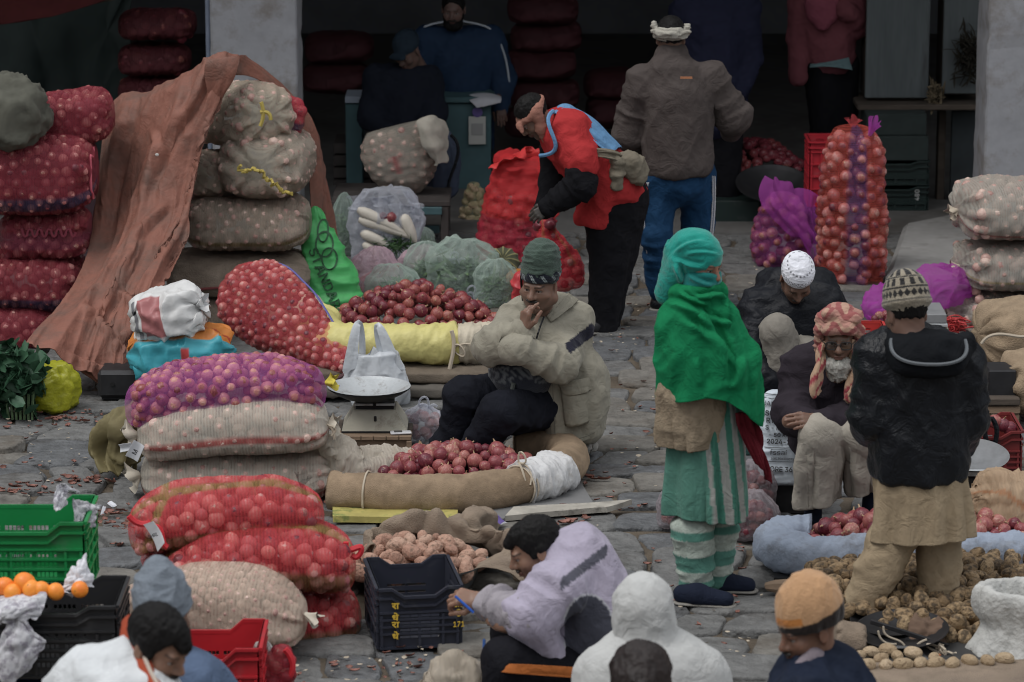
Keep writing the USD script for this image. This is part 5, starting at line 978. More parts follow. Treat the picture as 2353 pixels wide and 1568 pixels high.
M_CARR = mk('carrier_plastic', {'tc': ('texture_coordinate', {}), 'n': ('noise_texture', {'scale': 18.0, 'detail': 4.0}), 'b': ('bump', {'strength': .6, 'distance': .015}), 'd': ('principled_bsdf', {'base_color': (.62, .65, .68), 'roughness': .32}), 't': ('translucent_bsdf', {'color': (.6, .63, .66)}), 'm': ('mix_closure', {'fac': .3})}, [('tc.object', 'n.vector'), ('n.fac', 'b.height'), ('b.normal', 'd.normal'), ('d.BSDF', 'm.closure1'), ('t.BSDF', 'm.closure2')], 'm.closure')
obj('bag_body', (v, f), M_CARR, CB, smooth=True)
def strap(pts, ws, name):
    c = spline(pts, 26); w = np.interp(np.linspace(0, 1, 26), np.linspace(0, 1, len(ws)), ws); t = np.gradient(c, axis=0); V = []
    for k in range(26): s = unit(np.cross(t[k], (0, -1, .2))); V.append([c[k] - s * w[k], c[k] + A(0, -.006, 0), c[k] + s * w[k]])
    V = np.array(V).reshape(-1, 3); i = np.arange(25)[:, None] * 3; F = np.vstack([np.hstack([i + j, i + j + 1, i + j + 4, i + j + 3]) for j in (0, 1)]); return obj(name, thicken(V, np.vstack([F[:, [0, 1, 2]], F[:, [0, 2, 3]]]), .003), M_CARR, CB, smooth=True)
strap([at(808, 850, Yc_ - .05), at(812, 790, Yc_ - .04), at(824, 742, Yc_), at(830, 760, Yc_ + .04), at(826, 830, Yc_ + .05)], [.05, .03, .016, .016, .02], 'handle')
strap([at(905, 850, Yc_ - .05), at(892, 800, Yc_ - .04), at(868, 748, Yc_), at(868, 775, Yc_ + .04), at(885, 830, Yc_ + .05)], [.055, .03, .016, .016, .02], 'handle')
bag('onion_bag', 'knotted clear plastic bag of onions between the scale and the seated man', 975, 1022, 102, 84, F_CLEAR, 'red', 102, knot=(984, 944), dy=-.02, pinch=.12)
bag('onion_bag', 'shiny plastic bag of dark onions at the feet of the woman in green', 1728, 1250, 112, 106, F_WHITE, 'dark', 103, pinch=.3)
bag('onion_bag', 'plastic bag of dark onions leaning behind the shiny one', 1722, 1205, 120, 130, F_WHITE, 'dark', 104, pinch=.4)
bag('onion_bag', 'plastic bag of onions half hidden left of the woman in green', 1545, 1218, 66, 92, F_WHITE, 'red', 105, pinch=.3)
# ---------------------------------------------------------------- inside the shed mouth
Yd = yv(440); s_ = sc(Yd)
M_TEAL = stain('teal_steel_paint', (.06, .115, .125), rough=.55, var=.2, scale=6, bump=.15, dirt=(.03, .05, .055), dirt_at=(.55, .75))
DK = thing('desk', 'teal steel desk with papers on top in the mouth of the shed', 'desk', at(1050, 430, Yd) * A(1, 1, 0))
def boxpx(name, T, x0, y0, x1, y1, Y, dep, m, ch=.006):
    a, b = at(x0, y1, Y), at(x1, y0, Y); return obj(name, box(((a[0] + b[0]) / 2, Y + dep / 2, (a[2] + b[2]) / 2), (b[0] - a[0], dep, b[2] - a[2]), ch=ch), m, T, smooth=False)
boxpx('front_panel', DK, 974, 238, 1128, 438, Yd + .02, .03, M_TEAL); boxpx('top', DK, 966, 224, 1136, 237, Yd - .01, .55, M_TEAL)
boxpx('side_panel', DK, 974, 238, 984, 438, Yd + .051, .45, M_TEAL); boxpx('side_panel', DK, 1118, 238, 1128, 438, Yd + .051, .45, M_TEAL)
DK2 = thing('desk', 'narrow teal cabinet end left of the desk with a pale paper on it', 'cabinet', at(812, 430, Yd) * A(1, 1, 0)); boxpx('panel', DK2, 796, 238, 832, 452, Yd, .4, M_TEAL); boxpx('paper', DK2, 793, 222, 834, 237, Yd - .02, .3, plain('pale_blue_paper', (.3, .34, .4), .8), .002)
pp = thing('papers', 'white papers hanging over the edge of the teal desk', 'paper', at(1112, 225, Yd)); v, f, U = sheet(np.array([[at(1068, 222, Yd + .1), at(1110, 214, Yd + .12), at(1150, 222, Yd + .1)], [at(1080, 232, Yd - .02), at(1112, 226, Yd - .02), at(1152, 228, Yd - .02)], [at(1096, 248, Yd - .05), at(1120, 243, Yd - .05), at(1150, 236, Yd - .04)]]), 14, 14); obj('sheets', thicken(v, f, .004), M_WPAPER, pp, smooth=True)
tg = thing('hanging_card', 'white payment card with a purple disc hanging on the teal desk', 'card', at(1096, 300, Yd - .02)); boxpx('card', tg, 1077, 268, 1116, 332, Yd - .012, .004, plain('card_white', (.44, .44, .41), .6), .001); boxpx('grey_panel', tg, 1083, 284, 1110, 311, Yd - .016, .003, plain('card_grey', (.3, .3, .29), .7), .001)
obj('disc', trimesh.creation.cylinder(.036, .004, sections=24).apply_transform(trimesh.transformations.rotation_matrix(math.pi / 2, [1, 0, 0])).apply_translation(at(1097, 258, Yd - .012)), plain('card_purple', (.1, .07, .22), .5), tg, smooth=False)
# low table with the white sack
Yb = yv(575)
TB = thing('low_table', 'low dark timber table carrying the open white sack', 'table', at(890, 560, Yb) * A(1, 1, 0))
M_TB = stain('dark_table', (.05, .043, .04), rough=.8, var=.3)
zt2 = at(900, 462, Yb)[2]
for k in range(4): obj('board', box((at(898, 460, Yb)[0], Yb + .08 + k * .165, zt2 - .02), (at(1035, 460, Yb)[0] - at(762, 460, Yb)[0], .155, .035), ch=.004), M_TB, TB, smooth=False)
obj('front_rail', box((at(980, 475, Yb)[0], Yb + .005, zt2 - .065), (.2, .03, .05), ch=.004), M_TEAL, TB, smooth=False); obj('lower_rail', box((at(975, 550, Yb)[0], Yb + .3, at(975, 548, Yb)[2]), (.18, .03, .05), ch=.004), M_TEAL, TB, smooth=False)
for x in (775, 1022):
    for dy in (.03, .6): obj('leg', box((at(x, 500, Yb)[0], Yb + dy, zt2 / 2 - .02), (.05, .05, zt2 - .04), ch=.004), M_TB, TB, smooth=False)
Yws = Yb + .3
T, P, vs = net_sack('onion_sack', 'open white sack of onions with its mouth folded over on the low table', at(945, 452, Yws), at(905, 290, Yws + .05), .25, .2, N_WHITE, 'pale', seed=110, r=.034, up=(0, -1, .2), colf=lambda u, a: np.where(((u > .35) & (u < .62) & (np.abs(((a + 180) % 360 - 180) - 95) < 4))[:, None], A(.42, .16, .15), A(.36, .335, .285)), drape=.2, taper=[.4, .68, .88, 1.0, 1.05, .98, .85], ends=(.2, .7), pw=(5, .8), lump=.02)
C = np.array([[at(965, 275, Yws - .1), at(990, 262, Yws - .14), at(1018, 275, Yws - .08)], [at(958, 300, Yws - .22), at(992, 300, Yws - .25), at(1030, 300, Yws - .1)], [at(985, 350, Yws - .22), at(1005, 350, Yws - .24), at(1030, 345, Yws - .1)], [at(995, 378, Yws - .2), at(1010, 378, Yws - .22), at(1022, 372, Yws - .12)]])
v, f, U = sheet(C, 24, 20); v += vnormals(v, f) * ((ridged(v * 9, 3) - .5) * .03)[:, None]; obj('folded_mouth', thicken(v, f, .006), stain('white_sack_cloth', (.36, .335, .285), rough=.95, bump=.6, bscale=120), T, smooth=True)
bp = thing('navy_bag', 'dark navy bag behind the white sack on the low table', 'bag', at(1020, 440, Yws + .3)); obj('body', (lambda m: (m.vertices, m.faces))(blob(at(1012, 455, Yws + .3), .12, .1, .42, 3, .5, .03)), stain('navy_cloth', (.03, .04, .065), rough=.8), bp, smooth=True); obj('strap', tube(spline([at(x, y, Yws + .16) for x, y in ((1035, 310), (1052, 335), (1045, 380), (1030, 430))], 16), .012, 6), M_LEATHER, bp)
db = thing('wooden_crate', 'dark wooden crate in shadow left of the white sack', 'crate', at(810, 430, Yd + .3) * A(1, 1, 0)); 
for k in range(4): boxpx('slat', db, 766, 330 + k * 28, 852, 354 + k * 28, Yd + .15, .4, M_TB)
T, P, _ = net_sack('potato_bag', 'net bag of yellow potatoes standing left of the red bag', at(1086, 512, yv(512) + .1), at(1088, 418, yv(512) + .1), .085, .08, netting('olive_net', (.3, .3, .17), .3, False, thread=.2), 'pota', seed=111, r=.03, up=(0, -1, .1), drape=.4, cat='bag', taper=[1, 1.05, 1, .95, .8, .55], pw=(6, .7), ends=(.7, .2))
Yrb = yv(602) + .16
T, P, _ = net_sack('red_net_bag', 'large open bright red net bag being filled by the bending man', at(1186, 604, Yrb), at(1205, 362, Yrb), .225, .19, netting('scarlet_net', (.62, .04, .045), .6, False, vc=True, thread=.15), 'red', fill=.68, wr=.045, seed=112, r=.036, up=(0, -1, .1), cat='bag', colf=lambda u, a: np.where((u > .45)[:, None], A(.62, .045, .05), A(.42, .035, .06)), drape=.35, taper=[1, 1.06, 1.0, .95, .88, .8, .7], pw=(7, .7), ends=(.8, .8), lump=.03)
C = np.array([[at(1128, 392, Yrb - .12), at(1165, 372, Yrb - .18), at(1205, 368, Yrb - .12)], [at(1150, 375, Yrb), at(1185, 362, Yrb), at(1222, 342, Yrb)], [at(1215, 360, Yrb), at(1228, 345, Yrb + .02), at(1248, 362, Yrb)], [at(1235, 400, Yrb - .05), at(1252, 385, Yrb), at(1265, 395, Yrb)]])
v, f, U = sheet(C, 30, 20); v += vnormals(v, f) * ((ridged(v * 12, 3) - .5) * .05)[:, None]; obj('mouth', thicken(v, f, .004), stain('scarlet_mesh', (.6, .05, .05), rough=.5, var=.2), T, smooth=True)
T, P, _ = net_sack('red_net_bag', 'small red net bag of onions hanging from the hand of the bending man', at(1292, 664, yv(735)), at(1246, 492, yv(735) + .02), .15, .12, netting('scarlet_net_thin', (.5, .04, .05), .55, False, vc=True, thread=.15), 'red', wr=.02, seed=113, r=.034, up=(0, -1, .1), cat='bag', colf=lambda u, a: np.where((((a + 20) % 60) < 16)[:, None] & (u > .3)[:, None], A(.4, .1, .05), A(.5, .035, .05)), drape=.3, taper=[.9, 1.05, .95, .75, .5, .3, .14], pw=(6, .7), ends=(.6, .1))
# right side of the shed: boards, shelves, crates, heaps in the gloom
Yc2 = yv(470)
M_BOARD = stain('grey_green_board', (.10, .115, .118), rough=.85, var=.25, scale=4, bump=.4, bscale=40, stretch=(3, 3, .4), dirt=(.05, .05, .05), dirt_at=(.55, .75))
cb1 = thing('board_cupboard', 'grey green board cupboard standing on the shelf, left one of two', 'cupboard', at(2062, 230, Yc2)); boxpx('door', cb1, 1987, -60, 2140, 226, Yc2, .03, M_BOARD); boxpx('carcass', cb1, 1990, -60, 2137, 228, Yc2 + .031, .4, M_DARKWOOD); boxpx('plinth_board', cb1, 2000, 230, 2130, 240, Yc2 + .05, .3, M_DARKWOOD)
cb2 = thing('board_cupboard', 'grey green board cupboard beside the right pillar', 'cupboard', at(2210, 220, Yc2)); boxpx('door', cb2, 2164, -60, 2262, 216, Yc2, .03, M_BOARD); boxpx('carcass', cb2, 2166, -60, 2262, 218, Yc2 + .031, .4, M_DARKWOOD)
sh = thing('shelf', 'grey weathered shelf plank under the board cupboards', 'shelf', at(2060, 246, Yc2 - .1)); boxpx('plank', sh, 1970, 241, 2262, 254, Yc2 - .12, .55, M_DARKWOOD); boxpx('support', sh, 2150, 255, 2175, 520, Yc2 + .1, .1, M_DARKWOOD); boxpx('back_panel', sh, 2180, 256, 2262, 520, Yc2 + .05, .04, stain('dark_panel', (.035, .042, .045), rough=.9)); boxpx('support', sh, 1975, 255, 1990, 520, Yc2 + .1, .1, M_DARKWOOD)
straw = thing('rag_bundle', 'bundle of dry rags and straw hanging between the cupboards', 'rags', at(2150, 215, Yc2 - .05)); obj('rags', blades(at(2150, 218, Yc2 - .06), A(.04, .03, .08), 60, .12, .01, 4), stain('dry_straw', (.14, .11, .07), rough=.95), straw, smooth=True); obj('dark_brush', blades(at(2225, 130, Yc2 - .06), A(.09, .03, .2), 160, .16, .008, 6), stain('dark_brush', (.03, .027, .02), rough=.95), straw, smooth=True)
xa, xb = at(1985, 400, Yc2 - .3)[0], at(2132, 400, Yc2 - .3)[0]; Yk2 = Yc2 - .3
MK = pl_mat('dark_green_plastic', (.012, .022, .02))
zc0 = at(2060, 520, Yk2)[2]; zc1 = at(2060, 372, Yk2)[2]
for k in range(2):
    Tk, ck, exk, dnk = crate('plastic_crate', ('lower dark green crate behind the tall red sack', 'upper dark green crate with white chalked number behind the tall red sack')[k], A(xa, Yk2, .012 + k * (zc1 / 2)), A(xb, Yk2, .012 + k * (zc1 / 2)), .34, zc1 / 2 - .005, MK, dipf=.02)
    t = meshkit.text_mesh(('2', '480')[k], .03, .001, False); v = np.array(t.vertices); q = at(2112, (500, 462)[k], Yk2 - .015)
    obj('lettering', trimesh.Trimesh(np.column_stack([q[0] - v[:, 1], q[1] - v[:, 2], q[2] + v[:, 0]]), t.faces, process=False), INK_W, Tk, smooth=False)
cl = thing('dark_cloth', 'dark green cloth folded over the top dark crate', 'cloth', at(2060, 350, Yk2)); boxpx('fold', cl, 1990, 262, 2130, 312, Yk2 + .02, .36, stain('dark_green_cloth', (.03, .04, .038), rough=.95)); boxpx('fold', cl, 1985, 314, 2134, 370, Yk2 - .01, .38, stain('dark_green_cloth', (.03, .04, .038), rough=.95))
Yrc = yv(560); crate('plastic_crate', 'red crate standing on end just left of the tall red sack', A(at(1860, 400, Yrc)[0], Yrc, .24), A(at(1925, 400, Yrc)[0], Yrc, .24), .3, at(1860, 325, Yrc)[2] - .24, pl_mat('bright_red_plastic', (.36, .02, .03)), dipf=.0, slots=8); crate('plastic_crate', 'lower crate under the red crate beside the tall red sack', A(at(1860, 400, Yrc)[0], Yrc, .012), A(at(1925, 400, Yrc)[0], Yrc, .012), .3, .225, M_BLACKC, slots=8)
Yon = yv(500)
for k, (x0, x1, lb) in enumerate(((1640, 1745, 'dark crate of onions behind the man in the brown jacket'), (1750, 1850, 'second dark crate of onions, left of the red crate'))):
    crate('plastic_crate', lb, A(at(x0, 430, Yon)[0], Yon, .012), A(at(x1, 430, Yon)[0], Yon, .012), .38, .24, MK, slots=14)
rng = np.random.default_rng(82); cg = A(at(1745, 380, Yon)[0], Yon + .35, .24); gm_ = []
for k in range(150):
    q = rng.uniform(-1, 1, 2); q = q if q @ q < 1 else q * .5; o = onion_mesh(k % 4, 9, 7); r_ = .036 * rng.uniform(.8, 1.15); gm_.append(trimesh.Trimesh((np.array(o.vertices) * r_) @ rand_rot(rng).T + cg + A(q[0] * .34, q[1] * .38, .2 * (1 - q @ q) + rng.uniform(0, .02)), o.faces, process=False))
pth = obj('onion_pile', cat_mesh(gm_), M_ONION_D, smooth=True); tag(prim(pth), 'gloomy pile of onions on the dark crates behind the brown jacket', 'onions', None, 'stuff')
pn = thing('iron_pan', 'wide dark iron pan tilted before the dark onion crates', 'pan', at(1775, 430, Yon - .15)); q = lathe([(.01, 0), (.1, .01), (.18, .04), (.245, .09), (.25, .09), (.18, .046), (.1, .016), (.01, .006)], A(0, 0, 0), 40); obj('bowl', trimesh.Trimesh(np.array(q.vertices) @ rotx(.35).T + at(1775, 448, Yon - .22), q.faces), M_IRON, pn, smooth=30)
bd = thing('pan_stand', 'dark crate below the tilted iron pan', 'crate', at(1770, 520, Yon - .3) * A(1, 1, 0)); boxpx('body', bd, 1640, 462, 1745, 528, Yon - .22, .2, MK)
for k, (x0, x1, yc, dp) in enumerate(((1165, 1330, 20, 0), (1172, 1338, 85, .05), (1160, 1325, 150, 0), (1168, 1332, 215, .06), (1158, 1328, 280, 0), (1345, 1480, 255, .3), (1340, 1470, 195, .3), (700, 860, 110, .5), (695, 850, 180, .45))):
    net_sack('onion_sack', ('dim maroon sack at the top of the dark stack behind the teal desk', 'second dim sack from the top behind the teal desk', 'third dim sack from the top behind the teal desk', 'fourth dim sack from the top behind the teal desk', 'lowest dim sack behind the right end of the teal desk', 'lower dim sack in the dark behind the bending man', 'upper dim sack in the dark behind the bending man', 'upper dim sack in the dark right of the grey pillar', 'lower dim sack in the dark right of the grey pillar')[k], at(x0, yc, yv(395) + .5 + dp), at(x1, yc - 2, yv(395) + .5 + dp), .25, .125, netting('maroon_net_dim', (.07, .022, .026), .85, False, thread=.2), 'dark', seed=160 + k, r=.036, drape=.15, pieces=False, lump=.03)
# left: dark tarpaulin wall, stack of dark red sacks, maroon awning
Ydt = yv(420)
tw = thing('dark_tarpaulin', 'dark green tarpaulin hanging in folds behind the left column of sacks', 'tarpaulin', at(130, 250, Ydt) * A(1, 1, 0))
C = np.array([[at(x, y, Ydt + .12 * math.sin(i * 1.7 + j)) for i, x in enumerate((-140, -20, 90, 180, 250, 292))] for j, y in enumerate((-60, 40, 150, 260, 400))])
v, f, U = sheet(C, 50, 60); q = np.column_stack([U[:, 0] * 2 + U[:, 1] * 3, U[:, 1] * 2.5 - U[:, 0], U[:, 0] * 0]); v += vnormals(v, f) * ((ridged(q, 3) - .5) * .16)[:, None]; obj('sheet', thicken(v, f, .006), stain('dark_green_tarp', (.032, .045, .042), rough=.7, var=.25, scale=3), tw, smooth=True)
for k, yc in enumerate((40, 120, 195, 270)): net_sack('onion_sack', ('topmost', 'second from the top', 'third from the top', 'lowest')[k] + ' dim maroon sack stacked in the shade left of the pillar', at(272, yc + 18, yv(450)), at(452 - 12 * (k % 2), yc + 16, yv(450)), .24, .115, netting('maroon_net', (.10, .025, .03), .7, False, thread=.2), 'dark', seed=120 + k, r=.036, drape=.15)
aw = thing('awning', 'maroon cloth awning edge at the top left corner', 'awning', at(100, 20, 23.15)); C = np.array([[at(-60, -60, 23.35), at(120, -70, 23.35), at(300, -80, 23.45)], [at(-60, 40, 23.15), at(110, 18, 23.15), at(262, -20, 23.25)], [at(-60, 64, 23.13), at(110, 40, 23.13), at(262, -4, 23.23)]]); v, f, U = sheet(C, 20, 30); v += vnormals(v, f) * ((ridged(v * 5, 3) - .5) * .03)[:, None]; obj('cloth', thicken(v, f, .006), stain('maroon_cloth', (.07, .014, .014), rough=.95), aw, smooth=True)
obj('pole', tube([at(-120, 66, 23.17), at(262, -4, 23.25)], .016, 8), M_DARKWOOD, aw)
# ---------------------------------------------------------------- people: heads, hands, clothes
def fold(v, f, amp=.01, F=(10, 10, 4), seed=0, limbs=(), fine=.3, diag=0.0):
    n = vnormals(v, f); p = v @ roty(diag).T
    d = (crease(p * A(*F), seed) - .35) * amp + (crease(p * A(*F) * 2.2 + 5, seed + 3) - .35) * amp * fine
    if diag > 0: d = d * .6 + (crease((v @ roty(-diag).T) * A(*F), seed + 13) - .35) * amp * .6
    for a, b, am, fr in limbs:
        a, b = np.asarray(a, float), np.asarray(b, float); ba = b - a; L = np.linalg.norm(ba); ax = ba / L; t = (v - a) @ ax; pr = v - a - t[:, None] * ax
        w = np.exp(-(np.linalg.norm(pr, axis=1) / .12) ** 4) * np.clip(np.minimum(t + .06, L + .06 - t) / .05, 0, 1)
        d += w * (crease(pr * 4 + ax * (t * fr)[:, None] + 7, seed + 11) - .35) * am
    return v + n * d[:, None]
def drape_loft(T, name, rings, m, amp=.02, folds=(7, 11, 17), twist=0.0, hem=None, nt=60, n=150, seed=0, col=None, cr=.012, F=(9, 9, 3), top_open=True, thick=.006, diag=0.0, lines=()):
    """A hanging garment: rings (centre, rx, ry) from the top down, folds that deepen towards the hem, an uneven hem."""
    rng = np.random.default_rng(seed); k = len(rings); u = np.linspace(0, 1, k); t = np.linspace(0, 1, nt)
    Q = np.array([[*r[0], r[1], r[2]] for r in rings]); q = CubicSpline(u, Q)(t) if k > 3 else np.stack([np.interp(t, u, Q[:, i]) for i in range(5)], 1)
    an = np.linspace(0, 2 * np.pi, n, endpoint=False); w = np.zeros((nt, n))
    for fo, a in zip(folds, (1, .7, .4)): w += a * (1 - 2 * np.abs(np.sin((fo * (an[None] + .25 * np.sin(2 * an[None] + fo)) + twist * t[:, None] + rng.uniform(0, 6)) / 2)) ** 1.4)
    w *= amp * (.15 + .85 * t[:, None])
    R = np.stack([q[:, :1] + (q[:, 3:4] + w) * np.cos(an), q[:, 1:2] + (q[:, 4:5] + w) * np.sin(an), q[:, 2:3] + 0 * an], -1)
    if hem is not None: R[..., 2] += hem(an)[None] * np.clip((t - .45) / .55, 0, 1)[:, None] ** 1.3
    m_ = loft(R, caps=False); v, f = np.array(m_.vertices), np.array(m_.faces); nn = vnormals(v, f)
    if (nn * (v - v.mean(0))).sum() < 0: f = f[:, ::-1]
    v = fold(v, f, cr, F, seed + 1, diag=diag)
    if lines: nn = vnormals(v, f); v = v + nn * pleats(v, nn, lines)[:, None]
    w_, g = thicken(v, f, thick); c = None if col is None else (col(w_, vnormals(w_, g)) if callable(col) else np.tile(A(*col), (len(w_), 1)))
    return obj(name, (w_, g), m, T, smooth=True, col=c)
def cloth(T, name, prims, m, res=.013, amp=.012, F=(10, 10, 4), seed=0, limbs=(), col=None, smooth_n=1, label=None, fine=.35, diag=.5, folds=()):
    v, f = field_mesh(prims, res); v = relax(v, f, smooth_n, .5); v = fold(v, f, amp, F, seed, limbs, fine, diag)
    return obj(name, (v, f), m, T, smooth=True, col=None if col is None else (col(v, vnormals(v, f)) if callable(col) else np.tile(A(*col), (len(v), 1))), label=label)
class Head:
    def __init__(s, c, yaw=0, pitch=0, roll=0, S=1.0): s.c, s.R, s.S = np.asarray(c, float), rotz(math.radians(yaw)) @ rotx(math.radians(pitch)) @ roty(math.radians(roll)), S
    def w(s, v): return s.c + s.S * (np.asarray(v, float) @ s.R.T)
    def l(s, v): return (np.asarray(v) - s.c) @ s.R / s.S
def head_prims(ears=True, nose=1.0, fat=0.0):
    P = [ell((0, .016, .036), (.074, .094, .086), k=.03), ell((0, -.03, -.03), (.060 + fat, .062, .085), k=.03), seg((0, -.058, -.092), (0, -.066, -.104), .02, .017, k=.03)]
    for s in (-1, 1):
        P += [seg((s * (.05 + fat), .0, -.06), (s * .012, -.06, -.1), .02 + fat, .016, k=.03), ell((s * .04, -.062, -.024), (.026 + fat, .022, .022), k=.025)]
    P += [seg((-.036, -.083, .022), (.036, -.083, .022), .011, k=.02)]
    for s in (-1, 1): P += [cut((s * .031, -.098, .003), (.019, .02, .0125), k=.014)]
    P += [seg((0, -.088, .012), (0, -.109 * (1 + .03 * nose), -.026), .0085, .0125 * nose, k=.014), seg((-.014 * nose, -.098, -.031), (.014 * nose, -.098, -.031), .0085, k=.012),
          ell((0, -.093, -.0575), (.025, .012, .0065), k=.008), ell((0, -.0915, -.069), (.021, .012, .0075), k=.008), cut((0, -.108, -.0632), (.024, .012, .0016), k=.004)]
    for s in (-1, 1): P += [ell((s * .031, -.0815, .0115), (.0165, .0105, .006), k=.006), ell((s * .031, -.0805, -.0075), (.015, .0095, .005), k=.006)]
    if ears:
        for s in (-1, 1): P += [ell((s * .079, .012, -.006), (.009, .021, .032), rotz(s * .3), k=.01), cut((s * .09, .006, -.004), (.006, .011, .018), k=.006)]
    P += [seg((0, .02, -.06), (0, .03, -.19), .054, .06, k=.04)]
    return P
import manifold3d
M_MOUS = stain('greying_moustache', (.035, .031, .029), rough=.8, var=.4, scale=60)
def weld(ms, cs, arms, H):
    """Head, arms under the sleeves and hands as one continuous skin."""
    if len(ms) > 1:
        ms = list(ms)
        for a in arms:
            p = spline([H.w((0, .03, -.17))] + [np.asarray(x, float) for x in a], 18); m = tube(p, np.r_[np.full(9, .036), np.linspace(.034, .022, 9)], 10); ms.append((np.array(m.vertices), np.array(m.faces)))
        try:
            out = None
            for v, f in ms:
                mm = manifold3d.Manifold(manifold3d.Mesh(vert_properties=np.ascontiguousarray(v, np.float32), tri_verts=np.ascontiguousarray(f, np.uint32)))
                if mm.is_empty() or mm.num_tri() == 0: raise ValueError('open')
                if mm.volume() < 0: raise ValueError('inside out')
                out = mm if out is None else out + mm
            o = out.to_mesh(); V = np.array(o.vert_properties[:, :3], float); tr = cKDTree(np.vstack([m[0] for m in ms[:len(cs)]])); return V, np.array(o.tri_verts, int), np.vstack(cs)[tr.query(V)[1]]
        except Exception as e:
            print('weld', e); ms = ms[:len(cs)]
    k = np.cumsum([0] + [len(m_[0]) for m_ in ms]); return np.vstack([m_[0] for m_ in ms]), np.vstack([m_[1] + o for m_, o in zip(ms, k)]), np.vstack(cs)
def person(name, label, c): return thing(name, label, 'person', c)
def make_head(T, H, skin, res=.0045, hair=None, must=False, stubble=0.0, fat=0.0, lips=None, eyes=True, ears=True, extra=(), nose=1.0, brow=(.02, .016, .014), moustache_col=None, arms=()):
    """Skin of head and neck joined with the hands (extra) as one body mesh; eyes, hair and moustache are parts."""
    v, f = field_mesh(head_prims(ears, nose, fat), res); v = relax(v, f, 1, .4)
    c = np.tile(A(*skin), (len(v), 1)) * (1 + (fbm(v * 30, 2, 3) - .5) * .25)[:, None]; x, y, z = v.T
    wl = np.clip(1 - np.abs((z + .063) / .011) ** 2, 0, 1) * (np.abs(x) < .024) * (y < -.085); c += wl[:, None] * (A(*(lips or (skin[0] * .8, skin[1] * .55, skin[2] * .6))) - c) * .8
    wb = np.clip(1 - ((z - .0235 - .1 * (np.abs(x) - .03)) / .0055) ** 2, 0, 1) * (np.abs(np.abs(x) - .033) < .021) * (y < -.06); c += wb[:, None] * (A(*brow) - c) * .85
    ws = stubble * np.clip((-z - .045) / .02, 0, 1) * (y < .02); c += ws[:, None] * (c * .35 - c)
    ms, cs = [(H.w(v), f)], [c]
    for m_, c_ in extra: ms.append(m_); cs.append(np.tile(A(*(c_ or skin)), (len(m_[0]), 1)) * (1 + (fbm(m_[0] * 30, 2, 3) - .5) * .25)[:, None])
    V, Fc, Cc = weld(ms, cs, arms, H); obj('body', (V, Fc), M_SKIN, T, smooth=True, col=Cc)
    if eyes:
        for s in (-1, 1):
            e = obj('eye', trimesh.Trimesh(H.w(trimesh.creation.icosphere(2, .0125).vertices + A(s * .031, -.0745, .002)), trimesh.creation.icosphere(2, 1).faces), M_EYE, T, smooth=True)
            i = trimesh.creation.icosphere(2, .0068); obj('iris', trimesh.Trimesh(H.w(i.vertices + A(s * .031, -.0815, .002)), i.faces), M_IRIS, e, smooth=True)
    if must:
        v, f = field_mesh([ell((s * .014, -.1005, -.049), (.018, .006, .005), roty(-s * .3), k=.004) for s in (-1, 1)], .003); obj('moustache', (fold(H.w(v), f, .002, (90, 90, 90)), f), moustache_col or M_MOUS, T, smooth=True)
    if hair is not None:
        P = [ell((0, .018, .042), (.08, .1, .09), k=.02), plane((0, -.055, .055), (0, -1, -.5)), plane((0, .0, -.03), (0, -.8, -1))]
        v, f = field_mesh(P + list(hair if isinstance(hair, (list, tuple)) else []), .006); v = fold(v, f, .005, (60, 60, 25), 2); obj('hair', (H.w(v), f), M_HAIR, T, smooth=True)
def hand(wr, d, palm, thumb, curl=.5, S=1.0, spread=.1, curls=None, res=.0042, thumb_curl=.3):
    """A hand from the wrist: d to the knuckles, palm the way the palm faces, thumb the side of the thumb."""
    f = unit(d); n = unit(np.asarray(palm, float) - f * (f @ np.asarray(palm, float))); s = unit(np.asarray(thumb, float) - f * (f @ np.asarray(thumb, float)) - n * (n @ np.asarray(thumb, float))); wr = np.asarray(wr, float); P = []
    P.append(seg(wr - f * .05 * S, wr + f * .01 * S, .027 * S, .026 * S, k=.012, w=s, sw=1.15))
    for i, (off, L, r) in enumerate(zip((.029, .010, -.009, -.027), (.070, .078, .073, .057), (.0092, .0094, .009, .008))):
        kn = wr + S * (f * (.088 - .006 * (i == 0) - .008 * (i == 3) - .002 * i) + s * off)
        P.append(seg(wr + S * (f * .012 + s * off * .6), kn, .0135 * S, .0105 * S, k=.012)); a = 0.0; q = kn; cu = (curls or [curl] * 4)[i]
        for j, fr in enumerate((.46, .3, .24)):
            a += cu * (1.0, 1.2, .9)[j]; dd = unit((f * math.cos(a) + n * math.sin(a)) + s * spread * (1.5 - i) * .35); q2 = q + dd * L * fr * S; P.append(seg(q, q2, r * S * (1 - .06 * j), r * S * (.94 - .06 * j), k=.004)); q = q2
    b = wr + S * (f * .022 + s * .024 + n * .008); d1 = unit(f * .75 + s * .62 + n * .35); q = b + d1 * .042 * S; d2 = unit(f * 1.0 + s * (.3 - thumb_curl) + n * (.2 + thumb_curl)); q2 = q + d2 * .032 * S; q3 = q2 + unit(d2 + n * thumb_curl) * .024 * S
    P += [seg(b, q, .0145 * S, .0115 * S, k=.012), seg(q, q2, .0112 * S, .0098 * S, k=.005), seg(q2, q3, .0098 * S, .0082 * S, k=.004)]
    v, fc = field_mesh(P, res); return relax(v, fc, 1, .3), fc
def cap(T, H, name, prims, m, col=None, res=.006, amp=.004, F=(30, 30, 60), seed=0, lines=()):
    v, f = field_mesh(prims, res); v = relax(v, f, 1, .4); lv = v.copy(); c = None if col is None else (col(lv) if callable(col) else np.tile(A(*col), (len(v), 1)))
    v = fold(H.w(v), f, amp, F, seed)
    if lines: nn = vnormals(v, f); v = v + nn * pleats(v, nn, lines)[:, None]
    return obj(name, (v, f), m, T, smooth=True, col=c)
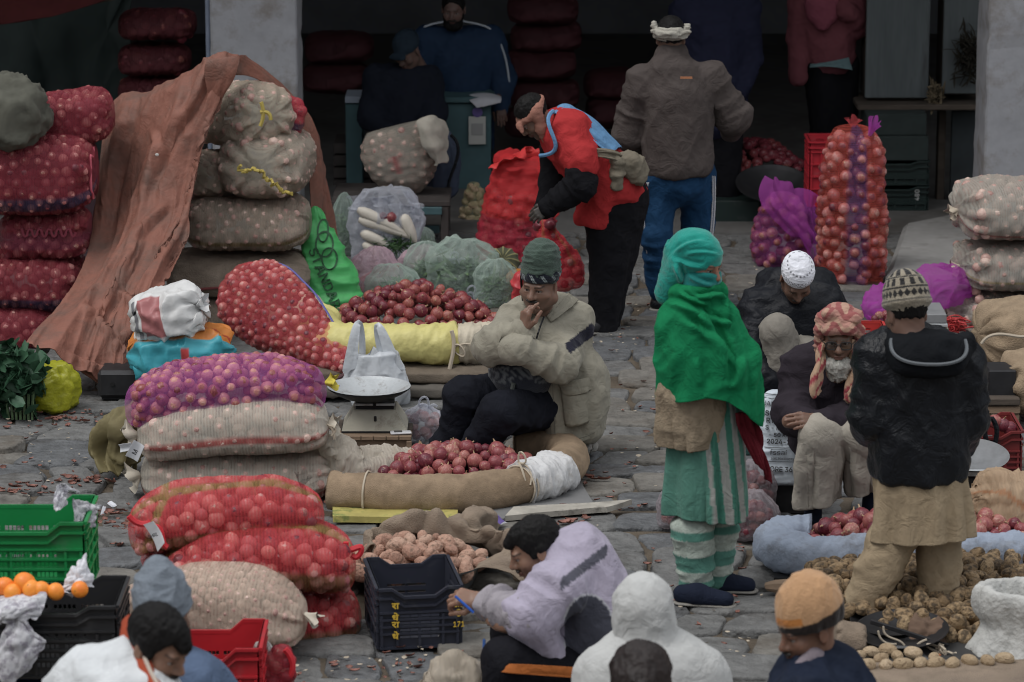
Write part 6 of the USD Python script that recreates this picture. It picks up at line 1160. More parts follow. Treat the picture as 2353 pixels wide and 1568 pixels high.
def shoe(T, heel, toe, m, r=.042, name='shoe', sole=None):
    heel, toe = np.asarray(heel, float), np.asarray(toe, float); d = unit(toe - heel); s = unit(np.cross(d, (0, 0, 1)))
    v, f = field_mesh([seg(heel + A(0, 0, r), heel + (toe - heel) * .3 + A(0, 0, r * 1.1), r * .95, r, k=.03, w=s, sw=.9), seg(heel + (toe - heel) * .3 + A(0, 0, r), toe - d * .03 + A(0, 0, r * .72), r, r * .78, k=.03, w=s, sw=1.15), plane((0, 0, .012), (0, 0, -1))], .007)
    p = obj(name, (v, f), m, T, smooth=True); w, g = field_mesh([seg(heel + A(0, 0, .01), toe - d * .02 + A(0, 0, .01), r * .9, r * .85, k=.02, w=s, sw=1.12), plane((0, 0, .014), (0, 0, 1)), plane((0, 0, .002), (0, 0, -1))], .007); obj('sole', (w, g), sole or plain('grey_sole', (.2, .19, .17), .8), p, smooth=True)
def drape(T, name, C, m, amp=.03, nu=30, nv=24, seed=0, fx=4., fy=1.2, col=None, thick=.005):
    v, f, U = sheet(np.array(C), nu, nv); v = v + vnormals(v, f) * ((crease(np.column_stack([U[:, 1] * fx, U[:, 0] * fy, U[:, 0] * 0]), seed) - .35) * amp)[:, None]
    w, g = thicken(v, f, thick); c = None if col is None else np.vstack([col(U)] * 2); return obj(name, (w, g), m, T, smooth=True, col=c)
def JJ(Y0): return lambda x, y, d=0.0: at(x, y, Y0 + d)
def plainc(name, col, **k): return stain(name, col, **{**dict(rough=.85, var=.18, scale=6, bump=.4, bscale=150, bdist=.002, wrinkle=.6, spec=.12), **k})
X1 = A(1, 0, 0)
# ---- the seated man in the beige coat
Y0 = yv(1050); J = JJ(Y0); T = person('person', 'heavy man in beige coat and green knit cap seated with hand at his mouth', G(1250, 1050))
sk = (.17, .098, .070); H = Head(J(1240, 655, -.16), yaw=-24, pitch=10, roll=4, S=1.0)
hw = J(1204, 757, -.34); hand1 = hand(hw, J(1209, 716, -.35) - hw, (.75, .5, .15), (.2, -.1, 1), curls=[.35, .7, .85, .95], thumb_curl=.25, S=1.02)
make_head(T, H, sk, res=.0035, must=True, stubble=.35, fat=.013, extra=[(hand1, None)], nose=1.15, arms=[(J(1195, 735, -.04), J(1130, 795, -.26), hw)])
capf = [ell((0, .02, .075), (.09, .105, .125), k=.03), ell((.0, .03, .15), (.07, .075, .07), k=.05), plane((0, -.1, .052), (0, -.22, -1))]
cap(T, H, 'knit_cap', capf, M_KNIT, (.055, .08, .065), amp=.01, F=(12, 12, 40))
def band_col(p):
    c = np.tile(A(.012, .014, .022), (len(p), 1)); a = np.degrees(np.arctan2(p[:, 0], -p[:, 1])); u = (a + (p[:, 2] - .06) * 420) % 34; c[(u < 3.5) | ((u > 6) & (u < 9.5))] = (.22, .25, .25); c[np.abs(p[:, 2] - .065) > .018] = (.012, .014, .022); return c
cap(T, H, 'cap_band', [ell((0, .016, .062), (.095, .112, .066), k=.02), plane((0, -.1, .047), (0, -.2, -1)), plane((0, 0, .1), (0, .1, 1))], M_KNIT, band_col, res=.0045, amp=.004)
obj('cap_tie', tube(spline([H.w((-.088, -.02, .05)), H.w((-.09, -.015, -.0)), H.w((-.084, -.02, -.05)), H.w((-.075, -.03, -.085))], 12), .007, 6), M_HAIR, T)
shR, shL = J(1316, 742, .03), J(1196, 734, -.04); elL, wrL = J(1288, 842, -.30), J(1180, 798, -.40); elR, wrR = J(1126, 800, -.28), J(1200, 764, -.33)
coat = [seg(J(1268, 915, .02), J(1258, 775, .0), .185, .15, k=.08, w=X1, sw=1.18), seg(shL, shR, .075, .085, k=.07), ell(J(1330, 905, -.03), (.125, .17, .22), k=.1), seg(J(1322, 860, -.1), J(1322, 985, -.1), .1, .085, k=.08, w=X1, sw=1.3),
        seg(J(1270, 890, -.2), J(1275, 1010, -.2), .05, .03, k=.06), plane(J(1330, 1010, -.1), A(-.16, 0, -1)), cut(J(1165, 895, -.24), (.16, .2, .13), k=.03), ell(J(1240, 790, -.1), (.15, .13, .16), k=.06),
        seg(shR, elL, .088, .075, k=.04), seg(elL, wrL, .075, .053, k=.022), seg(shL, elR, .082, .07, k=.04), seg(elR, wrR, .07, .048, k=.022), seg(J(1262, 688, .06), J(1292, 694, .0), .045, .04, k=.04), seg(J(1292, 694, .0), J(1270, 722, -.12), .035, .03, k=.04), seg(J(1212, 706, -.1), J(1195, 716, -.04), .035, .035, k=.04)]
def coat_col(v, n):
    c = np.tile(A(.255, .238, .19), (len(v), 1)); x, y = proj(v); fr = n[:, 1] < .3
    d = (x - 1335) * .62 + (y - 778) * .8; e = (x - 1335) * -.8 + (y - 778) * .62; c[fr & (np.abs(d) < 13) & (np.abs(e) < 42) & (x > 1300)] = (.016, .016, .026)
    return c
cloth(T, 'coat', coat, plainc('coat_cloth', None, vc=True, var=.1) if False else M_VC, res=.0085, amp=.02, F=(8, 8, 3), seed=3, limbs=[(shR, elL, .02, 13), (elL, wrL, .022, 14), (shL, elR, .024, 13), (elR, wrR, .022, 15)], col=coat_col, folds=[(((1275, 708), (1296, 755), (1278, 806)), 7, .018), (((1325, 738), (1268, 785), (1196, 778)), 7, .02), (((1254, 850), (1266, 908), (1258, 1015)), 6, .02), (((1335, 700), (1352, 800), (1366, 960)), 9, .014), (((1290, 690), (1262, 740), (1240, 790)), 6, .018), (((1180, 720), (1150, 750), (1135, 785)), 6, .016), (((1310, 860), (1340, 850), (1362, 830)), 7, .016), (((1245, 720), (1225, 760), (1222, 800)), 5, .016), (((1300, 975), (1345, 968), (1375, 950)), 8, .012)])
drape(T, 'coat_skirt', [[J(1256, 845, -.23), J(1308, 842, -.21), J(1366, 832, -.06)], [J(1262, 930, -.24), J(1324, 926, -.22), J(1383, 905, -.06)], [J(1266, 1026, -.24), J(1330, 1018, -.22), J(1390, 986, -.06)]], plainc('coat_skirt', (.25, .233, .186)), amp=.016, nu=44, nv=44, seed=9, fx=3, fy=.8, thick=.008)
drape(T, 'collar', [[J(1256, 726, -.17), J(1284, 700, -.1), J(1304, 674, .02)], [J(1266, 740, -.19), J(1300, 716, -.12), J(1328, 692, .02)]], plainc('coat_skirt', (.25, .233, .186)), amp=.01, thick=.012, nu=14, nv=14)
drape(T, 'collar', [[J(1222, 722, -.18), J(1204, 704, -.12), J(1196, 680, -.06)], [J(1216, 738, -.18), J(1190, 722, -.12), J(1180, 700, -.06)]], plainc('coat_skirt', (.25, .233, .186)), amp=.01, thick=.012, nu=14, nv=14)
obj('zip', tube(spline([J(1250, 728, -.2), J(1238, 760, -.235), J(1228, 800, -.27)], 12), .005, 5), M_LEATHER, T)
for q in (((1266, 850), (1272, 930), (1276, 1020)), ((1270, 1016), (1330, 1008), (1386, 977))): obj('seam', tube(spline([J(x, y, -.252 + (.17 if x > 1350 else .01 if x > 1300 else 0)) for x, y in q], 16), .0022, 4), plain('seam_thread', (.15, .14, .11), .9), T)

for nm, x0, y0, x1, y1, th in (('pocket', 1290, 892, 1358, 978, .016), ('pocket_flap', 1285, 880, 1360, 905, .024)):
    C = [[J(x0, y0, -.245), J((x0 + x1) / 2, y0 - 6, -.255), J(x1, y0 - 14, -.17)], [J(x0 + 4, (y0 + y1) / 2, -.25), J((x0 + x1) / 2 + 3, (y0 + y1) / 2, -.265), J(x1 + 3, (y0 + y1) / 2 - 8, -.175)], [J(x0 + 10, y1, -.25), J((x0 + x1) / 2 + 6, y1, -.258), J(x1 + 4, y1 - 14, -.172)]]
    drape(T, nm, C, plainc('coat_pocket', (.245, .228, .18)), amp=.008, thick=th, nu=14, nv=14)
cloth(T, 'sweater', [ell(J(1203, 850, -.17), (.165, .17, .15), k=.05)], M_KNIT, amp=.01, seed=5, col=lambda v, n: np.where(((np.abs(proj(v)[1] - 862) < 12) & (((proj(v)[0] * .9 + np.abs(proj(v)[1] - 862)) % 18) < 9) | (np.abs(np.abs(proj(v)[1] - 862) - 16) < 2))[:, None], A(.10, .105, .11), A(.022, .024, .032)))
hipR, hipL = J(1228, 905, -.05), J(1258, 925, -.08); kR, kL = J(1068, 912, -.22), J(1150, 950, -.42); aR, aL = J(1022, 1040, -.20), J(1075, 1050, -.30)
M_DENIM = plainc('black_trousers', (.009, .010, .015), var=.3)
cloth(T, 'trousers', [seg(hipR, kR, .125, .085, k=.05), seg(kR, aR, .085, .062, k=.04), seg(hipL, kL, .13, .09, k=.05), seg(kL, aL, .09, .065, k=.04), ell(J(1262, 935, 0), (.19, .17, .13), k=.06)], M_DENIM, amp=.018, F=(9, 9, 9), seed=6, limbs=[(hipR, kR, .02, 14), (kR, aR, .02, 16), (hipL, kL, .02, 14)])
shoe(T, G(1010, 1052) + A(0, 0, .0), G(952, 1056), M_IRON, .045)
obj('drawstring', tube(spline([J(1180, 880, -.34), J(1174, 905, -.36), J(1160, 935, -.42)], 10), .012, 6), plainc('scarf_tassel', (.06, .065, .06)), T)
T2, P, vs = solid_sack('grey_sack', 'grey plastic sack the heavy man in the beige coat sits on', G(1190, 1052) + A(.0, .12, .12), G(1360, 1052) + A(.0, .12, .12), .2, .125, plainc('grey_plastic_sack', (.26, .25, .23), rough=.6, bump=.6, bscale=50), seed=131, wr=.05, lump=.03, part='bag')

# ---- woman in green shawl
Y0 = yv(1372); J = JJ(Y0); T = person('person', 'standing woman with turquoise head scarf over her face and a green shawl', G(1620, 1372))
H = Head(J(1604, 606, 0), yaw=52, pitch=14, S=1.0); make_head(T, H, (.24, .12, .08), res=.005, ears=False, extra=[])
M_TURQ = plainc('turquoise_scarf', (.010, .235, .19), rough=.7, sheen=.2); M_TURQ2 = plainc('turquoise_veil', (.007, .155, .14), rough=.7, sheen=.2)
cap(T, H, 'head_scarf', [ell((0, .02, .045), (.094, .116, .1), k=.03), seg((0, .09, .0), (0, .1, -.1), .075, .06, k=.05), seg((-.03, .1, .02), (.02, .13, .0), .035, .035, k=.02), plane((0, -.12, .022), (0, -1, -.62)), seg((.06, .05, -.03), (.03, .09, -.16), .05, .06, k=.04), seg((-.06, .05, -.03), (-.03, .09, -.16), .05, .06, k=.04)], M_TURQ, amp=.005, F=(8, 8, 16), seed=4, lines=[(((1548, 596), (1585, 610), (1622, 614)), 5, .012), (((1548, 606), (1568, 640), (1600, 668)), 5, .014), (((1546, 588), (1580, 562), (1620, 556)), 5, .01), (((1558, 600), (1562, 640), (1570, 664)), 5, .014), (((1575, 585), (1610, 580), (1650, 586)), 4, .009)])
cap(T, H, 'face_veil', [ell((0, -.035, -.06), (.085, .082, .085), k=.03), seg((0, -.03, -.1), (0, .0, -.17), .075, .09, k=.04), plane((0, -.1, -.014), (0, .12, 1))], M_TURQ2, amp=.005, F=(8, 8, 22), seed=5, lines=[(((1580, 612), (1620, 632), (1652, 634)), 5, .012), (((1580, 630), (1615, 652), (1645, 655)), 5, .012)])
cap(T, H, 'scarf_knot', [ell((-.03, .12, .035), (.034, .03, .028), k=.02), ell((.0, .125, .0), (.03, .035, .035), k=.02)], M_TURQ, amp=.01)
M_GREEN = plainc('green_shawl', (.008, .165, .065), rough=.9, var=.2, dirt=(.05, .03, .02), dirt_at=(.66, .72), dscale=60)
drape_loft(T, 'shawl', [(J(1598, 652, 0), .082, .088), (J(1600, 670, 0), .108, .105), (J(1602, 690, 0), .112, .11), (J(1606, 712, 0), .145, .125), (J(1614, 750, -.01), .176, .145), (J(1628, 800, -.02), .200, .16), (J(1636, 850, -.02), .216, .165), (J(1637, 905, -.02), .222, .17)], M_GREEN, amp=.009, folds=(5, 9, 14), twist=2.6, hem=lambda a: .045 * np.exp(-((a - 4.75) / .7) ** 2) - .11 * np.exp(-((np.angle(np.exp(1j * (a - 5.9)))) / .7) ** 2) - .02, seed=8, cr=.024, F=(6, 6, 1.0), diag=-.8, n=230, nt=110, lines=[(((1532, 699), (1575, 708), (1618, 736), (1649, 782), (1667, 813), (1695, 845)), 9, .03), (((1584, 662), (1618, 684), (1655, 680), (1667, 708), (1670, 755)), 6, .022), (((1605, 706), (1643, 735), (1686, 748)), 6, .018), (((1563, 733), (1600, 757), (1640, 785), (1658, 825), (1664, 875)), 9, .024), (((1667, 885), (1692, 880), (1700, 860), (1712, 820)), 8, .026), (((1725, 764), (1738, 825), (1722, 896)), 11, .02), (((1545, 760), (1550, 830), (1540, 905)), 12, .014), (((1600, 820), (1604, 860), (1612, 890)), 10, .014), (((1560, 672), (1590, 690), (1630, 700)), 5, .014)])
for k, q in enumerate((((1560, 718), (1620, 742), (1660, 772), (1690, 770)), ((1570, 740), (1640, 790), (1680, 860), (1695, 900)), ((1560, 690), (1605, 702), (1650, 690)))):
    pass
M_MAR = plainc('maroon_underside', (.11, .012, .018), rough=.9)
drape(T, 'shawl_end', [[J(1690, 950, -.12), J(1720, 955, -.1), J(1752, 990, -.06)], [J(1702, 1000, -.1), J(1735, 1020, -.08), J(1764, 1050, -.04)], [J(1735, 1060, -.08), J(1755, 1085, -.06), J(1771, 1112, -.03)]], M_MAR, amp=.03, seed=3)
drape_loft(T, 'cardigan', [(J(1592, 850, 0), .135, .12), (J(1590, 930, 0), .142, .13), (J(1588, 1000, 0), .138, .125), (J(1588, 1013, 0), .132, .12)], plainc('beige_cardigan', (.25, .20, .14), bump=1., bscale=90, bdist=.004, rough=.95), amp=.008, cr=.016, F=(10, 10, 6), seed=9)
def kurta(v, n):
    x, y = proj(v); c = np.tile(A(.08, .20, .155), (len(v), 1)); xx = x - (y - 1000) * .1
    for a, b, w in ((1618, 1630, .36), (1648, 1668, .31), (1683, 1696, .31), (1705, 1714, .28)): c[(xx > a) & (xx < b) ] = (w * .8, w * .82, w * .76)
    c[((xx > 1631) & (xx < 1647)) | ((xx > 1669) & (xx < 1682))] = (.045, .15, .11); return c
drape_loft(T, 'kurta', [(J(1630, 880, .03), .13, .12), (J(1628, 980, .03), .15, .13), (J(1625, 1090, .03), .165, .14), (J(1624, 1182, .03), .168, .145)], M_VC, amp=.014, folds=(6, 9, 15), hem=lambda a: .012 * np.sin(a * 2), seed=10, col=kurta, cr=.012, F=(10, 10, 1.5), n=220, nt=70)
def legs(v, n):
    x, y = proj(v); c = np.tile(A(.08, .2, .16), (len(v), 1)); z = v[:, 2]
    for a, b in ((.31, .39), (.20, .275), (.085, .13)): mk_ = (z > a) & (z < b); c[mk_] = A(.30, .34, .30) * (.8 + .5 * noise(v[mk_] * 90))[:, None]
    c[np.abs(z - .43) < .006] = (.35, .42, .36); return c
for nm, x0, x1, yb, d in (('trouser_leg', 1592, 1600, 1366, .0), ('trouser_leg', 1648, 1640, 1346, .1)):
    a, b = J(x0, 1215, d), J(x1, yb, d); cloth(T, nm, [seg(a, b, .083, .06, k=.03), plane(b + A(0, 0, .02), A(0, 0, -1))], M_VC, res=.0075, amp=.012, F=(8, 8, 12), seed=12, col=legs, limbs=[(a, b, .015, 14)])
    v, f = field_mesh([seg(b, b + A(.03, -.01, -.05), .04, .035), ], .008); obj('ankle', (v, f), plainc('ankle_skin', (.25, .13, .09)), T, smooth=True)
M_NAVYS = plainc('navy_canvas', (.012, .016, .03), rough=.9)
shoe(T, G(1568, 1388), G(1684, 1396), M_NAVYS, .044); shoe(T, G(1624, 1358), G(1734, 1362), M_NAVYS, .044)

# ---- man in white skull cap
Y0 = yv(960); J = JJ(Y0); T = person('person', 'squatting man in white skull cap and black padded jacket looking down', G(1825, 950))
H = Head(J(1831, 642, -.18), yaw=6, pitch=48, S=.98); make_head(T, H, (.12, .068, .048), res=.0055, must=True, stubble=.5)
def kufi(p):
    c = np.tile(A(.68, .69, .74), (len(p), 1)); a = np.arctan2(p[:, 0], p[:, 1]); u = (a * 26 + (np.round(p[:, 2] * 110) % 2) * 3.1) % 6.28; c[(u < 2.0) & (p[:, 2] > .055) & (p[:, 2] < .085)] = (.22, .22, .24); c[(np.abs(p[:, 2] - .118) < .003) & ((a * 18 % 6.28) < 3)] = (.2, .2, .22); return c
cap(T, H, 'skull_cap', [ell((0, .02, .062), (.086, .104, .082), k=.02), plane((0, -.08, .04), (0, -.18, -1)), cut((0, .02, .158), (.03, .03, .02), k=.03)], M_VC, kufi, res=.004, amp=.003)
M_PUFF = plainc('black_padded_jacket', (.008, .009, .012), rough=.5, spec=.15, bscale=60, bump=.5, bdist=.006)
sL, sR = J(1752, 712, -.02), J(1890, 705, 0); eL, wL = J(1724, 810, -.2), J(1765, 880, -.32); eR, wR = J(1915, 800, -.1), J(1880, 860, -.2)
cloth(T, 'padded_jacket', [seg(J(1825, 860, .0), J(1822, 740, -.03), .175, .17, k=.08, w=X1, sw=1.15), seg(sL, sR, .1, .1, k=.08), seg(J(1775, 650, .08), J(1885, 650, .1), .07, .07, k=.08), seg(sL, eL, .1, .085, k=.05), seg(eL, wL, .085, .06, k=.03), seg(sR, eR, .1, .085, k=.05), seg(eR, wR, .085, .06, k=.03), ell(J(1790, 655, .02), (.07, .06, .08), k=.05)], M_PUFF, amp=.024, F=(9, 9, 7), seed=14, limbs=[(sL, eL, .03, 18), (eL, wL, .03, 18)])
M_GREYT = plainc('grey_trousers', (.20, .185, .16))
k1 = J(1786, 765, -.3); cloth(T, 'trousers', [seg(J(1815, 850, -.05), k1, .1, .07, k=.05), seg(k1, J(1803, 880, -.3), .07, .06, k=.04), seg(J(1850, 870, -.05), J(1858, 815, -.24), .1, .07, k=.05), seg(J(1858, 815, -.24), J(1850, 880, -.26), .07, .06, k=.04), ell(J(1835, 850, -.18), (.09, .08, .06), k=.06)], M_GREYT, amp=.026, F=(12, 12, 4), seed=15)
v, f = hand(J(1775, 885, -.3), A(.15, -.3, -.6), A(.5, .5, .3), A(1, 0, 0), .5); obj('hand', (v, f), M_SKIN, T, smooth=True, col=np.tile(A(.14, .08, .06), (len(v), 1)))

# ---- old man with turban, glasses and white beard
Y0 = yv(1195); J = JJ(Y0); T = person('person', 'squatting old man with glasses, white beard and pink checked turban', G(1930, 1195))
sk = (.155, .088, .062); H = Head(J(1927, 776, -.2), yaw=-5, pitch=8, S=.98)
hw = J(1886, 968, -.36); h1 = hand(hw, J(1820, 966, -.42) - hw, (-.1, .6, -.5), (0, 0, 1), .22, S=1.05); hw2 = J(1835, 972, -.34); h2 = hand(hw2, A(.12, -.03, -.01), (0, 1, 0), (0, 0, 1), .4)
make_head(T, H, sk, res=.0035, stubble=0, extra=[(h1, None), (h2, None)], nose=1.1, brow=(.16, .14, .12), arms=[(J(1995, 850, 0), J(2005, 950, -.15), hw), (J(1852, 850, -.02), J(1832, 945, -.12), hw2)])
def check(p):
    c = np.tile(A(.40, .25, .185), (len(p), 1)); u = p[:, 2] + .25 * np.abs(p[:, 0]) + .02 * np.sin(p[:, 0] * 60); c[(u % .07) < .024] = (.25, .085, .08); c[((u % .07) > .045)] = (.36, .19, .155); return c
cap(T, H, 'turban', [ell((0, .018, .068), (.096, .114, .086), k=.02), seg((-.09, -.02, .05), (.05, -.09, .075), .026, .03, k=.012), seg((.092, -.02, .045), (-.05, -.088, .07), .026, .028, k=.012), seg((-.08, 0, .09), (.07, -.06, .115), .03, .03, k=.012), seg((.08, .02, .1), (-.05, -.05, .13), .03, .03, k=.015), plane((0, -.1, .052), (0, -.3, -1)), seg((-.086, -.02, .03), (-.092, -.01, -.05), .02, .022, k=.02), seg((.086, -.02, .03), (.092, -.01, -.05), .02, .022, k=.02)], M_VC, check, res=.005, amp=.007, F=(14, 14, 45), seed=6)
def checkU(U):
    c = np.tile(A(.42, .28, .19), (len(U), 1)); w = (U[:, 0] * 1.4 + U[:, 1] * .55) % .5; c[w < .15] = (.26, .05, .06); c[(w > .15) & (w < .19)] = (.38, .2, .15); return c
drape(T, 'scarf_end', [[J(1882, 782, -.22), J(1894, 785, -.27), J(1900, 790, -.22)], [J(1870, 815, -.24), J(1884, 820, -.3), J(1898, 815, -.26)], [J(1864, 850, -.26), J(1880, 852, -.33), J(1896, 850, -.28)], [J(1858, 885, -.27), J(1874, 890, -.34), J(1888, 880, -.28)], [J(1866, 908, -.28), J(1877, 913, -.33), J(1890, 895, -.28)]], M_VC, amp=.035, col=checkU, seed=5, fx=3)
drape(T, 'scarf_end', [[J(1950, 785, -.22), J(1962, 780, -.27), J(1976, 785, -.2)], [J(1948, 820, -.25), J(1965, 820, -.3), J(1985, 825, -.22)], [J(1944, 860, -.27), J(1968, 858, -.32), J(1992, 860, -.24)], [J(1942, 900, -.28), J(1958, 898, -.32), J(1972, 892, -.26)], [J(1944, 928, -.28), J(1950, 925, -.31), J(1956, 915, -.27)]], M_VC, amp=.03, col=checkU, seed=6, fx=3)
M_BEARD = stain('white_beard', (.36, .35, .32), rough=.9, var=.35, scale=60, bump=1., bscale=260, bdist=.004, stretch=(1, 1, .3))
v, f = field_mesh([ell((0, -.07, -.108), (.052, .036, .03), k=.02), seg((-.028, -.08, -.11), (-.022, -.085, -.165), .026, .014, k=.02), seg((.028, -.08, -.11), (.024, -.085, -.16), .026, .014, k=.02), seg((0, -.085, -.11), (0, -.09, -.17), .025, .012, k=.02), seg((-.056, -.02, -.05), (-.044, -.05, -.1), .013, .024, k=.02), seg((.056, -.02, -.05), (.044, -.05, -.1), .013, .024, k=.02)], .0045)
obj('beard', (fold(H.w(v), f, .012, (60, 60, 18), 3), f), M_BEARD, T, smooth=True)
M_FRAME = plain('black_frame', (.01, .01, .011), .3)
gl = []
for s in (-1, 1):
    an = np.linspace(0, 2 * np.pi, 25); gl.append(tube(H.w(np.column_stack([s * .034 + .026 * np.sign(np.cos(an)) * np.abs(np.cos(an)) ** .7, np.full(25, -.108), .0 + .019 * np.sign(np.sin(an)) * np.abs(np.sin(an)) ** .7])), .0024, 6)); gl.append(tube(H.w([(s * .06, -.107, .006), (s * .082, -.05, .008), (s * .084, .01, .004)]), .0022, 5))
gl.append(tube(H.w([(-.009, -.109, .004), (0, -.112, .007), (.009, -.109, .004)]), .002, 5)); g_ = obj('glasses_frame', cat_mesh(gl), M_FRAME, T)
M_LENS = mk('lens', {'t': ('transparent_bsdf', {'color': (.82, .84, .85)}), 'g': ('glossy_bsdf', {'color': (1, 1, 1), 'roughness': .05}), 'f': ('fresnel', {'IOR': 1.5}), 'm': ('mix_closure', {})}, [('f.fac', 'm.fac'), ('t.BSDF', 'm.closure1'), ('g.BSDF', 'm.closure2')], 'm.closure')
for s in (-1, 1): 
    d = trimesh.creation.cylinder(1.0, 1.0, sections=20); obj('lens', trimesh.Trimesh(H.w(np.column_stack([s * .034 + .025 * d.vertices[:, 0], -.108 + .0008 * d.vertices[:, 2], .018 * d.vertices[:, 1]])), d.faces), M_LENS, g_, smooth=False)
M_PLUM = plainc('plum_jacket', (.026, .021, .027), rough=.9, var=.2)
sL, sR = J(1852, 850, -.02), J(1998, 845, 0); eL, wL = J(1828, 950, -.12), J(1850, 972, -.32); eR, wR = J(2010, 958, -.15), J(1900, 968, -.34)
cloth(T, 'jacket', [seg(J(1925, 1000, .05), J(1925, 870, .0), .19, .18, k=.08, w=X1, sw=1.15), seg(sL, sR, .09, .09, k=.1), seg(sL, eL, .095, .085, k=.05), seg(eL, wL, .085, .06, k=.04), seg(sR, eR, .095, .085, k=.05), seg(eR, wR, .085, .058, k=.04), seg(J(1905, 815, .02), J(1950, 815, .02), .07, .07, k=.06)], M_PLUM, amp=.02, F=(8, 8, 6), seed=17, limbs=[(sL, eL, .025, 14), (eR, wR, .025, 16)])
M_BEIGE = plainc('stone_grey_cloth', (.30, .275, .235), rough=.95)
k1, k2 = J(1884, 1000, -.38), J(1985, 998, -.36); a1, a2 = J(1880, 1150, -.3), J(1990, 1120, -.26)
cloth(T, 'trousers', [seg(J(1905, 1040, 0), k1, .12, .083, k=.05), seg(k1, k1 + (a1 - k1) * .35, .083, .085, k=.05), seg(J(1950, 1040, 0), k2, .12, .083, k=.05), seg(k2, k2 + (a2 - k2) * .35, .083, .08, k=.05)], M_BEIGE, amp=.012, F=(12, 12, 3), seed=18, fine=.3)
for kk, aa, sd, wd in ((k1, a1, 181, 1.0), (k2, a2, 182, .85)):
    ax_ = aa - kk; drape_loft(T, 'trouser_leg', [(kk + ax_ * .02 + A(0, 0, .0), .082 * wd, .08), (kk + ax_ * .25, .094 * wd, .088), (kk + ax_ * .6, .098 * wd, .09), (kk + ax_ * 1.02, .09 * wd, .088)], M_BEIGE, amp=.014, folds=(4, 7, 11), twist=.5, hem=lambda a: .02 * np.cos(a), seed=sd, cr=.022, F=(12, 12, 2))
for x, d in ((1868, -.28), (2000, -.22)):
    b = J(x, 1195, d); b[2] = .02; v, f = field_mesh([seg(b + A(0, 0, .14), b + A(0, 0, .02), .04, .042)], .01); obj('sock', (v, f), plainc('navy_sock', (.015, .02, .035)), T, smooth=True); shoe(T, b * A(1, 1, 0) + A(0, .06, 0), b * A(1, 1, 0) + A(-.03, -.16, 0), M_LEATHER, .04)

# ---- man in black jacket seen from behind
Y0 = yv(1430); J = JJ(Y0); T = person('person', 'man in black leather jacket and patterned knit cap seen from behind', G(2080, 1430))
H = Head(J(2082, 722, -.05), yaw=200, pitch=18, S=1.0); make_head(T, H, (.13, .075, .055), res=.006, eyes=False, hair=True)
def nordic(p):
    c = np.tile(A(.25, .22, .17), (len(p), 1)); a = np.arctan2(p[:, 0], p[:, 1]); z = p[:, 2]; D = A(.025, .024, .024)
    r1 = (z > .062) & (z < .098) & ((np.abs(((a * 9) % 2) - 1) + np.abs(((z - .062) / .018 % 2) - 1)) < .95); c[r1] = D; r2 = np.abs(z - .104) < .0035; c[r2] = D; r3 = (z > .112) & (z < .142) & (((a * 5.5) % 2) < 1.0); c[r3] = D; c[np.abs(z - .147) < .003] = D; r4 = (z > .152) & (((a * 4) % 2) < 1.1); c[r4] = D; c[np.abs(z - .052) < .004] = (.1, .09, .075); return c
cap(T, H, 'knit_cap', [ell((0, .02, .075), (.093, .108, .11), k=.03), ell((0, .02, .045), (.099, .114, .03), k=.015), plane((0, -.1, .028), (0, -.12, -1))], M_KNIT, nordic, res=.0042, amp=.003)
sL, sR = J(2022, 818, .0), J(2200, 832, 0); eL, wL = J(2004, 960, -.02), J(1995, 990, .3); eR, wR = J(2220, 965, .0), J(2195, 1035, .22)
cloth(T, 'leather_jacket', [seg(J(2112, 1060, 0), J(2112, 870, 0), .185, .175, k=.06, w=X1, sw=1.08), seg(sL, sR, .088, .088, k=.08), seg(J(2095, 780, .0), J(2112, 805, 0), .085, .12, k=.08), plane(J(2100, 1095, 0), A(-.03, 0, -1)), seg(sL, eL, .088, .078, k=.035), seg(eL, wL, .078, .055, k=.03), seg(sR, eR, .088, .078, k=.035), seg(eR, wR, .078, .055, k=.03)], M_LEATHER, res=.01, amp=.024, F=(8, 8, 3), seed=20, limbs=[(sL, eL, .018, 14), (sR, eR, .018, 14)], folds=[(((2035, 850), (2048, 950), (2035, 1060)), 9, .02), (((2180, 860), (2168, 960), (2190, 1060)), 9, .02), (((2080, 880), (2100, 970), (2080, 1070)), 11, .014), (((2020, 1050), (2110, 1062), (2210, 1046)), 8, .016), (((2140, 890), (2130, 980)), 9, .012)])
cloth(T, 'hood', [ell(J(2130, 815, -.12), (.16, .09, .1), k=.06), seg(J(2065, 775, -.06), J(2075, 815, -.15), .045, .04, k=.05), seg(J(2215, 790, -.04), J(2190, 830, -.14), .045, .04, k=.05), seg(J(2080, 830, -.18), J(2190, 836, -.17), .035, .035, k=.05)], plainc('black_hood', (.006, .007, .009), rough=.8), amp=.015, F=(9, 9, 9), seed=21)
obj('hood_piping', tube(spline([J(2048, 780, -.13), J(2075, 828, -.235), J(2135, 838, -.245), J(2200, 830, -.225), J(2218, 782, -.12)], 30), .008, 6), plain('grey_piping', (.09, .10, .11), .6), T)
M_KHAKI = plainc('khaki_cloth', (.30, .235, .155), rough=.95)
drape_loft(T, 'kurta', [(J(2115, 1050, 0), .175, .15), (J(2117, 1110, 0), .19, .16), (J(2120, 1170, 0), .2, .165), (J(2120, 1228, 0), .205, .17)], M_KHAKI, amp=.016, folds=(5, 8, 13), hem=lambda a: .012 * np.cos(a) , seed=22, cr=.022, F=(9, 9, 2), n=200)
hL, kL, aL = J(2072, 1195, 0), J(2020, 1310, -.03), J(1968, 1420, -.02); hR, kR, aR = J(2160, 1190, .03), J(2160, 1310, .02), J(2156, 1412, .02)
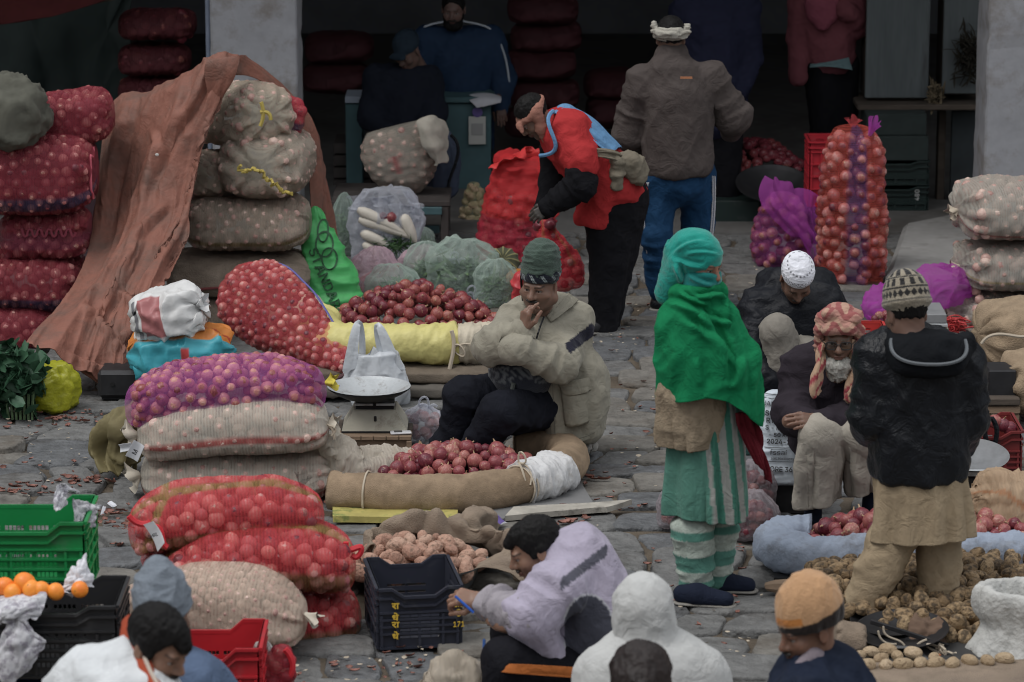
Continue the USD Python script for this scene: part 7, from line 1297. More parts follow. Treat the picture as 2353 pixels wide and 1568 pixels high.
cloth(T, 'trousers', [seg(hL, kL, .098, .08, k=.02), seg(kL, aL, .08, .066, k=.03), seg(hR, kR, .095, .077, k=.02), seg(kR, aR, .077, .066, k=.03), plane(A(0, 0, .035), A(0, 0, -1))], M_KHAKI, res=.01, amp=.016, F=(9, 9, 5), seed=23, limbs=[(hL, kL, .014, 10), (kL, aL, .012, 10), (hR, kR, .012, 10), (kR, aR, .012, 10)], folds=[(((2050, 1230), (2018, 1300), (1985, 1340)), 8, .014), (((2065, 1240), (2000, 1310)), 6, .012), (((1985, 1330), (1965, 1380), (1955, 1410)), 7, .012), (((2185, 1240), (2165, 1320), (2172, 1400)), 7, .012), (((2130, 1250), (2140, 1330)), 6, .012), (((2135, 1300), (2165, 1315), (2195, 1305)), 5, .01)])
shoe(T, G(1962, 1428), G(1962, 1428) + A(-.05, .2, 0), M_LEATHER, .05); shoe(T, G(2150, 1418), G(2150, 1418) + A(.0, .22, 0), M_LEATHER, .05)

# ---- man in brown jacket, back to us
Y0 = yv(712); J = JJ(Y0); T = person('person', 'standing man in grey brown jacket and blue track pants with his back turned', G(1560, 712))
H = Head(J(1541, 88, .04), yaw=178, pitch=6, S=1.0); make_head(T, H, (.12, .07, .05), res=.006, eyes=False, hair=True)
cap(T, H, 'head_wrap', [ell((0, .02, .03), (.098, .118, .045), k=.02), plane((0, 0, .055), (0, 0, 1)), plane((0, 0, -.012), (0, 0, -1)), seg((.092, .02, .05), (.1, .02, .085), .018, .01, k=.015), seg((-.09, .03, .045), (-.098, .02, .075), .02, .012, k=.015)], plainc('pale_wrap', (.36, .345, .30), rough=.95), amp=.014, F=(10, 10, 70), seed=5, res=.006)
sL, sR = J(1480, 190, .02), J(1632, 182, .02); eL, wL = J(1448, 310, .06), J(1462, 345, .28); eR, wR = J(1688, 268, .05), J(1680, 305, .28)
M_BROWN = plainc('grey_brown_jacket', (.07, .058, .054), rough=.8, var=.2)
cloth(T, 'jacket', [seg(J(1558, 370, 0), J(1556, 225, 0), .188, .185, k=.06, w=X1, sw=1.08), seg(sL, sR, .09, .09, k=.08), seg(J(1543, 128, .02), J(1545, 160, .0), .085, .13, k=.06, w=X1, sw=1.05), plane(J(1550, 398, 0), A(.02, 0, -1)), seg(sL, eL, .09, .085, k=.035), seg(eL, wL, .085, .06, k=.03), seg(sR, eR, .09, .088, k=.035), seg(eR, wR, .085, .06, k=.03)], M_BROWN, res=.011, amp=.018, F=(8, 8, 2.2), seed=25, limbs=[(sL, eL, .028, 13), (sR, eR, .028, 13)], folds=[(((1490, 195), (1508, 260), (1500, 380)), 7, .018), (((1525, 215), (1528, 290)), 8, .012), (((1622, 200), (1608, 270), (1622, 370)), 7, .018), (((1480, 350), (1550, 368), (1635, 352)), 7, .016), (((1482, 372), (1560, 385), (1630, 372)), 6, .014), (((1585, 205), (1580, 300)), 8, .012), (((1472, 176), (1560, 184), (1640, 172)), 3, -.006)])
obj('orange_tab', box(J(1577, 179, -.225), (.07, .008, .012)), plain('orange_leather', (.36, .15, .07), .6), T, smooth=False)
M_TRACK = plainc('blue_track_pants', (.012, .045, .105), rough=.75)
hL, kL, aL = J(1520, 400, 0), J(1508, 540, -.05), J(1518, 668, .0); hR, kR, aR = J(1600, 400, .04), J(1605, 510, .1), J(1602, 620, .12)
cloth(T, 'track_pants', [seg(hL, kL, .105, .078, k=.03), seg(kL, aL, .078, .058, k=.03), seg(hR, kR, .105, .088, k=.03), seg(kR, aR, .088, .07, k=.03), seg(J(1555, 370, 0), J(1555, 410, 0), .17, .16, k=.05)], M_TRACK, amp=.016, F=(10, 10, 5), seed=26, limbs=[(kL, aL, .02, 14)])
M_STR = plain('white_stripe', (.5, .5, .52), .7)
for o in (-1, 0, 1):
    obj('side_stripe', tube(spline([J(1487 + o * 3, 420, -.12), J(1476 + o * 3, 500, -.1), J(1490 + o * 3, 580, -.08), J(1506 + o * 3, 665, -.07)], 20), .0045, 5), M_STR, T)
    if o: obj('side_stripe', tube(spline([J(1640 + o * 2.5, 405, -.02), J(1640 + o * 2.5, 470, 0), J(1634 + o * 2.5, 545, .03)], 20), .005, 5), M_STR, T)
shoe(T, G(1524, 700), G(1508, 716), M_LEATHER, .05); shoe(T, G(1602, 660), G(1602, 660) + A(0, .22, 0), M_LEATHER, .05)

# ---- bending man in red
Y0 = yv(762); J = JJ(Y0); T = person('person', 'man in red short sleeved shirt bending over to fill red net bags', G(1390, 762))
H = Head(J(1226, 268, -.05), yaw=-72, pitch=48, S=.98); hw = J(1262, 474, -.17); h1 = hand(hw, A(-.6, -.1, -.45), (-.3, .5, -.5), (.2, -.6, .5), .5)
make_head(T, H, (.14, .082, .06), res=.0055, hair=True, extra=[(h1, (.05, .045, .04))], stubble=.4, arms=[(J(1310, 310, -.08), J(1336, 420, -.22), hw)])
M_ROSE = plainc('dusty_rose_wrap', (.30, .145, .11), rough=.95)
cap(T, H, 'head_wrap', [ell((0, .016, .04), (.09, .11, .036), k=.02), plane((0, 0, .066), (0, 0, 1)), seg((.03, -.095, .045), (.06, -.115, .015), .018, .01, k=.015), seg((.07, .03, .03), (.06, -.03, -.06), .03, .028, k=.03), seg((.06, -.03, -.06), (.05, -.06, -.13), .028, .02, k=.03)], M_ROSE, amp=.006, F=(12, 12, 30), seed=3)
hip, ch = J(1405, 425, 0), J(1308, 322, -.03); M_REDS = plainc('red_shirt', (.36, .03, .032), rough=.8, var=.14)
cloth(T, 'shirt', [seg(hip, ch, .165, .15, k=.08), seg(J(1395, 420, 0), J(1368, 500, -.02), .15, .11, k=.06), plane(J(1360, 512, 0), A(-.1, 0, -1)), seg(J(1305, 300, -.1), J(1337, 372, -.21), .105, .092, k=.05), seg(J(1285, 285, 0), J(1262, 285, 0), .085, .07, k=.05), seg(J(1420, 430, 0), J(1462, 440, .04), .11, .05, k=.06)], M_REDS, amp=.024, F=(9, 9, 6), seed=28)
eN = J(1338, 425, -.24); M_BLK = plainc('black_cloth', (.008, .008, .010), rough=.9)
cloth(T, 'sleeve', [seg(J(1336, 392, -.22), eN, .076, .07, k=.03), seg(eN, hw, .07, .05, k=.03)], M_BLK, amp=.02, F=(10, 10, 8), seed=29, limbs=[(eN, hw, .02, 18)]); cloth(T, 'sleeve', [seg(J(1272, 330, .1), J(1268, 410, .08), .07, .06, k=.03), seg(J(1268, 410, .08), J(1252, 480, .02), .06, .05)], M_BLK, amp=.016, seed=30)
k1, k2 = J(1398, 600, .0), J(1418, 590, .12); cloth(T, 'trousers', [seg(J(1405, 460, .02), k1, .16, .105, k=.05), seg(k1, J(1385, 748, 0), .105, .078, k=.04), seg(J(1425, 455, .06), k2, .16, .105, k=.05), seg(k2, J(1395, 735, .1), .1, .075, k=.04)], M_BLK, amp=.016, F=(9, 9, 6), seed=31)
shoe(T, G(1402, 762), G(1352, 768), M_IRON, .05); shoe(T, G(1405, 745), G(1360, 748), M_IRON, .05)
M_BLUEP = plainc('blue_polythene', (.12, .25, .42), rough=.5, bump=.6, bscale=50)
drape(T, 'blue_sash', [[J(1268, 262, -.12), J(1278, 248, -.04), J(1292, 240, .04)], [J(1310, 275, -.16), J(1322, 255, -.08), J(1335, 248, .04)], [J(1360, 318, -.17), J(1372, 300, -.1), J(1386, 292, .02)], [J(1405, 352, -.17), J(1418, 342, -.1), J(1430, 338, .0)]], M_BLUEP, amp=.03, seed=3, fx=3)
obj('blue_strap', tube(spline([J(1272, 255, -.13), J(1262, 290, -.2), J(1275, 325, -.22), J(1240, 358, -.15)], 20), .012, 6), M_BLUEP, T)
M_SASH = plainc('grey_olive_sash', (.17, .15, .115), rough=.95)
drape(T, 'waist_sash', [[J(1352, 345, -.17), J(1356, 362, -.2)], [J(1390, 342, -.2), J(1392, 364, -.22)], [J(1425, 352, -.18), J(1428, 376, -.2)]], M_SASH, amp=.02, seed=2)
cloth(T, 'sash_knot', [ell(J(1448, 378, -.12), (.075, .05, .055), rotz(.2), k=.03), ell(J(1465, 400, -.1), (.05, .04, .06), k=.03), seg(J(1418, 370, -.18), J(1418, 425, -.18), .022, .026, k=.02)], M_SASH, res=.009, amp=.03, F=(16, 16, 12), seed=32)

# ---- people in the gloom of the shed
def dim_person(label, Y0, base, hc, yaw, pitch, skin, tors, sh, arms, mt, legs_=None, mleg=None, hat=None, hair=True, head=True, must=False, mt_name='jacket', amp=.02):
    J = JJ(Y0); T = person('person', label, base); 
    if head: H = Head(J(*hc), yaw=yaw, pitch=pitch, S=1.0); make_head(T, H, skin, res=.0065, hair=hair if hat is None else None, must=must, stubble=.8 if must else .2, eyes=abs(yaw) < 100)
    else: H = None
    P = [seg(J(*tors[0]), J(*tors[1]), tors[2], tors[3], k=.08, w=X1, sw=1.15), seg(J(*sh[0]), J(*sh[1]), .09, .09, k=.1)]
    for a in arms: P += [seg(J(*a[0]), J(*a[1]), .09, .075, k=.05), seg(J(*a[1]), J(*a[2]), .075, .055, k=.03)]
    cloth(T, mt_name, P, mt, res=.016, amp=amp, F=(9, 9, 6), seed=40)
    if legs_: cloth(T, 'trousers', [seg(J(*a), J(*b), ra, rb, k=.05) for a, b, ra, rb in legs_], mleg, res=.016, amp=.014, seed=41)
    if hat and H: cap(T, H, 'cap', hat, plainc('dark_teal_cap', (.022, .035, .05)), res=.007)
    return T, J, H
M_TJ = plainc('navy_track_jacket', (.018, .036, .072), rough=.7)
T, J, H = dim_person('bearded man in navy track jacket with white piping standing behind the teal desk', yv(415), at(1062, 430, yv(415)) * A(1, 1, 0), (1042, 22, -.08), -6, 14, (.14, .085, .07), ((1060, 330, 0), (1060, 150, 0), .19, .19), ((985, 92, 0), (1125, 92, 0)), [((985, 95, 0), (958, 200, -.05), (985, 250, -.2)), ((1128, 95, 0), (1158, 185, -.05), (1148, 250, -.2))], M_TJ, [((1040, 320, 0), (1035, 480, 0), .13, .09), ((1090, 320, 0), (1090, 480, 0), .13, .09)], M_BLK, must=True)
for q in (((975, 62, -.06), (1000, 54, -.08), (1030, 50, -.09)), ((1062, 48, -.09), (1100, 56, -.08), (1128, 68, -.06), (1152, 105, -.09), (1165, 150, -.12), (1170, 190, -.13))): obj('white_piping', tube(spline([J(*p) for p in q], 24), .007, 5), plain('white_piping', (.42, .46, .5), .7), T)
v, f = hand(J(1148, 240, -.22), A(.1, -.3, -.5), A(0, .5, -.5), A(-1, 0, 0), .3); obj('hand', (v, f), M_SKIN, T, smooth=True, col=np.tile(A(.12, .07, .055), (len(v), 1)))
v, f = field_mesh([ell((0, -.062, -.095), (.058, .045, .04), k=.02), seg((-.06, -.01, -.04), (-.045, -.05, -.09), .014, .02, k=.02), seg((.06, -.01, -.04), (.045, -.05, -.09), .014, .02, k=.02)], .006); obj('beard', (fold(H.w(v), f, .006, (50, 50, 30)), f), M_HAIR, T, smooth=True)
dim_person('person in dark clothes and dark cap sitting in shadow left of the teal desk', yv(455), at(940, 450, yv(455)) * A(1, 1, 0), (936, 118, -.05), -35, 35, (.12, .075, .06), ((928, 330, 0), (925, 220, 0), .17, .17), ((868, 180, 0), (985, 185, 0)), [((868, 185, 0), (850, 270, -.1), (900, 310, -.25)), ((985, 190, 0), (1000, 260, -.1), (960, 310, -.25))], plainc('black_navy_jacket', (.014, .017, .026), rough=.9), [((910, 340, 0), (880, 350, -.4), .12, .09), ((880, 350, -.4), (880, 440, -.4), .09, .07)], M_BLK, hat=[ell((0, .02, .06), (.088, .106, .085), k=.02), seg((-.04, -.11, .035), (.04, -.11, .035), .025, .025, k=.03), plane((0, -.1, .03), (0, -.1, -1))])
T, J, H = dim_person('person in dusty pink sweater and hood standing in the dark at the right', yv(455), at(1905, 440, yv(455)) * A(1, 1, 0), (1890, -70, 0), -20, 10, (.14, .085, .07), ((1905, 130, 0), (1900, 20, 0), .15, .17), ((1845, -10, 0), (1960, -10, 0)), [((1845, -5, 0), (1838, 80, 0), (1832, 180, -.1)), ((1960, -5, 0), (1972, 60, 0), (1940, 20, -.2))], plainc('dusty_pink_sweater', (.15, .05, .06), rough=.95), [((1890, 150, 0), (1895, 320, 0), .13, .09), ((1895, 320, 0), (1900, 440, 0), .09, .07), ((1930, 150, .05), (1935, 320, .05), .13, .09), ((1935, 320, .05), (1935, 440, .05), .09, .07)], M_BLK)
cloth(T, 'hood', [ell(J(1892, 10, -.17), (.12, .06, .15), k=.04), seg(J(1892, 20, -.19), J(1888, 58, -.19), .06, .03, k=.04)], plainc('dusty_pink_hood', (.21, .06, .085), rough=.95), res=.014, amp=.02)
drape(T, 'pale_shirt_hem', [[J(1862, 148, -.16), J(1905, 142, -.19), J(1950, 132, -.14)], [J(1860, 156, -.165), J(1908, 154, -.195), J(1958, 162, -.14)]], plainc('pale_cyan_shirt', (.13, .20, .21)), amp=.01)
dim_person('person in dark navy clothes barely visible behind the head of the brown jacket', yv(500), at(1640, 490, yv(500)) * A(1, 1, 0), (1640, -50, 0), 150, 5, (.12, .075, .06), ((1640, 260, 0), (1640, 60, 0), .19, .19), ((1575, 20, 0), (1710, 20, 0)), [((1575, 25, 0), (1560, 130, 0), (1580, 210, -.1)), ((1710, 25, 0), (1725, 130, 0), (1700, 210, -.1))], plainc('night_navy_jacket', (.014, .016, .034), rough=.8), [((1615, 250, 0), (1612, 480, 0), .13, .08), ((1665, 250, 0), (1668, 480, 0), .13, .08)], M_BLK)

# ---- foreground: man in lilac jacket writing
Y0 = yv(1600); J = JJ(Y0); T = person('person', 'squatting man in lilac grey jacket holding a blue pen, seen in profile', G(1290, 1600))
H = Head(J(1231, 1262, -.02), yaw=-82, pitch=24, S=1.0); hw = J(1105, 1380, -.1); h1 = hand(hw, J(1050, 1370, -.1) - hw, (.1, .5, -.6), (-.1, -.6, .3), curls=[.75, .8, .85, .9], S=1.08, thumb_curl=.35)
make_head(T, H, (.20, .112, .075), res=.0042, hair=[seg((0, -.05, .08), (0, -.085, .065), .03, .022, k=.03), seg((.07, .02, .02), (.066, -.015, .0), .018, .012, k=.015), seg((-.07, .02, .02), (-.066, -.015, .0), .018, .012, k=.015)], extra=[(h1, None)], must=True, stubble=.3, arms=[(J(1292, 1340, -.15), J(1218, 1418, -.27), hw)])
sN, eN, wN = J(1292, 1345, -.2), J(1215, 1420, -.28), J(1125, 1388, -.12)
def lilac(v, n):
    x, y = proj(v); c = np.tile(A(.34, .31, .385), (len(v), 1)); fr = n[:, 1] < .35
    d = (x - 1340) * .6 + (y - 1305) * .8; c[fr & (np.abs(d) < 11) & (x > 1288) & (x < 1395)] = (.075, .075, .095)
    e = ((x - 1352) / 58.) ** 2 + ((y - 1450) / 82.) ** 2; c[fr & (e < 1) & (x > 1296)] = (.06, .062, .08); c[fr & (np.abs(e - 1.03) < .06) & (x > 1296)] = (.42, .42, .45); return c
M_LIL = M_VC
cloth(T, 'jacket', [seg(J(1325, 1310, 0), J(1335, 1460, 0), .155, .165, k=.08), ell(J(1365, 1400, .02), (.14, .2, .19), k=.08), seg(J(1288, 1285, .0), J(1318, 1290, .02), .09, .13, k=.06), seg(sN, eN, .1, .085, k=.06), seg(eN, J(1262, 1500, -.2), .07, .06, k=.06), seg(J(1300, 1340, .16), J(1250, 1430, .1), .09, .08, k=.05)], M_LIL, res=.008, amp=.02, F=(8, 8, 3), seed=50, limbs=[(sN, eN, .025, 14)], col=lilac, folds=[(((1310, 1300), (1275, 1380), (1255, 1450)), 7, .018), (((1300, 1335), (1255, 1400), (1225, 1440)), 6, .016), (((1345, 1300), (1390, 1360), (1405, 1430)), 8, .014), (((1262, 1440), (1285, 1470), (1275, 1510)), 7, .016), (((1285, 1340), (1310, 1400), (1295, 1480)), 5, .012)])
cloth(T, 'sleeve', [seg(eN, wN, .075, .052, k=.03)], plainc('lilac_grey_sleeve', (.27, .25, .27)), res=.009, amp=.02, F=(9, 9, 9), seed=51, limbs=[(eN, wN, .03, 22)])
cloth(T, 'collar', [seg(J(1262, 1300, -.06), J(1285, 1250, .0), .035, .045, k=.04), seg(J(1285, 1250, 0), J(1300, 1262, .06), .045, .045, k=.04), seg(J(1250, 1318, -.05), J(1262, 1300, -.06), .02, .035, k=.03)], plainc('slate_collar', (.095, .10, .14)), res=.009, amp=.012, seed=52)
M_BT = plainc('black_track_pants', (.008, .008, .011), rough=.8)
cloth(T, 'trousers', [seg(J(1330, 1530, -.05), J(1165, 1525, -.3), .12, .09, k=.05), seg(J(1165, 1525, -.3), J(1150, 1640, -.25), .09, .08, k=.04), seg(J(1320, 1520, .15), J(1185, 1450, .05), .115, .09, k=.05), seg(J(1185, 1450, .05), J(1160, 1580, .08), .09, .07, k=.04), ell(J(1345, 1530, 0), (.17, .17, .13), k=.06)], M_BT, amp=.016, seed=53)
drape(T, 'orange_stripe', [[J(1150, 1545, -.40), J(1162, 1526, -.39)], [J(1230, 1552, -.41), J(1232, 1528, -.40)], [J(1345, 1560, -.26), J(1345, 1535, -.25)]], plainc('orange_trim', (.35, .11, .03), rough=.7), amp=.008, fx=1)
pen = thing('pen', 'blue pen in the hand of the man in the lilac jacket', 'pen', J(1070, 1398, -.12)); obj('barrel', tube([J(1046, 1370, -.14), J(1088, 1408, -.15)], .0055, 8), plain('blue_pen', (.02, .10, .45), .35), pen)
st = thing('stool', 'blue plastic stool edge under the man in the lilac jacket', 'stool', G(1160, 1640)); boxw = J(1150, 1540, .05); obj('seat', box(boxw + A(.12, 0, -.01), (.36, .3, .05), ch=.012), M_BLUEC, st, smooth=False)
for sx in (-.04, .28):
    for sy in (-.12, .12): obj('leg', box(A(boxw[0] + sx, boxw[1] + sy, boxw[2] / 2 - .02), (.04, .03, boxw[2] - .05), ch=.006), M_BLUEC, st, smooth=False)
obj('side_panel', box(boxw + A(-.065, -.02, .045), (.012, .26, .1), ch=.004), M_BLUEC, st, smooth=False)

# ---- foreground: white hood and dark head in front of it
Y0 = yv(1780); J = JJ(Y0); T = person('person', 'person in white hooded sweatshirt seen from behind at the bottom', G(1490, 1780))
H = Head(J(1478, 1412, 0), yaw=172, pitch=8, S=1.0); make_head(T, H, (.2, .11, .08), res=.007, eyes=False)
M_HOOD = plainc('white_fleece', (.44, .445, .435), rough=.95, var=.08)
cloth(T, 'hood', [ell(J(1478, 1400, .01), (.104, .125, .135), k=.04), seg(J(1480, 1440, .02), J(1488, 1500, .0), .095, .14, k=.06)], M_HOOD, res=.01, amp=.016, F=(9, 9, 7), seed=55)
cloth(T, 'sweatshirt', [seg(J(1495, 1560, 0), J(1500, 1800, 0), .2, .2, k=.06, w=X1, sw=1.15), seg(J(1395, 1560, 0), J(1600, 1565, 0), .1, .1, k=.1), seg(J(1480, 1480, .02), J(1495, 1540, 0), .1, .15, k=.06), seg(J(1390, 1560, 0), J(1360, 1690, -.05), .1, .085, k=.05), seg(J(1610, 1565, 0), J(1645, 1700, -.05), .1, .085, k=.05)], M_HOOD, amp=.012, F=(8, 8, 5), seed=56)
Y0 = yv(2010); J = JJ(Y0); T = person('person', 'person with thick dark brown hair seen from behind, lowest at the bottom edge', G(1480, 2010))
H = Head(J(1472, 1566, 0), yaw=176, pitch=4, S=1.02); make_head(T, H, (.15, .085, .065), res=.007, eyes=False)
M_DBH = stain('dark_brown_hair', (.016, .011, .010), rough=.55, var=.4, scale=30, bump=.9, bscale=120, bdist=.004, stretch=(1, 1, .25))
cap(T, H, 'hair', [ell((0, .022, .035), (.098, .112, .105), k=.03), seg((0, .08, -.02), (0, .07, -.16), .08, .075, k=.05), plane((0, -.07, .03), (0, -1, -.3))], M_DBH, amp=.01, F=(30, 30, 10))
cloth(T, 'dark_top', [seg(J(1480, 1720, 0), J(1480, 1980, 0), .19, .19, k=.06, w=X1, sw=1.15), seg(J(1380, 1720, 0), J(1580, 1720, 0), .085, .085, k=.1)], M_BLK, res=.018, seed=57)
# ---- foreground: man in tan beanie
Y0 = yv(1900); J = JJ(Y0); T = person('person', 'man in tan knit cap and navy jacket in profile at the bottom right', G(1880, 1900))
H = Head(J(1858, 1446, 0), yaw=-66, pitch=16, S=1.04); make_head(T, H, (.15, .078, .052), res=.006, must=True, stubble=.7)
def tan(p):
    c = np.tile(A(.42, .25, .135), (len(p), 1)); c[p[:, 2] < .062 + .1 * p[:, 1]] = (.022, .016, .014); c[(p[:, 2] < .085) & (p[:, 2] > .06) & (p[:, 1] < -.05)] = (.45, .18, .05); return c
cap(T, H, 'knit_cap', [ell((0, .022, .065), (.098, .118, .115), k=.03), ell((0, .025, .12), (.07, .08, .075), k=.04), plane((0, -.1, .03), (0, -.1, -1))], M_KNIT, tan, res=.005, amp=.008, F=(24, 24, 3))
v, f = field_mesh([ell((0, -.066, -.1), (.052, .036, .03), k=.02), seg((.056, -.01, -.05), (.044, -.05, -.09), .014, .02, k=.02), seg((-.056, -.01, -.05), (-.044, -.05, -.09), .014, .02, k=.02)], .006); obj('beard', (fold(H.w(v), f, .006, (50, 50, 30)), f), M_HAIR, T, smooth=True)
cloth(T, 'jacket', [seg(J(1880, 1630, 0), J(1880, 1880, 0), .19, .19, k=.06), seg(J(1850, 1600, -.15), J(1900, 1600, .18), .1, .1, k=.08), seg(J(1862, 1530, 0), J(1868, 1590, 0), .075, .13, k=.06), seg(J(1900, 1560, .05), J(1925, 1640, .05), .13, .14, k=.08)], plainc('navy_blue_jacket', (.010, .015, .03), rough=.7), amp=.02, seed=58)
cloth(T, 'collar', [seg(J(1822, 1548, -.1), J(1868, 1512, -.06), .022, .03, k=.03), seg(J(1868, 1512, -.06), J(1905, 1500, .04), .03, .03, k=.03)], plainc('mauve_grey_collar', (.20, .17, .19)), res=.009, amp=.006)
# ---- foreground: man in white jacket with orange red collar
Y0 = yv(2080); J = JJ(Y0); T = person('person', 'dark haired man in white jacket with rust red collar at the bottom left', G(330, 2080))
H = Head(J(362, 1484, 0), yaw=58, pitch=26, S=1.06); make_head(T, H, (.19, .105, .07), res=.0055, hair=[seg((0, -.05, .085), (0, -.085, .06), .03, .024, k=.03), seg((-.07, .01, .03), (-.07, -.02, .0), .02, .012, k=.015)], must=True, stubble=.45)
cloth(T, 'jacket', [seg(J(275, 1640, 0), J(290, 2000, 0), .2, .2, k=.08, w=X1, sw=1.1), seg(J(215, 1600, .05), J(350, 1660, -.1), .115, .1, k=.1), seg(J(280, 1560, .02), J(270, 1620, .02), .11, .16, k=.08), seg(J(215, 1590, 0), J(190, 1720, -.05), .12, .1, k=.06)], plainc('white_shell_jacket', (.56, .58, .59), rough=.6, var=.1), amp=.028, F=(8, 8, 5), seed=60)
drape(T, 'collar', [[J(283, 1430, .14), J(278, 1500, .02), J(300, 1580, -.1), J(360, 1650, -.2)], [J(296, 1418, .12), J(304, 1480, .0), J(332, 1560, -.12), J(385, 1630, -.24)], [J(312, 1420, .13), J(324, 1480, .0), J(348, 1545, -.1), J(410, 1625, -.22)], [J(322, 1440, .14), J(332, 1490, .04), J(352, 1550, -.05), J(410, 1630, -.16)]], plainc('rust_collar', (.30, .06, .03), rough=.85), amp=.012, thick=.012, seed=4)
obj('collar_edge', tube(spline([J(312, 1419, .11), J(322, 1478, -.02), J(346, 1543, -.12), J(408, 1623, -.24)], 24), .007, 6), plain('cream_edge', (.45, .38, .32), .8), T)
cloth(T, 'shoulder_patch', [ell(J(228, 1575, -.06), (.05, .05, .03), k=.02)], plainc('red_patch', (.4, .03, .03)), res=.009, amp=.004)
# ---- foreground: grey beanie behind him
Y0 = yv(1880); J = JJ(Y0); T = person('person', 'person in grey knit cap behind the man in the white jacket', G(390, 1880))
H = Head(J(376, 1418, 0), yaw=150, pitch=10, S=1.0); make_head(T, H, (.16, .09, .065), res=.007, eyes=False)
cap(T, H, 'knit_cap', [ell((0, .022, .065), (.095, .112, .105), k=.03), ell((.015, .03, .14), (.06, .066, .075), k=.05), plane((0, -.1, -.02), (0, -.1, -1))], stain('grey_knit', (.16, .185, .215), rough=.95, var=.14, scale=12, bump=.9, bscale=120, bdist=.004), amp=.012, F=(14, 14, 16), seed=7)
cloth(T, 'jacket', [seg(J(400, 1620, 0), J(400, 1880, 0), .19, .19, k=.06, w=X1, sw=1.1), seg(J(310, 1600, 0), J(470, 1600, 0), .09, .09, k=.1), seg(J(380, 1530, 0), J(390, 1600, 0), .09, .14, k=.06), seg(J(440, 1570, -.1), J(455, 1700, -.15), .1, .08, k=.06)], plainc('denim_blue_jacket', (.085, .12, .19), rough=.85), amp=.018, seed=62)
# ---------------------------------------------------------------- right foreground: blue roll, onions, potatoes
M_BLUESACK = stain('blue_grey_sacking', (.25, .29, .36), rough=.7, var=.2, scale=6, bump=.7, bscale=60, bdist=.006, dirt=(.13, .12, .11), dirt_at=(.52, .72), dscale=5)
BR = thing('sack_roll', 'blue grey plastic roll fencing onions and potatoes at the right', 'rolled sacking', G(1900, 1300))
roll(BR, [G(x, y) + A(0, 0, .105) for x, y in ((1862, 1285), (1805, 1290), (1782, 1308), (1822, 1328), (1960, 1334), (2150, 1330), (2430, 1322))], np.interp(np.linspace(0, 1, 120), [0, .3, .5, 1], [.088, .086, .082, .078]), M_BLUESACK, 'blue_roll', 120, 12, wr=.016)
heap(ONI, 'onion', 'red onion in the heap behind the blue grey roll', 'onion', 'onions heaped behind the blue grey roll', G(2125, 1292), .66, .28, .14, .036, 220, 83, ('lower_onions', M_ONION_D, 'red onions underneath the right heap'), zbase=.05)
slab('black_tray', 'flat black tray lying under the blue grey roll', [G(1778, 1345), G(2010, 1345), G(2010, 1310), G(1782, 1310)], .022, .012, plain('tray_black', (.01, .01, .011), .5), 'tray', 4, .002)
pth = obj('wooden_plank', loft(np.array([np.column_stack([np.full(8, x) + .01 * np.cos(np.arange(8)), G(1850, 1366)[1] + .05 * s_ * np.cos(np.arange(8) * math.pi / 4), .035 + .033 * s_ * np.sin(np.arange(8) * math.pi / 4)]) for x, s_ in zip(np.linspace(G(1757, 1352)[0], G(1990, 1352)[0], 12), [.55, .9] + [1] * 9 + [.8])])), M_WOOD, smooth=30); tag(prim(pth), 'rounded wooden beam in front of the blue grey roll', 'beam')
def keep_pot(P):
    x, y = proj(P); return (x > 1862) & (x < 2385) & ~((x < 2010) & (P[:, 1] < yv(1452)) & (x < 1990) & (y > 1380)) & (P[:, 1] < yv(1306))
heap(POT, 'potato', 'earthy yellow potato in the wide heap around the legs in khaki', 'potato', 'earthy potatoes in the wide heap', G(2170, 1392), .86, .56, .13, .034, 300, 84, ('lower_potatoes', M_POTATO, 'earthy potatoes underneath the wide heap'), inside=keep_pot, flat=.6, back=.98)
slab('ground_sheet', 'dark plastic sheet spread on the ground under the potatoes', [G(1930, 1546), G(2460, 1536), G(2460, 1330), G(1990, 1330)], .016, .008, stain('dark_sheet', (.045, .045, .045), rough=.75, var=.3, scale=4, bump=.5, bscale=30), 'sheet', 5, .004)
slab('ground_cloth', 'brown jute cloth at the bottom right edge under the row of potatoes', [G(1890, 1610), G(2460, 1610), G(2460, 1535), G(1900, 1548)], .03, .014, M_GUNNY, 'cloth', 6, .006)
rowp = [(1928, 1531, 38), (1950, 1538, 36), (1962, 1545, 40), (1990, 1545, 44), (2001, 1514, 36), (2024, 1530, 34), (2035, 1545, 36), (2039, 1509, 40), (2061, 1523, 34), (2074, 1543, 40), (2098, 1517, 40), (2114, 1540, 38), (2145, 1526, 30), (2150, 1540, 38), (2188, 1541, 38), (2227, 1534, 40), (2268, 1534, 38), (2308, 1530, 38), (1905, 1535, 36), (1975, 1522, 30)]
rng = np.random.default_rng(31)
for k, (x, y, d) in enumerate(rowp):
    gp = G(x, y + d * .36); r = d / sc(gp[1]) / 2 / 1.12
    copy_of(POT_C[k % 4], 'potato', gp + A(0, 0, r * .84 + .03), rotz(rng.uniform(0, 6.28)) @ rotx(rng.normal(0, .2)), r, 'clean pale potato in the row along the front of the dark sheet', 'potato', 'clean potatoes in the front row')
HB = thing('hand_balance', 'black hand balance with pans, beam and strings lying by the potatoes', 'balance', G(2075, 1490))
q = lathe([(.01, 0), (.09, .008), (.15, .03), (.19, .062), (.194, .062), (.152, .034), (.09, .013), (.01, .005)], A(0, 0, 0), 40)
obj('pan', trimesh.Trimesh(np.array(q.vertices) @ rotx(.12).T @ roty(-.06).T + G(2072, 1492) + A(0, 0, .03), q.faces), M_IRON, HB, smooth=30)
obj('pan', trimesh.Trimesh(np.array(q.vertices) @ rotx(.1).T * .82 + G(2040, 1462) + A(0, 0, .02), q.faces), M_IRON, HB, smooth=30)
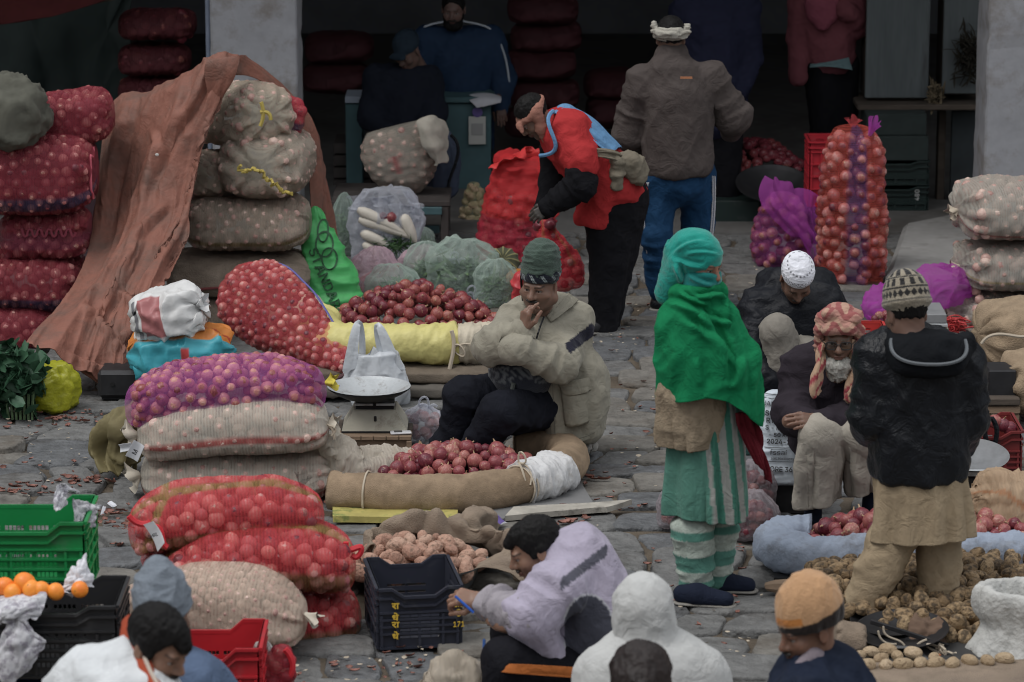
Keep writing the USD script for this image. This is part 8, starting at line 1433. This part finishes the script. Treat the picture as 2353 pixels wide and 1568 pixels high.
b0, b1 = at(2000, 1428, yv(1490)), at(2180, 1486, yv(1500)); obj('beam', box((b0 + b1) / 2, (np.linalg.norm(b1 - b0), .014, .02), np.column_stack([unit(b1 - b0), unit(np.cross((0, 0, 1), b1 - b0)), unit(np.cross(b1 - b0, np.cross((0, 0, 1), b1 - b0)))]), ch=.003), M_IRON, HB, smooth=False)
for k, pts in enumerate((((2030, 1440), (2040, 1462), (2070, 1475), (2080, 1488)), ((2018, 1450), (2026, 1470), (2060, 1480)), ((2130, 1470), (2110, 1480), (2095, 1505)))): obj('string', tube(spline([at(x, y, yv(1492) - .05) for x, y in pts], 14), .0045, 5), TW, HB)
obj('knot', cat_mesh([tube(spline(at(2165, 1498, yv(1515)) + np.random.default_rng(k).normal(0, .018, (4, 3)), 8), .005, 4) for k in range(8)]), TW, HB); obj('orange_tag', trimesh.creation.icosphere(1, .016).apply_scale((1.3, .7, .8)).apply_translation(at(2152, 1508, yv(1520))), plain('orange_tag', (.35, .1, .03), .6), HB)
cr = thing('sacking_heap', 'small heap of brown reddish sacking beside the hand balance', 'sacking', G(2135, 1470)); v, f = field_mesh([ell(at(2125, 1452, yv(1475)), (.085, .07, .05)), ell(at(2155, 1465, yv(1480)), (.05, .05, .05)), ell(at(2110, 1470, yv(1480)), (.05, .05, .03))], .008); obj('cloth', (fold(v, f, .03, (14, 14, 20), 4), f), stain('brown_net_cloth', (.13, .085, .06), rough=.95, bump=.9, bscale=100), cr, smooth=True)
solid_sack('jute_roll', 'stump of a pale jute roll left of the hand balance', G(1915, 1500) + A(0, 0, .07), G(1975, 1496) + A(.02, -.02, .05), .1, .075, M_GUNNY, cat='rolled sacking', seed=141, n=2.1, ends=(.8, .4), pw=(5, .8))
T = thing('white_sack', 'open white woven sack with rolled rim at the bottom right corner', 'sack', G(2330, 1530)); cw = G(2332, 1532) + A(.02, .15, 0); M_WW = stain('white_woven', (.44, .44, .42), rough=.85, var=.16, scale=10, bump=.8, bscale=60, bdist=.008, wrinkle=.5, dirt=(.27, .25, .22), dirt_at=(.55, .75), dscale=6)
drape_loft(T, 'sacking', [(cw + A(0, 0, .15), .1, .1), (cw + A(0, 0, .255), .118, .11), (cw + A(0, 0, .285), .135, .125), (cw + A(0, 0, .27), .152, .14), (cw + A(-.005, 0, .21), .148, .135), (cw + A(.005, 0, .135), .128, .118), (cw + A(0, 0, .06), .155, .14), (cw + A(0, 0, .008), .178, .16)], M_WW, amp=.012, folds=(5, 9, 14), twist=1.2, seed=9, cr=.02, F=(8, 8, 5), diag=.5)
fr = np.random.default_rng(3); obj('frayed_hem', cat_mesh([tube(spline([cw + A(.17 * math.cos(a), -.155 * math.sin(a), .03), cw + A((.185 + fr.uniform(0, .03)) * math.cos(a), -(.17 + fr.uniform(0, .03)) * math.sin(a), .012)], 4), .002, 3) for a in fr.uniform(0, math.pi, 160)]), TW, T)
# printed sack, crates and scale behind the old man
Yf1 = yv(1185); db2 = thing('dark_box', 'dark flat box under the printed white sack', 'box', at(1800, 1180, Yf1) * A(1, 1, 0)); obj('body', box(A(at(1815, 1150, Yf1)[0], Yf1 + .2, .075), (.3, .36, .15), ch=.006), M_IRON, db2, smooth=False); obj('lid_edge', box(A(at(1808, 1108, Yf1)[0], Yf1 + .03, .156), (.24, .02, .008)), plain('pale_edge', (.45, .46, .48), .5), db2, smooth=False)
T, P, vs = solid_sack('printed_sack', 'pale blue white plastic sack with black print beside the old man', at(1800, 1108, Yf1 + .06), at(1806, 898, Yf1 + .1), .115, .06, stain('blue_white_weave', (.50, .55, .60), rough=.6, var=.08, scale=10, bump=.4, bscale=120, dirt=(.2, .19, .18), dirt_at=(.6, .75), dscale=6), seed=143, up=(0, -1, .0), wr=.012, lump=.012, n=3.6, pw=(14, .5), ends=(.95, .7), taper=[1, 1, 1, 1, .98, .85], gather=.0)
for tx, x, y, h, b, xs_ in ((', JALAND', 1785, 932, .021, False, 1), ('SULPH', 1784, 953, .024, True, 1), ('RYSTAL', 1790, 970, .023, True, 1.0), ('S - M - 30', 1795, 986, .02, True, 1), ('- 50 KG', 1797, 1002, .019, True, 1), ('2024-25', 1793, 1017, .021, True, 1), ('fssai', 1789, 1040, .024, False, 1.1), ('10015063000753', 1800, 1055, .0095, True, 1), ('ORE 36', 1794, 1078, .022, True, 1)):
    print_on(T, vs, tx, at(x, y, Yf1), h, -.03, INK, b, off=.005, xs=xs_)
for y in (912, 921, 1030, 1062): 
    rl = box((0, 0, 0), (.16, .002, .0022)); w_ = np.array(rl.subdivide().subdivide().vertices) + at(1796, y, Yf1); fc = rl.subdivide().subdivide().faces; w_[:, 1] = onto(vs, w_, .004)[:, 1]; obj('printed_line', (w_, fc), INK, T, smooth=False)
Yc3 = yv(1045); TC, cc_, exc, dnc = crate('plastic_crate', 'dark green rimmed crate of onions between the woman in green and the old man', A(at(1712, 1000, Yc3)[0], Yc3, 0), A(at(1880, 1000, Yc3)[0], Yc3, 0), .42, .3, pl_mat('dark_teal_plastic', (.02, .05, .045)), dipf=.0)
rng = np.random.default_rng(9)
for k in range(14): copy_of(ONI[k % 4], 'onion', cc_ + A(rng.uniform(-.14, .14), rng.uniform(-.2, -.02), rng.uniform(.2, .27)), rand_rot(rng), .033, 'onion inside the dark crate with the green rim', 'onion', 'onions in the green rimmed crate')
Yrl = yv(985); rc = crate('plastic_crate', 'small red crate just behind the shoulder of the old man', A(at(1966, 900, Yrl)[0], Yrl, .1), A(at(2036, 900, Yrl)[0], Yrl, .1), .3, at(2000, 768, Yrl)[2] - .1, pl_mat('coral_red_plastic', (.42, .04, .035)), dipf=.0, slots=8)
rb = crate('plastic_crate', 'black crate under the small red crate behind the old man', A(at(1960, 900, Yrl)[0], Yrl, 0), A(at(2042, 900, Yrl)[0], Yrl, 0), .32, .095, M_BLACKC, slots=8, rows=1, dipf=0)
Ysc = yv(850); gs = thing('weighing_scale', 'grey platform scale with silver edge by the violet net', 'scale', at(2140, 800, Ysc) * A(1, 1, 0)); boxpx('platform', gs, 2085, 722, 2176, 744, Ysc, .3, stain('grey_enamel', (.2, .205, .21), rough=.5)); boxpx('silver_edge', gs, 2083, 745, 2178, 752, Ysc - .01, .32, M_STEEL, .002); boxpx('body', gs, 2090, 754, 2180, 850, Ysc, .28, M_CREAM)
Yq = yv(1165); sb = thing('weighing_scale', 'black bench scale with a dull pan at the right behind the khaki kurta', 'scale', at(2250, 1150, Yq) * A(1, 1, 0)); boxpx('silver_bar', sb, 2205, 1081, 2298, 1095, Yq, .02, M_STEEL, .002); boxpx('body', sb, 2195, 1098, 2296, 1150, Yq + .02, .25, M_IRON); boxpx('foot', sb, 2185, 1150, 2305, 1168, Yq, .3, M_IRON)
q = lathe([(.01, 0), (.09, .008), (.15, .03), (.175, .05), (.178, .05), (.152, .034), (.09, .013), (.01, .005)], A(0, 0, 0), 40); PN2 = thing('scale_pan', 'dull grey pan on the black bench scale at the right', 'pan', at(2238, 1068, Yq + .12)); obj('bowl', trimesh.Trimesh(np.array(q.vertices) @ rotx(.2).T + at(2232, 1066, Yq + .14), q.faces), stain('dull_tin', (.16, .165, .17), rough=.5, var=.25, scale=14), PN2, smooth=30)
Yrd = yv(1105); crate('plastic_crate', 'dark red crate of onions by the right edge under the jute sacks', A(at(2205, 1040, Yrd)[0], Yrd, .0), A(at(2345, 1040, Yrd)[0], Yrd, .0), .36, .25, pl_mat('dark_red_plastic', (.14, .02, .02)), dipf=.03, slots=14)
for k, (x, y) in enumerate(((2262, 972), (2285, 968), (2255, 985), (2305, 978), (2235, 975), (2320, 985))): copy_of(ONI[k % 4], 'onion', at(x, y, Yrd + .12), rand_rot(rng), .036, 'onion in the dark red crate at the right', 'onion', 'onions in the dark red crate')
hk = thing('hook', 'black curved handle standing in front of the dark red crate', 'handle', at(2280, 1080, Yrd - .05)); obj('bar', tube(spline([at(x, y, Yrd - .04) for x, y in ((2268, 1080), (2266, 1010), (2268, 970), (2276, 960), (2284, 968), (2286, 1020), (2286, 1080))], 30), .012, 8), M_LEATHER, hk)
for k, (x, y) in enumerate(((2237, 850), (2244, 868), (2240, 888), (2246, 905), (2242, 925), (2250, 942))): copy_of(ONI[k % 4], 'onion', G(x, y + 10) + A(0, 0, .028), rand_rot(rng), .03, 'onion of the few beside the dark tin under the jute sack', 'onion', 'onions beside the dark tin')
tn = thing('tin', 'dark square tin under the plump jute sack', 'tin', at(2300, 920, yv(985))); boxpx('body', tn, 2270, 852, 2336, 914, yv(985) + .02, .2, M_IRON); wbk = thing('wooden_block', 'grey wooden block under the dark tin', 'block', at(2300, 935, yv(990))); boxpx('top_board', wbk, 2264, 916, 2345, 933, yv(990), .26, M_DARKWOOD); boxpx('front_board', wbk, 2264, 935, 2345, 952, yv(990) + .01, .03, M_WOOD); boxpx('post', wbk, 2262, 953, 2280, 1008, yv(990) + .02, .05, M_WOOD); boxpx('post', wbk, 2325, 953, 2343, 1008, yv(990) + .02, .05, M_WOOD)
T, P, _ = net_sack('orange_net_bag', 'pale orange mesh bag slumped by the onions at the right edge', at(2226, 1148, yv(1235)), at(2440, 1160, yv(1235) + .05), .17, .125, netting('peach_net', (.5, .33, .2), .75, False, vc=True, thread=.25), 'pale', wr=.04, seed=145, cat='bag', colf=lambda u, a: np.where((np.abs(((a + 180) % 360 - 180) - (60 - u * 110)) < 5)[:, None], A(.46, .24, .13), A(.48, .35, .235)), pieces=False, lump=.05, drape=.3, gather=.12, taper=[.5, .9, 1, 1, 1])
ch = thing('green_chillies', 'bright green vegetable lying behind the feet of the old man', 'vegetable', G(2020, 1170)); obj('pods', cat_mesh([tube(spline([at(2010 + 5 * k, 1165 - 9 * (k % 3), yv(1172)), at(2022 + 4 * k, 1150 - 8 * (k % 3), yv(1172)), at(2030 + 2 * k, 1138 - 7 * (k % 3), yv(1172) + .03)], 10), np.linspace(.011, .004, 10), 6) for k in range(7)]), stain('chilli_green', (.2, .36, .06), rough=.4), ch, smooth=True)
# ---------------------------------------------------------------- left foreground odds and ends
gb = thing('leafy_greens', 'bunch of dark green leafy vegetables at the left edge', 'vegetables', G(30, 965)); Ygb = yv(955)
lv = blades(at(25, 870, Ygb), A(.17, .12, .17), 420, .13, .032, 7); obj('leaves', lv, M_LEAF_D, gb, smooth=True); prim('/World/leafy_greens/leaves').SetCustomDataByKey('kind', 'stuff'); lv = blades(at(30, 860, Ygb - .05), A(.15, .1, .16), 140, .1, .03, 8); obj('pale_leaves', lv, stain('mid_leaf_green', (.04, .10, .055), rough=.5, var=.4, scale=14), gb, smooth=True); prim('/World/leafy_greens/pale_leaves').SetCustomDataByKey('kind', 'stuff')
obj('stems', cat_mesh([tube(spline([at(20 + 9 * k, 965, Ygb - .06), at(15 + 10 * k, 920, Ygb - .05), at(8 + 12 * k, 860 - 12 * (k % 3), Ygb)], 10), .008, 5) for k in range(7)]), M_LEAF_P, gb)
yb = thing('yellow_bag', 'yellow green plastic bag slumped beside the leafy greens', 'bag', G(115, 955)); obj('bag', blob(G(112, 952) + A(0, .1, 0), .13, .11, .24, 12, .5, .045), stain('yellow_film', (.30, .30, .02), rough=.4, var=.2, bump=.6, bscale=40, bdist=.01), yb, smooth=True)
ot = thing('olive_tarpaulin', 'folded olive tarpaulin bunched behind the left end of the front pile', 'tarpaulin', G(260, 1090)); M_OLT = stain('olive_tarp', (.16, .135, .065), rough=.75, var=.22, scale=5, bump=.5, bscale=40, bdist=.006)
Yot = yv(1090); C = [[at(300, 912, Yot + .25), at(268, 930, Yot + .18), at(245, 960, Yot + .1), at(220, 1000, Yot + .02), at(205, 1035, Yot), at(238, 1075, Yot - .04)], [at(318, 930, Yot + .1), at(290, 955, Yot + .02), at(268, 985, Yot - .06), at(252, 1015, Yot - .06), at(246, 1045, Yot - .04), at(262, 1088, Yot - .1)], [at(335, 960, Yot + .05), at(312, 985, Yot), at(290, 1010, Yot - .04), at(280, 1035, Yot - .06), at(270, 1060, Yot - .06), at(285, 1078, Yot - .06)], [at(345, 990, Yot + .15), at(330, 1010, Yot + .12), at(318, 1030, Yot + .1), at(308, 1050, Yot + .08), at(305, 1065, Yot + .06), at(318, 1085, Yot + .05)]]
v, f, U = sheet(np.array(C), 44, 60); v += vnormals(v, f) * ((ridged(np.column_stack([U[:, 0] * 5, U[:, 1] * 1.4, U[:, 0] * 0]), 3) - .5) * .09 + (ridged(v * 13, 4) - .5) * .02)[:, None]; v[:, 2] = np.maximum(v[:, 2], .006); obj('sheet', thicken(v, f, .006), M_OLT, ot, smooth=True)
def paper_tag(T, quad, text=None, h=.018, m=None, tx=None):
    v, f, U = sheet(np.array([[quad[0], quad[1]], [quad[3], quad[2]]]), 8, 8); v += vnormals(v, f) * (np.sin(U[:, :1] * 3.1) * .012); obj('tag', thicken(v, f, .002), m or plain('tag_white', (.52, .53, .55), .6), T, smooth=True)
    if text:
        t = meshkit.text_mesh(text, h, .001, True); q = np.array(t.vertices); ex, ey = unit(np.asarray(quad[1]) - quad[0]), unit(np.asarray(quad[0]) - quad[3]); en = unit(np.cross(ex, ey)); en = en if en @ CAMDIR > 0 else -en; c = np.mean(quad, 0) if tx is None else tx
        obj('tag_lettering', trimesh.Trimesh(c + (q[:, :1] - q[:, 0].mean()) * ex + (q[:, 1:2] - h / 2) * ey + en * (.018 + q[:, 2:]), t.faces, process=False), INK, T, smooth=False)
Yt1 = Yf - .3
paper_tag(W1, [at(288, 1048, Yt1), at(308, 1012, Yt1), at(332, 1026, Yt1), at(316, 1062, Yt1)], 'M', .022); paper_tag(W1, [at(272, 1022, Yt1 + .04), at(300, 1018, Yt1 + .02), at(306, 1034, Yt1 + .02), at(276, 1040, Yt1 + .04)])
Yt2 = Yr - .16
paper_tag(R1, [at(330, 1206, Yt2), at(352, 1198, Yt2 - .02), at(378, 1248, Yt2 - .06), at(362, 1268, Yt2 - .04)], 'SHRI', .014)
M_REDS2 = plain('red_twist', (.5, .02, .03), .6)
for T_, pts in ((R1, ((296, 1186), (312, 1200), (330, 1205), (345, 1200))), (R1, ((355, 1210), (372, 1228), (378, 1252), (385, 1258))), (R2, ((795, 1246), (812, 1262), (830, 1258), (828, 1272), (808, 1276)))):
    Yk3 = (Yr - .1) if T_ is R1 else (Yr - .02); obj('tie_string', tube(spline([at(x, y, Yk3) for x, y in pts], 16), .013, 6), M_REDS2, T_)
frill(R1, at(694, 1118, Yr + .1), A(.1, -.2, 1), .035, .055, N_RED, 8); obj('tie_string', cat_mesh([tube(spline([at(x, y, Yf - .1) for x, y in q], 10), .006, 5) for q in (((752, 975), (765, 990), (768, 1010)), ((756, 978), (770, 985), (762, 1002)))]), TW, W1)
frill(W1, at(752, 976, Yf - .02), A(1, -.2, .1), .05, .05, stain('net_end', (.45, .41, .34), rough=.95), 9); frill(W2, at(768, 1085, Yf), A(1, -.2, -.1), .05, .05, stain('net_end', (.45, .41, .34)), 10)
frill(W1, at(316, 1000, Yf - .06), A(-1, -.2, -.1), .07, .06, stain('net_end', (.45, .41, .34)), 11); frill(W2, at(322, 1090, Yf - .04), A(-1, -.3, -.4), .07, .06, stain('net_end', (.45, .41, .34)), 12); frill(PU, at(748, 880, Yf), A(1, -.2, .2), .04, .05, plain('yellow_tie', (.5, .42, .05), .7), 13); frill(GA, at(700, 1410, Yr - .34), A(1, -.3, -.5), .03, .06, stain('net_end', (.45, .41, .34)), 14)
net_sack('onion_sack', 'small red net sack peeking out left between the two red sacks', at(330, 1290, Yr + .1), at(420, 1282, Yr + .15), .15, .08, N_RED, 'red', seed=147, r=.033, colf=bands(RED, (-40, -5, BROWN)), drape=.1)
bag('plastic_bag', 'white plastic bag beside the red crate at the bottom', 606, 1600, 58, 120, F_WHITE if False else film('white_film', (.6, .6, .58), .6), None, 148, pinch=.4)
T, P, _ = net_sack('onion_sack', 'small dark red net bag with a red tie beside the red crate', at(630, 1590, yv(1600)), at(655, 1482, yv(1600)), .075, .07, N_DARKRED, 'red', seed=149, r=.03, up=(0, -1, 0), colf=bands((.25, .02, .03)), drape=.2, taper=[1, 1.1, 1, .8, .45]); obj('tie_string', tube(spline([at(x, y, yv(1600) - .05) for x, y in ((655, 1492), (668, 1510), (672, 1540), (660, 1560))], 14), .013, 6), M_REDS2, T)
T, P, _ = net_sack('empty_net_sack', 'crumpled pale net sack at the bottom edge left of the lilac jacket', at(985, 1590, yv(1605)), at(1130, 1580, yv(1610)), .12, .13, netting('pale_net_thin', (.5, .44, .36), .75, False, vc=True, thread=.3), 'pale', wr=.05, seed=150, colf=bands((.48, .42, .34)), pieces=False, lump=.06, drape=.3, taper=[.3, .8, 1, .75, .3], gather=.15)
lg = thing('wooden_support', 'dark wooden block under the pale net sack of garlic onions', 'block', G(275, 1485)); obj('block', box(G(300, 1490) + A(0, .1, .045), (.24, .3, .09), ch=.01), M_DARKWOOD, lg, smooth=False); obj('cardboard', box(G(300, 1520) + A(0, .05, .04), (.22, .2, .08), ch=.004), stain('cardboard', (.24, .17, .1), rough=.9), lg, smooth=False)
# ---------------------------------------------------------------- litter: onion skins, straw, foil
def skins(name, label, spots, n, size, mt, seed, curl=1.0):
    rng = np.random.default_rng(seed); V, F = [], []
    for _ in range(n):
        x, y, sx, sy = spots[rng.integers(len(spots))]; p = G(x + rng.normal(0, sx), y + rng.normal(0, sy)); s = size * rng.uniform(.5, 1.3); R = rotz(rng.uniform(0, 6.28)) @ rotx(rng.normal(0, .35)); k = len(V); w = rng.uniform(.35, .7)
        for i, t in enumerate(np.linspace(-1, 1, 5)):
            for u in (-1, 0, 1): V.append(p + R @ A(t * s, u * s * w * (1 - t * t * .8), s * curl * (.35 * u * u + .25 * t * t * rng.uniform(.3, 1.2)) + .006) + A(0, 0, .004))
        for i in range(4):
            for u in range(2): a = k + i * 3 + u; F += [(a, a + 1, a + 4), (a, a + 4, a + 3)]
    p = obj(name, (np.array(V), np.array(F)), mt, smooth=True); tag(prim(p), label, 'litter', None, 'stuff')
M_SK = produce('onion_skin_scrap', [(0, (.2, .045, .04)), (.5, (.34, .11, .08)), (1, (.45, .22, .15))], rough=.5, scale=30)
M_SK1, M_SK2 = stain('red_skin_scrap', (.19, .085, .065), rough=.55, var=.7, scale=20), stain('pale_scrap', (.42, .36, .28), rough=.8, var=.4, scale=20)
skins('onion_skins', 'red onion skins strewn over the stones at the left', [(160, 965, 45, 8), (190, 1108, 35, 5), (60, 1125, 50, 8), (260, 1190, 25, 14), (280, 1235, 14, 12), (30, 1010, 60, 40)], 190, .02, M_SK1, 1)
skins('onion_skins', 'scattered onion skins on the stones of the walkway', [(1420, 850, 30, 100), (1470, 1000, 30, 120), (1450, 1150, 60, 40), (1440, 700, 40, 60), (1500, 900, 15, 250), (1400, 1130, 60, 30), (1720, 1265, 35, 6), (1715, 1370, 15, 50)], 55, .016, M_SK1, 2)
skins('onion_skins', 'onion skins and peelings on the stones at the bottom', [(930, 1550, 60, 22), (840, 1530, 70, 25), (1000, 1520, 50, 20), (1620, 1430, 60, 40), (1500, 1400, 40, 60), (720, 1560, 60, 20), (1240, 1320, 30, 40)], 60, .017, M_SK1, 3)
skins('straw_bits', 'pale bits of peel and straw scattered over the street', [(1450, 900, 70, 200), (850, 1540, 120, 30), (100, 1060, 90, 80), (1650, 1450, 90, 60), (1700, 650, 120, 50), (330, 1400, 40, 100), (1420, 760, 60, 40)], 260, .011, M_SK2, 4, .5)
skins('onion_skins', 'dry red skins around the front onion ring', [(1300, 1140, 40, 40), (1360, 1080, 20, 30), (1330, 1180, 40, 12), (790, 1165, 20, 20), (1260, 1210, 60, 10)], 50, .026, M_SK1, 6)
fo = obj('foil_scrap', cat_mesh([box(G(258, 1172) + A(0, 0, .02), (.05, .03, .03), rand_rot(np.random.default_rng(1)), ch=.006), box(G(238, 1182) + A(0, 0, .015), (.05, .02, .02), rand_rot(np.random.default_rng(2)), ch=.005)]), plain('foil', (.7, .7, .72), .2, metal=.9), smooth=False); tag(prim(fo), 'crumpled silver foil on the stones right of the green crate', 'foil')
